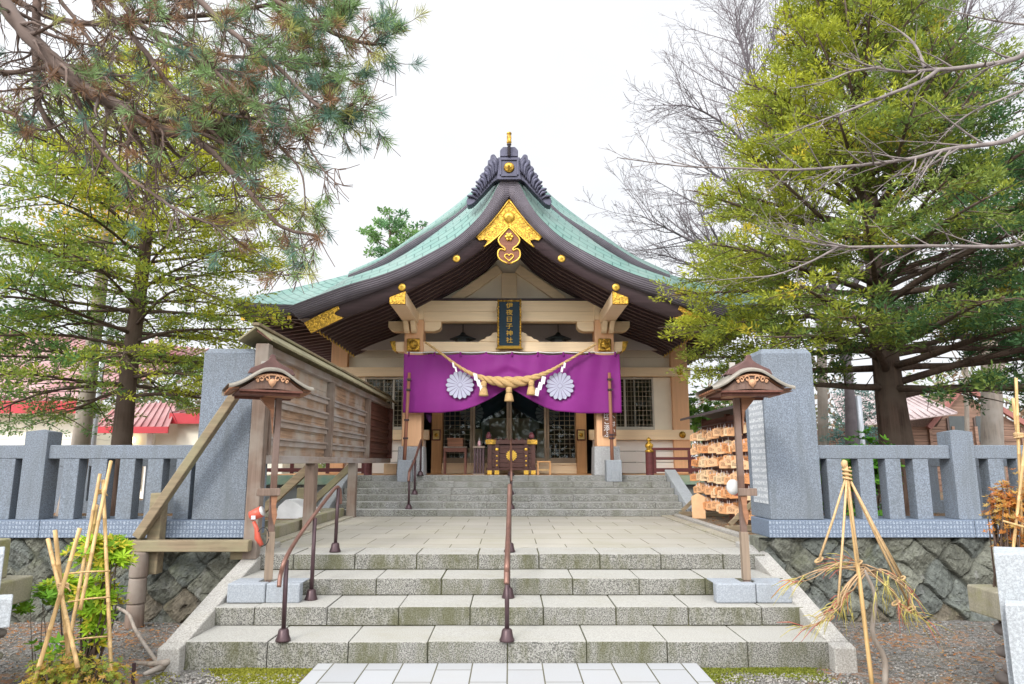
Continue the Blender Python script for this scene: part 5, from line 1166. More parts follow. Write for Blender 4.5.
for z in zrow: mb.tube([(EX, ye0, z+.10), (EX, ye1, z+.10)], .012, 6); 
obj('hanging_bars', mb, M['railpost'], t)
mb = MB(); mb.box(EX+.06, EX+.10, ye0+.1, ye1-.1, .95, zre-.12); obj('back_board', mb, M['boarddark'], t)
rr = random.Random(12)
proto = None; names = ['top', 'second', 'third', 'fourth', 'fifth', 'lowest']
tints = [plain('plaque_wood_%d' % k, c, .6, .12, 9, bmp=.1) for k, c in enumerate(((.66,.35,.17),(.74,.44,.24),(.60,.26,.10),(.70,.50,.30)))]
def ema(m_):
    mb = MB(); P = [(-.09,0),(-.09,-.105),(.09,-.105),(.09,0),(0,.034)]; mb.prism([Vector((x, 0, z)) for x, z in P], (0,.009,0)); o = obj('votive_plaque', mb, m_, bevel=.002, seg=1)
    mb = MB(); r2 = random.Random(hash(m_.name) % 97)
    for k in range(5):
        for j in range(r2.randint(3, 7)): x = -.055+.11*j/7+r2.uniform(-.003,.003); mb.box(x-.005, x+.005, -.0012, -.0002, -.018-k*.013, -.011-k*.013)
    obj('writing', mb, M['ink'], o); mb = MB(); mb.tube([(-.008,-.004,.015),(0,-.004,.075),(.008,-.004,.015)], .003, 4); obj('string', mb, M['paper'], o)
    return o
prot = [ema(m_) for m_ in tints]; used = [False]*4
for r_, z in enumerate(zrow):
    y = ye1-.08
    while y > ye0+.1:
        for lay in range(2):
            if rr.random() < .12: continue
            k = rr.randrange(4); loc = (EX-.03-.05*lay-rr.uniform(0,.03), y+rr.uniform(-.05,.05), z-.0+rr.uniform(-.035,.03)-.03*lay)
            rot = (R(rr.uniform(-4,4)), R(rr.uniform(-7,7)), R(-rr.choice((rr.uniform(15,50), rr.uniform(40,80)))))
            if not used[k]: o = prot[k]; used[k] = True
            else:
                o = prot[k].copy(); COL.objects.link(o)
                for ch in [c for c in prot[k].children]: c = ch.copy(); COL.objects.link(c); c.parent = o
            o.location = loc; o.rotation_euler = rot
            tag(o, 'small bare wooden votive plaque hanging in the %s row of the rack' % names[r_], 'votive plaque', 'votive plaques in the %s row' % names[r_])
        y -= rr.uniform(.19, .25)
c = W(706.5, 493, 11.9); mb = MB(); mb.prism([Vector((x, 0, z)) for x, z in ((-.11,-.06),(-.11,-.42),(.11,-.42),(.11,-.06),(.0,.0))], (0,.02,0)); o = obj('large_plaque', mb, tints[1]); o.location = (3.22, 11.9, c.z-.0); o.rotation_euler = (R(-6), 0, R(-10))
tag(o, 'large blank wooden plaque hanging low at the far end of the rack', 'votive plaque')

# ------------------------------------------------------------------ stone pedestals on cobbles at both edges of the picture
def cobbles(parent, pts, rs):
    for (x, y, z, r_) in pts: mb = MB(True); mb.ellip((x, y, z), (r_*1.25, r_, r_*.68), 12, 8, .12, rs); obj('cobble', mb, M['pebble'] if rs.random() < .7 else M['mossystone'], parent)
rs = random.Random(5)
def pedestal(s, lab, slab, up):
    Yf = 5.55; c1 = W(slab[0], slab[1], Yf); z0 = W(slab[0], slab[2], Yf).z; xo = c1.x+s*1.0
    t = thing('stone_pedestal', lab, 'pedestal', (c1.x+s*.4, 5.1, -.05), 'mossy pedestals on cobbles')
    a, b_ = sorted((c1.x, xo)); mb = MB(); mb.box(a, b_, 4.55, Yf, z0, c1.z); obj('slab', mb, M['mossystone'], t, .012)
    c2 = W(up[0], up[1], Yf-.12); a, b_ = sorted((c2.x, c2.x+s*.5)); mb = MB(); mb.box(a, b_, 4.7, Yf-.12, c1.z, c2.z); obj('upright', mb, M['mossystone'], t, .012)
    P = []; z = -.03; row = 0; xb = c1.x+s*.17
    while z < z0-.05:
        r_ = rs.uniform(.06, .085)
        for k in range(6): P.append((xb+s*rs.uniform(-.02,.03), Yf-.12-k*.17-(.07 if row % 2 else 0)+rs.uniform(-.02,.02), z+.035, r_*rs.uniform(.85,1.1)))
        for k in range(1, 4): P.append((xb+s*k*.16, Yf-.12, z+.035, r_))
        z += r_*1.2; row += 1
    cobbles(t, P, rs); a, b_ = sorted((c1.x+s*.2, xo-s*.05)); mb = MB(); mb.box(a, b_, 4.7, Yf-.17, -.1, z0-.001); obj('core', mb, M['pebble'], t)
pedestal(1, 'mossy stone slab on stacked cobbles at the right edge behind a granite post', (966, 584, 611), (991, 545))
pedestal(-1, 'mossy stone slab on stacked cobbles at the left edge of the picture', (34, 575, 600), (12, 538))
Yg = 4.3
for s, e1, e2, lab in ((1, (993.5,553), (1004.5,604), 'pale granite post with a stepped front at the right edge'), (-1, (4.5,553), (13,598), 'pale granite post with a stepped front at the left edge')):
    t = thing('granite_post', lab, 'stone post', (s*3.2, Yg, -.05), 'granite posts at the picture edges')
    for nm, e, Yc, wd, zb_ in (('post', e1, Yg, .40, -.1 if s > 0 else W(0,597,Yg).z), ('front_step', e2, Yg-.17, .36, -.1 if s > 0 else W(0,628,Yg-.17).z)):
        a = W(*e, Yc); d1 = Vector((a.x, a.y, 0)).normalized()*(.4 if nm == 'post' else .15); d2 = Vector((d1.y, -d1.x, 0)).normalized()*wd*s
        d2 = (d2+Vector((s*.10, .10, 0)))
        q0 = [a, a+d2, a+d2+d1, a+d1] if s > 0 else [a+d2, a, a+d1, a+d2+d1]
        mb = MB(); mb.hexa([Vector((p.x, p.y, zb_)) for p in q0], [Vector((p.x, p.y, a.z)) for p in q0]); obj(nm, mb, M['palegranite'], t, .008)
    if s < 0: cobbles(t, [(W(-8+k*16, 640, Yg-.05).x-.03, Yg-.05+.09*(j % 2), -.02+.10*j, .075) for k in range(2) for j in range(2)], rs)
# fallen branch and small dark stake at the left
c = [WZ(115,631,-.04), WZ(135,641,-.04), WZ(150,658,-.04), WZ(163,672,-.04)]; pts = [(c[0].x,c[0].y,.18), (c[0].lerp(c[1],.6).x,c[0].lerp(c[1],.6).y,.16), (c[1].x,c[1].y,.05), (c[2].x,c[2].y,-.0), (c[3].x,c[3].y,-.02)]
mb = MB(True); mb.tube([Vector(v) for v in spline(pts, 20)], [.016]*20, 7); e = c[3]; mb.tube([(e.x-.28,e.y+.10,.0),(e.x-.1,e.y+.03,.01),(e.x+.02,e.y-.02,.03),(e.x+.06,e.y+.09,.05)], [.012,.022,.03,.02], 7); mb.tube([(e.x,e.y,.0),(e.x-.05,e.y-.2,.0)], [.028,.016], 7)
tag(obj('driftwood_branch', mb, M['barkpale'], loc=(e.x, e.y, -.05)), 'grey bent branch lying on the gravel by the left kerb', 'branch')
c = WZ(133, 684, -.05); mb = MB(); mb.tube([(c.x,c.y,-.1),(c.x-.005,c.y,.10)], .014, 8); tag(obj('ground_stake', mb, M['railpost'], loc=(c.x,c.y,-.05)), 'short dark stake standing in the gravel at the lower left', 'stake')
# granite block beside the right wall foot: cable and white tarp bundles at the left
c = WX(300, 515, -3.6); c.z = .72; mb = MB(); mb.prism([Vector((c.x+a_, c.y-.25, b_)) for a_, b_ in ((-.34,.66),(-.30,.86),(-.18,.97),(-.05,.95),(.10,.85),(.22,.80),(.36,.66))], (.05,.5,0)); tag(obj('white_bundle', mb, plain('white_tarp', (.72,.74,.76), .6), loc=(c.x, c.y, .66)), 'white tarp-covered heap on the ground behind the notice board', 'bundle')

# ------------------------------------------------------------------ bamboo supports and winter-tied shrubs
def poles(label, Y, segs, knots, rad=.014, cat='support'):
    k0 = W(knots[0][0], knots[0][1], Y); t = thing('bamboo_support', label, cat, (k0.x, Y, -.05))
    for (x0, y0, d0, x1, y1, d1) in segs:
        a = W(x0, y0, Y+d0); b_ = W(x1, y1, Y+d1); 
        if b_.z < -.08: b_ = a.lerp(b_, (a.z+.08)/(a.z-b_.z))
        n = 14; mb = MB(True); pts = []; rd = []
        for k in range(n+1):
            u = k/n; p = a.lerp(b_, u); pts += [p+(b_-a).normalized()*-.004, p, p+(b_-a).normalized()*.004] if 0 < k < n and k % 3 == 0 else [p]; rd += [rad, rad*1.18, rad] if 0 < k < n and k % 3 == 0 else [rad]
        mb.tube(pts, rd, 9); obj('pole', mb, M['bamboo'], t)
    for kx, ky in knots:
        c = W(kx, ky, Y); mb = MB(True); mb.tube([c+Vector((math.cos(a)*.03, math.sin(a)*.03, .012*math.sin(a*.5)+.006*(a/6.28-1.5))) for a in np.linspace(0, 18.8, 40)], .008, 5)
        mb.tube([c+Vector((.02,-.03,0)), c+Vector((.06,-.04,-.005)), c+Vector((.075,-.03,-.03))], .006, 5); obj('rope_knot', mb, M['rope'], t)
    return t
YSB = 5.75
poles('tall bamboo tripod tied over the green shrub at the left', YSB, [(111,461,0,80,610,-.42),(100,474,-.02,66,660,-.42),(103,480,0,111.5,680,-.45),(97,505,.1,84,590,.3)], [(101,492)])
poles('shorter bamboo tripod tied in front of the green shrub', 4.9, [(48,539,.1,78,668,-.2),(55,530,0,72,690,.15),(80,528,0,32,690,-.15)], [(63,586)])
mbx = [((64,574),(110,571)), ((68,602),(110,597)), ((60,642),(112,636))]
t = thing('bamboo_rails', 'thin horizontal bamboo canes tied round the green shrub', 'bamboo canes', tuple(W(90,600,YSB-.3)))
for a, b_ in mbx: p, q_ = W(*a, YSB-.42), W(*b_, YSB-.35); mb = MB(True); mb.tube([p, p.lerp(q_, .5)+Vector((0,0,.006)), q_], .007, 6); obj('cane', mb, M['bamboo'], t)

def shrub(name, label, Y, cx, base_z, blobs, nwh, leafL, leafW, cols, stems, seed, cat='shrub', whorl=7, upk=.7, wr=.012, twigcol=None):
    q = np.random.default_rng(seed); rr_ = random.Random(seed); b0 = Vector((cx, Y, base_z)); t = thing(name, label, cat, tuple(b0)); lv = Leaves(); mb = MB(True)
    for k in range(nwh):
        bl = blobs[rr_.randrange(len(blobs))]; u = q.normal(size=3); u /= np.linalg.norm(u); r_ = q.random()**.4
        c = np.array([bl[0]+u[0]*bl[3]*r_, bl[1]+u[1]*bl[4]*r_, bl[2]+u[2]*bl[5]*r_])
        if c[2] < base_z+.03: c[2] = base_z+.03+q.random()*.1
        ax = u*.5+np.array([0,-.15,upk]); ax /= np.linalg.norm(ax); a0 = q.random()*6.28
        p1 = np.cross(ax, [0,0,1.01]); p1 /= np.linalg.norm(p1)+1e-9; p2 = np.cross(ax, p1)
        an = a0+np.arange(whorl)*2*math.pi/whorl; D = (np.cos(an)[:,None]*p1+np.sin(an)[:,None]*p2)+ax*q.uniform(.1,.6,(whorl,1))+q.normal(size=(whorl,3))*.1
        col = np.array(cols[min(int(q.random()**1.1*len(cols)), len(cols)-1)])*q.uniform(.75,1.2)
        lv.add(np.tile(c, (whorl,1)), D, np.tile(ax, (whorl,1))+q.normal(size=(whorl,3))*.2, leafL*q.uniform(.7,1.15,whorl), leafW*q.uniform(.8,1.1,whorl), col)
        if k % stems == 0:
            m_ = b0.lerp(Vector(c), .5)+Vector((rr_.uniform(-.08,.08), rr_.uniform(-.08,.08), -.05)); mb.tube([Vector(v) for v in spline([tuple(b0+Vector((rr_.uniform(-.06,.06),rr_.uniform(-.06,.06),0))), tuple(m_), tuple(c)], 6)], [wr, wr*.9, wr*.75, wr*.6, wr*.45, wr*.3], 5)
    obj('stems', mb, M['bark'], t); o = lv.build('foliage', M['leaf'], t); return t
def PB(px, py, Y, rx, ry, rz): p = W(px, py, Y); return (p.x, p.y, p.z, rx, ry, rz)
c = WZ(88, 652, -.05)
shrub('green_shrub', 'bright green leafy shrub tied with bamboo poles left of the steps', YSB, W(88,640,YSB).x, -.05,
      [PB(98,553,YSB,.25,.22,.13), PB(116,556,YSB,.15,.15,.12), PB(88,590,YSB,.20,.22,.18), PB(104,600,YSB,.14,.18,.2), PB(62,588,YSB,.13,.12,.10), PB(94,626,YSB,.12,.12,.16), PB(102,546,YSB,.22,.18,.08)],
      430, .078, .025, [(.30,.50,.025),(.40,.60,.04),(.22,.40,.03),(.50,.56,.05),(.60,.50,.05)], 22, 3)
shrub('low_green_shrub', 'small low green seedling between the cobbles and the tall shrub', 5.5, W(48,660,5.5).x, -.05, [PB(43,598,5.55,.10,.1,.10), PB(52,648,5.4,.17,.12,.07), PB(22,606,5.6,.06,.06,.06)], 40, .08, .028, [(.16,.34,.03),(.24,.42,.03)], 9, 8, wr=.005)
shrub('low_yellow_shrub', 'low yellowish azalea bush at the bottom left corner in front of the bamboo', 4.85, W(75,690,4.85).x, -.05, [PB(70,685,4.9,.38,.28,.16), PB(100,680,4.9,.22,.2,.14), PB(60,668,4.9,.22,.2,.10)], 620, .03, .013, [(.30,.32,.04),(.45,.33,.04),(.20,.26,.04),(.50,.30,.08)], 9, 21, whorl=6)
shrub('orange_shrub', 'orange autumn shrub with bamboo stakes at the right edge', 5.35, W(1012,600,5.35).x, .0, [PB(1012,520,5.35,.20,.2,.28), PB(1030,500,5.35,.2,.2,.3), PB(1003,505,5.35,.10,.1,.18), PB(1022,545,5.35,.2,.2,.16)], 800, .034, .012, [(.52,.20,.04),(.58,.28,.06),(.40,.14,.04),(.50,.34,.10)], 6, 33, whorl=6)
poles('bamboo stakes crossing above the orange shrub at the right edge', 5.3, [(1016,378,0,1023,560,0),(1013,398,0,1027,520,.1),(1030,400,0,1012,560,-.1)], [(1019,436)], .011)
t = thing('bamboo_rails', 'thin bamboo cane tied across the orange shrub', 'bamboo canes', tuple(W(1010,540,5.1))); mb = MB(True); mb.tube([W(1003,521,5.12), W(1045,533,5.12)], .008, 6); obj('cane', mb, M['bamboo'], t)
# bare tied shrub on the right with a pole and ropes
YT = 5.55
t = thing('bamboo_support', 'single bamboo pole with ropes fanning down to a bare shrub', 'support', tuple(W(869,640,YT)))
a, b_ = W(845,461,YT), W(871,676,YT-.05); b_ = a.lerp(b_, (a.z+.08)/(a.z-b_.z)); mb = MB(True); mb.tube([a.lerp(b_, k/12) for k in range(13)], [.0165]*13, 10); obj('pole', mb, M['bamboo'], t)
mb = MB(True); c = W(847,474,YT); mb.tube([c+Vector((math.cos(q_)*.03, math.sin(q_)*.03, .05-.005*q_)) for q_ in np.linspace(0, 19, 40)], .009, 5); mb.ellip(W(844.5,464,YT), (.026,.026,.034), 10, 7, .2, rs); obj('rope_knot', mb, M['rope'], t)
ends = [((819,560),-.05),((838,604),-.25),((858.6,563),-.1),((901,579),-.1),((911,608),.1),((905,582),.2)]
for (px, py), dy in ends: p = W(px, py, YT+dy); mb = MB(True); mb.tube([c, c.lerp(p, .5)+Vector((0,0,-.015)), p], .009, 6); obj('rope', mb, M['rope'], t)
t = thing('tied_bare_shrub', 'leafless shrub with drooping reddish twigs bound in bundles right of the steps', 'shrub', tuple(W(879,668,YT)))
hub = W(864,570,YT); base = WZ(880,672,-.05); base.y = YT+.05; base.x = W(880,660,YT).x
mb = MB(True); mb.tube([Vector(v) for v in spline([(base.x+.02,YT,-.08),(base.x+.05,YT+.03,.12),(base.x-.03,YT+.02,.3),(hub.x+.07,YT,hub.z-.2),tuple(hub)], 14)], [.024-.0008*i for i in range(14)], 8); obj('trunk', mb, M['barkpale'], t)
arms = [[(864,568),(838,566),(815,574),(792,583)],[(864,572),(852,585),(840,600),(822,620),(802,628)],[(864,570),(845,592),(838,606),(815,620)],[(864,568),(885,572),(906,588),(913,608),(926,624)],[(866,570),(880,576),(893,592),(900,606),(912,612)],[(864,566),(850,560),(830,562)]]
mb = MB(True); rt = random.Random(8); tip_ = MB(True); gr = MB(True)
for ai, arm in enumerate(arms):
    for k in range(4 if ai < 5 else 3):
        dy = rt.uniform(-.14,.14)+(-.2 if ai in (1,2) else 0); P = [tuple(W(x+rt.uniform(-3,3), y+rt.uniform(-4,4), YT+dy*i/3)) for i, (x, y) in enumerate(arm)]
        S_ = [Vector(v) for v in spline(P, 12)]; mb.tube(S_, [.0062*(1-.06*i) for i in range(12)], 5)
        for j in range(5):
            i = rt.randint(3, 11); p = S_[i]; d_ = (S_[min(i+1,11)]-S_[i-1]).normalized(); e = p+d_*rt.uniform(.06,.2)+Vector((rt.uniform(-.07,.07), rt.uniform(-.07,.07), rt.uniform(-.12,.05)))
            (tip_ if rt.random() < .45 else gr).tube([p, p.lerp(e, .5)+Vector((0,0,.015)), e], [.0035,.0028,.0014], 4)
for bx, by in ((907,600),(845,600),(882,585)):
    for j in range(20):
        p = W(bx+rt.uniform(-8,8), by+rt.uniform(-16,14), YT+rt.uniform(-.12,.12)); e = p+Vector((rt.uniform(-.06,.06), rt.uniform(-.05,.05), -rt.uniform(.08,.24))); gr.tube([p, p.lerp(e,.5)+Vector((rt.uniform(-.02,.02),0,0)), e], [.0032,.0026,.0014], 4)
obj('branches', mb, plain('pale_twig', (.38,.25,.14), .8, .3, 9), t); obj('red_twigs', tip_, plain('red_twig', (.42,.10,.07), .7, .2, 9), t); obj('yellow_twigs', gr, plain('olive_twig', (.42,.36,.10), .8, .3, 9), t)
for px, py in ((819,560),(838,604),(858,563),(901,579),(911,609),(830,618),(896,603)):
    c = W(px, py, YT); mb = MB(True); mb.tube([c+Vector((math.cos(q_)*.028, math.sin(q_)*.03, math.cos(q_)*.018)) for q_ in np.linspace(0, 12.5, 24)], .008, 5); obj('binding', mb, M['rope'], t)

# ------------------------------------------------------------------ houses
def ribroof(P00, P01, P10, P11, n, th=.03):      # eave edge P00-P01, ridge edge P10-P11, ribs run up the slope
    mb = MB(); P = [Vector(p) for p in (P00,P01,P11,P10)]; nn = (P[1]-P[0]).cross(P[3]-P[0]).normalized(); nn = nn if nn.z > 0 else -nn
    mb.hexa([p-nn*th for p in P], P); 
    for k in range(n+1):
        u = k/n; mb.bar(P[0].lerp(P[1], u)+nn*.02, P[3].lerp(P[2], u)+nn*.02, .035, .045, nn)
    return mb
m, t_, b = newmat('faded_red_roof'); v = mapping(t_); c1 = mixc(t_, ramp(t_, noise(t_, v, .8, 5), .35, .65), (.27,.09,.09,1), (.38,.24,.23,1)); t_.links.new(c1, b.inputs['Base Color']); b.inputs['Roughness'].default_value = .4; M['fadedroof'] = m
t = thing('cream_house', 'cream house with faded red metal roof behind the left fence', 'house', (-11, 19, .66))
YH = 18.0; ze = W(60, 402, YH).z; xl, xr = -22.0, W(97, 400, YH).x
mb = MB(); z = .66; 
while z < ze: mb.box(xl, xr-.3, YH+.6, YH+6, z, min(z+.22, ze)-.006); z += .22
obj('wall', mb, M['creamwall'], t)
rl = W(0, 335, YH+5.5); rr2 = W(205, 402, YH+5.5)
mb = ribroof((xl,YH,ze), (xr,YH,ze), (xl,YH+5.5,rl.z+.6), (rr2.x,YH+5.5,rl.z-.5), 62); rf = obj('roof', mb, M['fadedroof'], t)
mb = MB(); mb.box(xl, xr, YH-.06, YH-.005, ze-.30, ze+.02); obj('fascia', mb, M['redroof'], rf)
mb = MB(); mb.box(xl, xr, YH, YH+.6, ze-.30, ze-.26); obj('eave_board', mb, M['creamwall'], rf)
x0, x1, z0, z1 = WB(22, 62, 446, 434, YH+.55); mb = MB(); mb.box(x0, x1, YH+.54, YH+.598, 1.2, z1); w_ = obj('window', mb, plain('grey_window_frame', (.35,.33,.30), .5), t); mb = MB(); mb.box(x0+.08, x1-.08, YH+.53, YH+.538, 1.28, z1-.08); obj('pane', mb, plain('dark_pane', (.05,.06,.06), .1), w_)
# porch wing of the house
Yp = 17.2; t2 = thing('cream_annex', 'cream annex with red-edged canopy and lit lamp left of the tall pillar', 'house', (-8.8, 18, .66))
xa, xb2, xc2 = W(96,430,Yp).x, W(168,430,Yp).x, W(215,430,Yp).x; z0 = W(130,428,Yp).z; z1 = W(130,403,Yp+1.1).z
mb = MB(); mb.box(xa+.2, xb2-.1, Yp+1.1, Yp+4, .66, z0+.2); mb.box(xb2-.1, xc2+1.5, Yp+.7, Yp+4, .66, W(190,418,Yp+.7).z); obj('wall', mb, M['creamwall'], t2)
mb = ribroof((xa,Yp,z0), (xb2,Yp,z0), (xa,Yp+1.1,z1), (xb2-.35,Yp+1.1,z1), 10); rf = obj('canopy', mb, M['fadedroof'], t2)
mb = MB(); mb.box(xa-.02, xb2+.02, Yp-.06, Yp-.005, z0-.13, z0+.03); mb.hexa([(xa-.06,Yp,z0-.1),(xa,Yp,z0-.1),(xa,Yp+1.1,z1-.1),(xa-.06,Yp+1.1,z1-.1)],[(xa-.06,Yp,z0+.03),(xa,Yp,z0+.03),(xa,Yp+1.1,z1+.03),(xa-.06,Yp+1.1,z1+.03)])
zz2 = W(190,417,Yp+.4).z; mb.box(xb2-.2, xc2+1.6, Yp+.4, Yp+.46, zz2-.17, zz2+.10); obj('red_fascia', mb, M['redroof'], rf)
mb = ribroof((xb2-.2,Yp+.47,zz2+.10), (xc2+1.6,Yp+.47,zz2+.10), (xb2-.2,Yp+3,zz2+.5), (xc2+1.6,Yp+3,zz2+.5), 14); obj('low_roof', mb, M['fadedroof'], t2)
x0, x1, zl, zh = WB(124, 145, 447, 432, Yp+1.05); mb = MB(); mb.box(x0, x1, Yp+1.02, Yp+1.09, .9, zh); dr = obj('entrance_door', mb, plain('entrance_brown', (.30,.23,.16), .5), t2)
c = W(132, 440, Yp+.95); em = bpy.data.materials.new('warm_bulb'); em.use_nodes = True; eb = em.node_tree.nodes['Principled BSDF']; eb.inputs['Emission Color'].default_value = (1,.72,.35,1); eb.inputs['Emission Strength'].default_value = 6
mb = MB(True); mb.ellip(c, (.09,.06,.09), 12, 8); obj('lit_lamp', mb, em, t2)
x = W(150,435,Yp+.9).x; mb = MB(); mb.box(x-.08, x+.08, Yp+.9, Yp+1.05, .66, z0+.05); obj('porch_column', mb, M['plaster'], t2, .01)
# old plank house on the right
t = thing('plank_house', 'old brown plank house with faded pinkish roof behind the right fence', 'house', (14, 21, .66)); Yh = 21.0
a = W(856,424,Yh); rp_ = W(950,391,Yh+2); xr_ = W(1012,440,Yh).x
zz0 = a.z; zp = rp_.z
mb = MB(); z = .66
xg = W(950,400,Yh+1.5).x
while z < zz0: mb.box(a.x+.6, xr_+4, Yh+1.5, Yh+6, z, min(z+.2, zz0)-.012); z += .2
mb.prism([Vector((a.x+3.4,Yh+1.5,zz0)), Vector((xr_+1.5,Yh+1.5,zz0)), Vector((xg+.3,Yh+1.5,zp-.1))], (0,4,0)); obj('wall', mb, M['oldplank'], t)
mb = ribroof((a.x-.2,Yh+.3,zz0-.1), (xg-.6,Yh+.3,zz0+.35), (a.x+1.2,Yh+4,zp+.1), (xg+.2,Yh+4,zp+.15), 16); obj('roof', mb, plain('pink_grey_roof', (.45,.36,.35), .5, .2), t)
mb = MB(); mb.bar((a.x+3.0,Yh+1.3,zz0-.05), (xg+.35,Yh+1.3,zp+.1), .12, .16); mb.bar((xr_+1.8,Yh+1.3,zz0-.15), (xg+.35,Yh+1.3,zp+.1), .12, .16); obj('gable_board', mb, plain('reddish_board', (.30,.12,.10), .6), t)
for px in (958, 985):
    x0, x1, zl, zh = WB(px-9, px+9, 440, 418, Yh+1.45); mb = MB(); mb.box(x0, x1, Yh+1.44, Yh+1.49, zl, zh); w_ = obj('window', mb, plain('dark_wood_window', (.10,.07,.06), .5), t); mb = MB(); mb.box(x0+.06, x1-.06, Yh+1.43, Yh+1.438, zl+.06, zh-.06); obj('pane', mb, plain('dark_pane_b', (.05,.06,.06), .1), w_)
for k in range(7): 
    x = xg-1.6+k*.75; mb = MB(); mb.box(x, x+.09, Yh+1.40, Yh+1.498, .66, zz0); obj('wall_batten', mb, M['oldplank'], t)
# poles
def pole(px, pytop, Y, r_, lab):
    c = W(px, 450, Y); zt_ = W(px, pytop, Y).z; t = thing('lamp_pole', lab, 'pole', (c.x, Y, .66)); mb = MB(True); mb.tube([(c.x,Y,.6),(c.x,Y,zt_)], r_, 12); obj('shaft', mb, M['metalpole'], t)
    return t, c.x, zt_
tp, x, zt_ = pole(91.5, 300, 14.5, .075, 'white metal lamp pole between the two left tree trunks')
mb = MB(True); mb.lathe([(.14,1.35),(.12,1.55),(.08,1.62)], (x,14.5,0), 12); obj('collar', mb, M['metalpole'], tp)
c = W(157, 343, 14.5); mb = MB(True); mb.tube([(x,14.5,c.z+.15),(c.x,14.5,c.z+.15)], .025, 6); obj('arm', mb, M['metalpole'], tp); mb = MB(True); mb.lathe([(.13,-.06),(.12,-.02),(.06,.08),(.03,.14)], c, 12); obj('lamp_head', mb, plain('pinkish_lamp', (.60,.42,.40), .4), tp)
pole(862.5, 396, 15.5, .07, 'pale grey pole behind the right fence beside the blue spruce')

# ------------------------------------------------------------------ trees
def rot_about(v, ax, a): return Matrix.Rotation(a, 3, ax) @ v
def conifer(name, label, trunk, tr, z0, z1, Rf, nprim, cols, seed, leafL=.10, leafW=.032, droop=.12, barkm='bark', density=1., colf=None, elev=(25, -8), gap=.30, group=None, tert=.22, az_skip=None, clump=.13, flat=.55, inner=.3, env=None):
    q = np.random.default_rng(seed); rd = random.Random(seed); base = Vector(trunk[0]); t = thing(name, label, 'tree', tuple(base), group)
    tp = [Vector(v) for v in spline([tuple(p) for p in trunk], 24)]; mb = MB(True); mb.tube(tp, [tr*(1-.9*(i/23)**1.1)*(1+.35*math.exp(-i*.9)) for i in range(24)], 14); obj('trunk', mb, M[barkm], t)
    wb = MB(True); lv = Leaves(); zs_ = [p.z for p in tp]; P_, D_, N_, C_, L_ = [], [], [], [], []
    for k in range(nprim):
        u = (k+.5)/nprim; z = z0+(z1-z0)*u**.95; az_ = k*2.39996+rd.uniform(-.35,.35); Lr = Rf(z, az_)*rd.uniform(.78,1.06)
        if Lr < .15 or (az_skip and az_skip(az_, z)): continue
        x = np.interp(z, zs_, [p.x for p in tp]); y = np.interp(z, zs_, [p.y for p in tp]); el = R(elev[0]+(elev[1]-elev[0])*(1-u)+rd.uniform(-8,8))
        h = Vector((math.cos(az_), math.sin(az_), 0)); pts = []; n = 8
        for i in range(n): s = i/(n-1); pts.append(Vector((x,y,z))+h*Lr*s*math.cos(el)+Vector((0,0,Lr*s*math.sin(el)-droop*Lr*s*s*1.5+.035*math.sin(s*7+k)*Lr*.4)))
        if env is not None:
            while len(pts) > 3 and math.hypot(pts[-1].x-x, pts[-1].y-y) > env(pts[-1])*1.0: pts.pop()
        n = len(pts); Lr = (pts[-1]-pts[0]).length
        wb.tube(pts, [max(.006, tr*.22*(1-u*.6)*(1-s/n*.92)) for s in range(n)], 6)
        pc = cols[min(int(rd.random()*len(cols)), len(cols)-1)]
        ns = max(3, int(Lr/gap)*2)
        for j in range(ns):
            s = .18+.82*(j+rd.random()*.6)/ns; fi = s*(n-1); i0 = min(int(fi), n-2); p = pts[i0].lerp(pts[i0+1], fi-i0); tg = (pts[i0+1]-pts[i0]).normalized()
            sd = -1 if j % 2 else 1; l2 = (.18+.42*Lr*(1-s)**.8+.12*Lr*(.4 if s > .5 else .2))*rd.uniform(.7,1.1); l2 = min(l2, 1.3)
            d2 = rot_about(tg, Vector((0,0,1)), sd*R(rd.uniform(38,62)) if s < .97 else 0); d2.z += rd.uniform(-.32,.42); d2.normalize(); nrm = d2.cross(tg).normalized() if abs(d2.dot(tg)) < .99 else Vector((0,0,1)); nrm = nrm if nrm.z > 0 else -nrm
            q2 = [p+d2*l2*w_+Vector((0,0,-.10*l2*w_*w_)) for w_ in (0,.5,1)]; wb.tube(q2, [.010,.007,.003], 4, False)
            if s < inner: continue
            ncl = max(1, int(l2/tert)); cc = np.array(pc)*rd.uniform(.85,1.15)
            for m_ in range(ncl+1):
                w_ = .25+.75*m_/ncl+rd.uniform(-.08,.08); p3 = np.array(p+d2*l2*w_+Vector((0,0,-.10*l2*w_*w_)))+q.normal(size=3)*np.array((.05,.05,.03)); rc = clump*rd.uniform(.6,1.25)
                if env is not None and math.hypot(p3[0]-x, p3[1]-y) > env(p3)*rd.uniform(.86,1.06): continue
                nl = int(36*density*(rc/clump)**1.5)
                u3 = q.normal(size=(nl,3)); u3 /= np.linalg.norm(u3, axis=1)[:,None]; off = u3*(q.random(nl)**.5)[:,None]*np.array((rc, rc, rc*flat)); off += np.outer(q.uniform(-.4,1,nl)*rc*.9, np.array(d2))
                P_.append(p3+off); dd = u3*np.array((1,1,.6))+np.array(d2)*.55+np.array((0,0,.18)); D_.append(dd+q.normal(size=(nl,3))*.25); N_.append(q.normal(size=(nl,3))*.55+np.array((0,0,1)))
                c4 = colf(p3, cc, s, rd) if colf is not None else cc
                C_.append(np.tile(c4, (nl,1))*q.uniform(.75,1.25,(nl,1))); L_.append(leafL*q.uniform(.6,1.15,nl))
    P_ = np.concatenate(P_); lv.add(P_, np.concatenate(D_), np.concatenate(N_), np.concatenate(L_), leafW, np.concatenate(C_))
    obj('branches', wb, M[barkm], t); lv.build('foliage', M['leaf'], t); print(name, 'leaves', lv.count()); return t
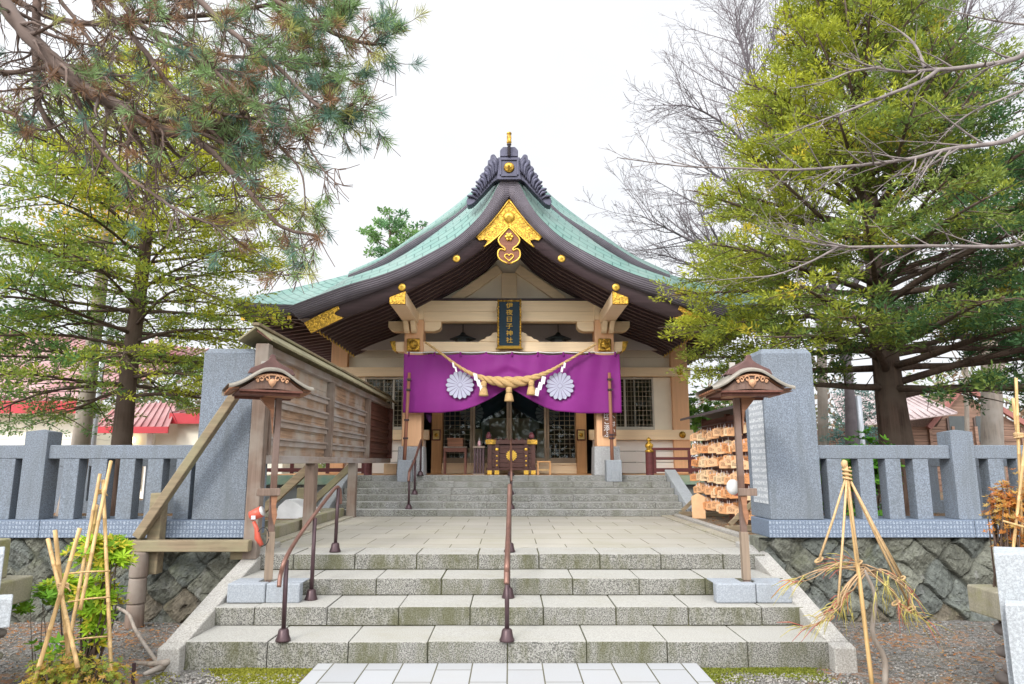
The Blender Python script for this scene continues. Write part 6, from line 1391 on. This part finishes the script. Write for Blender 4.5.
def deciduous(name, label, roots, seed, m_, r0=.05, depth=3, ns=(5,4,4), ln=(.5,.35,.22), cat='tree', trunkspec=None, spread=45, up=.1, group=None, wm=.6, rmin=.0022):
    rd = random.Random(seed); t = thing(name, label, cat, tuple(trunkspec[0] if trunkspec else roots[0][0]), group)
    if trunkspec: mb = MB(True); sp = [Vector(v) for v in spline([tuple(p) for p in trunkspec[:-1]], 16)]; mb.tube(sp, [trunkspec[-1]*(1-.035*i) for i in range(16)], 12); obj('trunk', mb, m_, t)
    wb = MB(True)
    def rec(pts, r_, lev, Ltot):
        n = len(pts); wb.tube(pts, [max(rmin, r_*(1-.85*i/(n-1))) for i in range(n)], 7 if lev == 0 else (5 if lev == 1 else 3), False)
        if lev >= depth: return
        cnt = int(ns[lev]*Ltot/ (ln[lev]*2.2))+ns[lev]//2
        for k in range(cnt):
            s = .22+.78*(k+rd.random())/cnt; fi = s*(n-1); i0 = min(int(fi), n-2); p = pts[i0].lerp(pts[i0+1], fi-i0); tg = (pts[i0+1]-pts[i0]).normalized()
            ax = Vector((rd.uniform(-1,1), rd.uniform(-1,1), rd.uniform(-1,1))).cross(tg).normalized(); d_ = rot_about(tg, ax, R(rd.uniform(spread*.5, spread*1.2))); L_ = Ltot*wm*(1-s*.55)*rd.uniform(.5,1.05); L_ = max(L_, ln[min(lev,2)]*.5)
            m2 = 5 if lev < 1 else 4; q2 = [p]; dd = d_.copy()
            for i in range(m2-1): dd = (dd+Vector((rd.uniform(-.16,.16), rd.uniform(-.16,.16), rd.uniform(-.12,.14)+up*.5))).normalized(); q2.append(q2[-1]+dd*L_/(m2-1))
            rec(q2, max(.003, r_*(1-.8*s)*.55), lev+1, L_)
    for pts, r_ in roots:
        sp = [Vector(v) for v in spline([tuple(p) for p in pts], max(8, len(pts)*3))]; Lt = sum((b_-a_).length for a_, b_ in zip(sp[:-1], sp[1:])); rec(sp, r_, 0, Lt)
    obj('branches', wb, m_, t); print(name, len(wb.v)); return t

# big yew on the right
TY_ = 10.6; tb = W(905, 505, TY_); 
trunk = [(tb.x,TY_,.6), (tb.x-.03,TY_,1.6), (tb.x-.08,TY_,3.0), (tb.x-.1,TY_,5), (tb.x-.1,TY_,7.5), (tb.x-.2,TY_,10.2)]
def RR(z, a):
    leftness = max(0, -math.cos(a)); r_ = np.interp(z, [1.9,2.6,3.4,4.5,5.6,6.8,8,9.5,11], [3.3,3.9,4.3,4.4,3.9,3.3,2.9,2.2,.8]); r_ *= 1+.10*leftness
    return float(r_)
def eyew(p): return float(np.interp(p[2], [2.2,3,3.5,4.8,5.5,6.2,6.7,7.4,8.4,9.7,11], [2.9,3.35,3.5,3.5,3.2,2.85,2.45,2.3,1.75,1.1,.5]))*(1.2 if p[0] > tb.x and p[2] < 7 else 1)
def cyew(p, c, s, rd):
    f = np.clip(.12+.62*(tb.x+.3-p[0])/3.2+.10*(p[2]-4.2)+rd.uniform(-.35,.35), 0, 1); return np.array((.075,.165,.065))*(1-f)+np.array((.40,.42,.04))*f+(np.array((.2,.08,.0)) if rd.random() < .03 else 0)
conifer('yew_tree', 'huge dark-trunked yew with yellow-green tips rising behind the right fence', trunk, .30, 2.55, 9.8, RR, 165, [(.14,.22,.04)], 5, .085, .026, .08, 'bark', 1.4, cyew, (62, 4), .36, env=eyew, az_skip=lambda a, z: math.sin(a) > .75)
# light-green conifer on the left, with spreading sparse branches
TL = 10.2; tb2 = W(117, 500, TL); b3 = W(128, 380, TL); b4 = W(145, 250, TL); b5 = W(155, 130, TL)
def RL(z, a): return float(np.interp(z, [1.8,2.6,3.5,4.6,5.6,6.6,7.4], [2.2,3.0,3.1,2.8,2.4,1.8,.8]))*(.74 if math.cos(a) > .2 and z < 3.3 else (1.05 if math.cos(a) > .2 else 1))
def cleft(p, c, s, rd):
    f = np.clip(.40+.10*(p[2]-3.6)+.16*(p[0]-tb2.x)+rd.uniform(-.4,.4), 0, 1); return np.array((.13,.26,.085))*(1-f)+np.array((.50,.50,.04))*f
conifer('light_conifer', 'spreading light-green conifer with dark trunk behind the left fence', [(tb2.x,TL,.6),(b3.x,TL,b3.z),(b4.x,TL,b4.z),(b5.x,TL,b5.z),(b5.x+.1,TL,8.0)], .155, 2.5, 7.4, RL, 84, [(.2,.3,.05)], 11, .085, .026, .12, 'bark', 1.1, cleft, (42, 0), .34, env=lambda p: (2.35 if p[2] < 4.6 else 2.6) if p[0] > tb2.x else 3.4, tert=.26, clump=.14, flat=.30, inner=.22)
# second trunk behind with yellow leaves
TM = 12.6; c0 = W(80, 450, TM); c1 = W(95, 330, TM); c2 = W(112, 200, TM)
t = deciduous('yellow_leaf_tree', 'pale grey-barked tree with yellow leaves at the top behind the light conifer', [([c2, W(95,165,TM), W(70,130,TM)], .07), ([c2, W(118,170,TM), W(125,120,TM)], .08), ([c1.lerp(c2,.5), W(60,240,TM), W(20,225,TM)], .05), ([c2, W(140,190,TM), W(165,150,TM)], .05)], 4, M['barkpale'], depth=2, trunkspec=[(c0.x-.1,TM,.6), tuple(c0), tuple(c1), tuple(c2), .19])
q = np.random.default_rng(3); lv = Leaves(); n = 2600; cc_ = [W(100,212,TM), W(125,195,TM), W(150,170,TM), W(75,235,TM), W(112,225,TM)]
k = q.integers(0, 5, n); P = np.array([list(cc_[i]) for i in k])+q.normal(size=(n,3))*np.array((.38,.3,.33)); tt = q.random((n,1)); lv.add(P, q.normal(size=(n,3)), q.normal(size=(n,3)), .08, .05, np.array((.70,.42,.02))*(1-tt)+np.array((.45,.42,.04))*tt); lv.build('foliage', M['leaf'], t)
# small pine behind the roof
tq = W(395, 240, 30); 
conifer('distant_pine', 'small dark pine top showing over the left slope of the shrine roof', [(tq.x,30,.6),(tq.x,30,6),(tq.x-.3,30,W(390,212,30).z)], .2, 7.5, W(390,216,30).z, lambda z, a: 1.4 if z < 12 else .8, 30, [(.14,.27,.12),(.20,.34,.12)], 17, .20, .08, .05, 'bark', .7, None, (25,10), .4)
tq = W(420, 240, 31); conifer('distant_pine', 'small dark pine top just right of the other above the left roof slope', [(tq.x,31,.6),(tq.x,31,6),(tq.x+.1,31,W(420,226,31).z)], .2, 7.5, W(418,228,31).z, lambda z, a: 1.4 if z < 12 else .8, 30, [(.14,.27,.12),(.20,.34,.12)], 19, .20, .08, .05, 'bark', .7, None, (25,10), .4)
# blue spruce and bushes
tq = W(856, 430, 17); conifer('blue_spruce', 'small blue-green spruce behind the right fence beside the pale pole', [(tq.x,17,.6),(tq.x,17,2),(tq.x,17,W(856,385,17).z)], .08, .8, W(856,388,17).z, lambda z, a: float(np.interp(z, [.7,2.2,3.6], [1.1,.75,.2])), 44, [(.16,.30,.27),(.20,.34,.30)], 23, .08, .03, .05, 'bark', .9, None, (10,0), .22)
def bush(label, px, py, Y, rx, rz, n, cols, seed, L_=.10, W_=.045, ground=.66):
    c = W(px, py, Y); return shrub('garden_bush', label, Y, c.x, ground, [(c.x, Y, c.z, rx, rx*.8, rz), (c.x+rx*.5, Y+.1, c.z-rz*.3, rx*.7, rx*.6, rz*.7), (c.x-rx*.5, Y-.1, c.z-rz*.25, rx*.6, rx*.6, rz*.8), (c.x, Y, ground+rz*.4, rx*.8, rx*.7, rz*.5)], n, L_, W_, cols, 14, seed, 'bush')
bush('round green bush right behind the right-hand fence beside the yew trunk', 868, 462, 9.5, .42, .42, 420, [(.10,.30,.03),(.15,.36,.04),(.08,.22,.03)], 41)
bush('green bush seen between the shrine corner and the votive plaque roof', 712, 412, 18, 1.1, .8, 500, [(.12,.26,.05),(.20,.36,.06)], 42, .16, .07)
bush('low green bush in front of the tall far trees right of the granite pillar', 836, 470, 13.0, .5, .35, 220, [(.14,.30,.05),(.10,.22,.04)], 43)
# pale trunks standing further back on the right
for k, (px, py, Y, r_, lab) in enumerate(((993,395,15,.27,'thick pale trunk behind the fence at the right edge'),(824,380,18,.17,'slim reddish-grey trunk right of the right granite pillar'),(968,400,17.5,.07,'thin leaning sapling in front of the plank house'))):
    a = W(px, 470, Y); b_ = W(px-4, 300, Y); c_ = W(px-12 if k != 2 else px+20, 150, Y)
    deciduous('bare_tree', lab, [([b_, a.lerp(c_, .8)+Vector((-.6,.2,0)), c_+Vector((-1.4,.3,1))], r_*.5), ([b_, b_+Vector((.9,.1,1.3)), b_+Vector((1.6,.3,3))], r_*.4), ([a.lerp(b_, .55), b_+Vector((-.9,.1,-.4)), b_+Vector((-1.7,.2,.3))], r_*.25), ([a.lerp(b_, .5), b_+Vector((.8,.1,-.6)), b_+Vector((1.5,.2,-.4))], r_*.25)], 50+k, M['barkpale'], depth=2, trunkspec=[(a.x,Y,.6), tuple(a), tuple(b_), tuple(b_+Vector((-.1,.1,.8))), r_])
# far woods closing the garden on both sides
q = np.random.default_rng(77); lv = Leaves()
for sx in (-1, 1):
    n = 15000; x = sx*q.uniform(7.5, 34, n); y = q.uniform(27, 36, n); top = 4.2+1.2*np.sin(x*.7)+.8*np.sin(x*1.9+1)+.5*np.sin(x*4.3); z = .7+(top-.7)*q.random(n)**.8
    pal = np.array([(.20,.17,.11),(.26,.20,.15),(.13,.20,.08),(.24,.27,.09),(.30,.20,.13)])[((np.sin(x*1.3)+np.sin(y*.9+z*.8)+q.normal(size=n)*.7)*1.1+2).clip(0,4).astype(int)]
    lv.add(np.column_stack([x,y,z]), q.normal(size=(n,3)), q.normal(size=(n,3)), q.uniform(.25,.5,n), q.uniform(.08,.2,n), pal*q.uniform(.7,1.3,(n,1)))
n = 13000; x = q.uniform(-32, 32, n); y = q.uniform(-22, -15, n); top = 6.2+1.3*np.sin(x*.6)+.9*np.sin(x*1.7+1); z = -.3+(top+.3)*q.random(n)**.85
pal = np.array([(.10,.15,.06),(.14,.20,.07),(.16,.12,.08),(.09,.13,.06)])[q.integers(0,4,n)]
lv.add(np.column_stack([x,y,z]), q.normal(size=(n,3)), q.normal(size=(n,3)), q.uniform(.4,.8,n), q.uniform(.2,.4,n), pal*q.uniform(.7,1.3,(n,1)))
kind(lv.build('far_woods', M['leaf']), 'stuff')
# bare tree behind the yew spreading left against the sky
TB = 15.5
bp = lambda *ps: [W(x, y, TB+d_) for x, y, d_ in ps]
roots = [(bp((850,380,0),(828,300,0),(790,240,.3),(745,195,.5),(700,165,.6)), .10), (bp((850,360,0),(800,290,-.4),(740,262,-.8),(690,240,-1),(640,215,-1.2)), .075), (bp((840,330,0),(790,215,.5),(770,130,.8),(745,60,1),(735,10,1)), .08),
         (bp((845,340,0),(785,300,.2),(730,290,.4),(685,262,.6),(640,250,.5)), .055), (bp((835,300,0),(810,180,-.5),(800,90,-.8),(815,20,-1)), .07), (bp((840,280,0),(860,150,.5),(875,60,.8),(870,-30,1)), .07), (bp((800,250,.2),(750,150,0),(700,110,-.3),(660,105,-.5)), .05), (bp((850,300,.2),(900,150,0),(950,60,-.3),(980,-20,-.5)), .07), (bp((790,240,.2),(745,215,0),(700,205,-.3),(655,180,-.5)), .04)]
deciduous('bare_tree', 'tall leafless tree behind the yew fanning thin twigs left over the shrine roof', roots, 77, M['barkthin'], depth=3, ns=(8,5,2), ln=(.6,.4,.3), trunkspec=[(W(852,470,TB).x,TB,.6), tuple(W(852,450,TB)), tuple(W(850,400,TB)), tuple(W(845,340,TB)), .17], spread=44, up=.12, wm=.50, rmin=.0038)
# pale bare branches reaching in from the right, of a tree standing outside the picture
TF = 6.3
bp = lambda *ps: [W(x, y, TF+d_) for x, y, d_ in ps]
tx = W(1190, 200, TF).x
roots = [(bp((1190,120,.6),(1060,48,.3),(1010,61,.1),(960,68,0),(930,70,0),(905,72,-.1),(870,66,-.1),(852,58,-.1)), .034), (bp((938,70,0),(920,82,-.1),(880,98,-.2),(845,112,-.3),(810,125,-.4),(775,140,-.4)), .022), (bp((925,68,0),(915,45,.1),(898,30,.2),(880,20,.2)), .018), (bp((880,67,-.1),(850,72,-.1),(825,82,-.1),(790,88,-.2)), .014),
         (bp((1190,230,.6),(1060,133,.2),(1000,143,0),(950,149,0),(915,158,-.1),(880,163,-.1),(840,167,-.2),(790,170,-.3),(730,168,-.4),(680,166,-.4),(620,158,-.5)), .028),
         (bp((1190,300,.6),(1060,246,.2),(1000,247,.1),(930,246,0),(860,247,-.1),(830,246,-.1),(800,240,-.2),(770,232,-.2)), .025), (bp((838,247,-.1),(810,262,-.2),(775,275,-.3),(740,278,-.3),(700,282,-.4)), .012), (bp((850,247,-.1),(820,240,-.2),(795,225,-.2),(760,222,-.3)), .010), (bp((1190,160,.6),(1060,90,.4),(1000,100,.3),(960,120,.2),(930,150,.2)), .02), (bp((1190,60,.6),(1060,30,.5),(990,20,.4),(930,5,.4)), .022)]
deciduous('bare_tree', 'pale smooth bare branches reaching in from the right edge before the yew', roots, 91, M['barkgrey'], depth=2, ns=(4,3,2), ln=(.35,.22,.15), trunkspec=[(tx+.1,TF+.6,-.3),(tx+.05,TF+.6,1.5),(tx,TF+.6,3),(tx-.02,TF+.6,6), .20], spread=38, up=.03, wm=.16)
# old pine hanging in from the upper left
TP = 6.0; bp = lambda *ps: [tuple(W(x, y, TP+d_)) for x, y, d_ in ps]
limbs = [(bp((-140,-160,.5),(-30,-40,.2),(20,25,0),(55,62,0),(90,92,0),(130,112,0),(165,131,0),(185,132,0),(212,124,.1),(230,122,.2)), .085),
 (bp((186,133,0),(212,152,-.1),(240,180,-.2),(262,208,-.2),(285,228,-.2),(318,236,-.2)), .03), (bp((62,68,0),(75,95,.1),(84,118,.1),(92,138,0),(120,170,-.1),(150,192,-.2),(185,214,-.3),(215,225,-.3)), .024),
 (bp((40,-60,.8),(37,0,.6),(36,60,.6),(38,100,.5),(50,128,.5)), .05), (bp((60,-40,.4),(100,5,.3),(125,28,.2),(150,58,.1),(175,90,.1),(215,112,0),(250,118,-.1)), .035), (bp((90,-60,.2),(120,0,.1),(160,40,0),(200,60,-.1),(250,100,-.2),(290,110,-.3)), .03),
 (bp((-60,60,.5),(0,72,.4),(45,68,.3),(85,66,.3),(125,78,.2)), .03), (bp((140,-60,.4),(190,-10,.3),(230,30,.2),(270,60,.1),(310,100,0),(330,112,0)), .035), (bp((200,-60,.6),(260,-10,.5),(310,20,.4),(350,40,.3),(385,45,.3)), .035),
 (bp((250,100,-.1),(275,140,-.1),(300,170,-.2),(306,208,-.2)), .015), (bp((290,105,-.1),(305,140,-.1),(322,168,-.2),(335,182,-.2)), .013), (bp((330,110,.1),(350,112,.1),(368,112,.1),(371,138,.1)), .008), (bp((318,236,-.2),(305,245,-.2),(305,262,-.2),(300,270,-.2)), .008),
 (bp((60,0,.5),(90,40,.5),(110,90,.5),(140,130,.5)), .022), (bp((-60,120,.6),(0,110,.5),(40,130,.4),(70,120,.4)), .02), (bp((-40,-30,1),(60,20,.9),(150,20,.8),(240,10,.7),(330,-10,.6)), .04), (bp((150,30,.8),(220,55,.7),(300,60,.6),(360,85,.5)), .022)]
t = thing('old_pine', 'old pine with long-needled branches hanging in from the upper left', 'tree', tuple(Vector(W(-170,400,TP+.9).to_tuple()[:2]+(-.3,))))
px_ = W(-170, 400, TP+.9).x; mb = MB(True); mb.tube([Vector(v) for v in spline([(px_-.3,TP+.9,-.4),(px_-.2,TP+.9,2),(px_,TP+.9,4),(W(-140,-160,TP+.5).x,TP+.6,W(-140,-160,TP+.5).z),(W(-140,-160,TP+.5).x+.3,TP+.6,8.5)], 20)], [.26-.007*i for i in range(20)], 14); obj('trunk', mb, M['barkpine'], t)
rd = random.Random(31); q = np.random.default_rng(31); wb = MB(True); tips = []; deadtips = []
for li, (P, r_) in enumerate(limbs):
    sp = [Vector(v) for v in spline(P, len(P)*5)]; n = len(sp); wb.tube([p+Vector((rd.uniform(-.006,.006), 0, rd.uniform(-.006,.006)))*(1 if r_ > .02 else .4) for p in sp], [max(.004, r_*(1-.62*i/n))*rd.uniform(.95,1.06) for i in range(n)], 9, False)
    Lt = sum((a_-b_).length for a_, b_ in zip(sp[1:], sp[:-1])); cnt = int(Lt*(12 if r_ > .02 else 6.5)); endt = r_ <= .03
    if r_ < .04: tips.append((sp[-1], (sp[-1]-sp[-3]).normalized()))
    for k in range(cnt):
        i = rd.randint(2, n-1); p = sp[i]; tg = (sp[min(i+1,n-1)]-sp[i-1]).normalized(); ax = Vector((rd.uniform(-1,1), rd.uniform(-1,1), rd.uniform(-1,1))).cross(tg).normalized(); d_ = rot_about(tg, ax, R(rd.uniform(30,80))); Lb = rd.uniform(.25,.8)*(1 if r_ > .02 else .55); ps = [p]; dd = d_
        if p.x > W(300, 60, TP).x or p.z < W(100,180,TP).z: Lb *= .5
        for j in range(5): dd = (dd+Vector((rd.uniform(-.25,.25), rd.uniform(-.25,.25), rd.uniform(-.28,.2)))).normalized(); ps.append(ps[-1]+dd*Lb/5)
        wb.tube(ps, [max(.0035, r_*.28*(1-.15*j)) if r_ > .03 else .006-.0006*j for j in range(6)], 5, False); tips.append((ps[-1], dd))
        for _ in range(6):
            j = rd.randint(1, 5); d3 = (dd+Vector((rd.uniform(-1,1), rd.uniform(-1,1), rd.uniform(-1,.6)))*.9).normalized(); L3 = rd.uniform(.10,.32); e = ps[j]+d3*L3*.5+Vector((0,0,-.01)); f = ps[j]+d3*L3
            wb.tube([ps[j], e, f], [.0045,.0038,.003], 4, False)
            if rd.random() < .55: tips.append((f, d3))
obj('branches', wb, M['barkpine'], t)
lv = Leaves(); tipsk = []
xr0 = W(240,60,TP).x
for p, d_ in tips:
    sx = (p.x-W(0,0,TP).x)/(W(400,0,TP).x-W(0,0,TP).x)      # more needles towards the outer (right) end of the limbs
    pr = .5+.5*np.clip(sx*1.35, 0, 1)
    pr = .17+.75*np.clip((sx-.28)*2.4, 0, 1)
    qx, qy = proj(p)
    if qx < 205 and qy > 135: pr *= .22
    elif qy > 150: pr *= .5
    elif qy > 90: pr *= .72
    if qx > 330 and qy > 150: pr = 0
    if qy > 285: pr = 0
    if rd.random() < pr: tipsk.append((p, d_, sx))
for p, d_, sx in tipsk:
    n = rd.randint(50, 80); Dv = np.array(d_); Dn = q.normal(size=(n,3)); Dn /= np.linalg.norm(Dn, axis=1)[:,None]; D = Dn+Dv*.95; back = q.uniform(0,.12,n)[:,None]; P = np.array(p)-Dv*back
    brown = rd.random() < (.42 if sx < .5 else (.26 if sx < .85 else .10)); teal = rd.random() < .35
    c_ = np.array((.26,.15,.085)) if brown else (np.array((.12,.22,.165)) if teal else np.array((.20,.30,.12))*rd.uniform(.8,1.25)); 
    if not brown and rd.random() < .12: c_ = np.array((.38,.38,.12))
    lv.add(P, D, q.normal(size=(n,3)), q.uniform(.09,.155,n), .006, c_*q.uniform(.75,1.3,(n,1)))
lv.build('needles', M['needle'], t); print('pine tufts', len(tipsk), lv.count())
for o in list(bpy.data.meshes):
    if o.users == 0: bpy.data.meshes.remove(o)
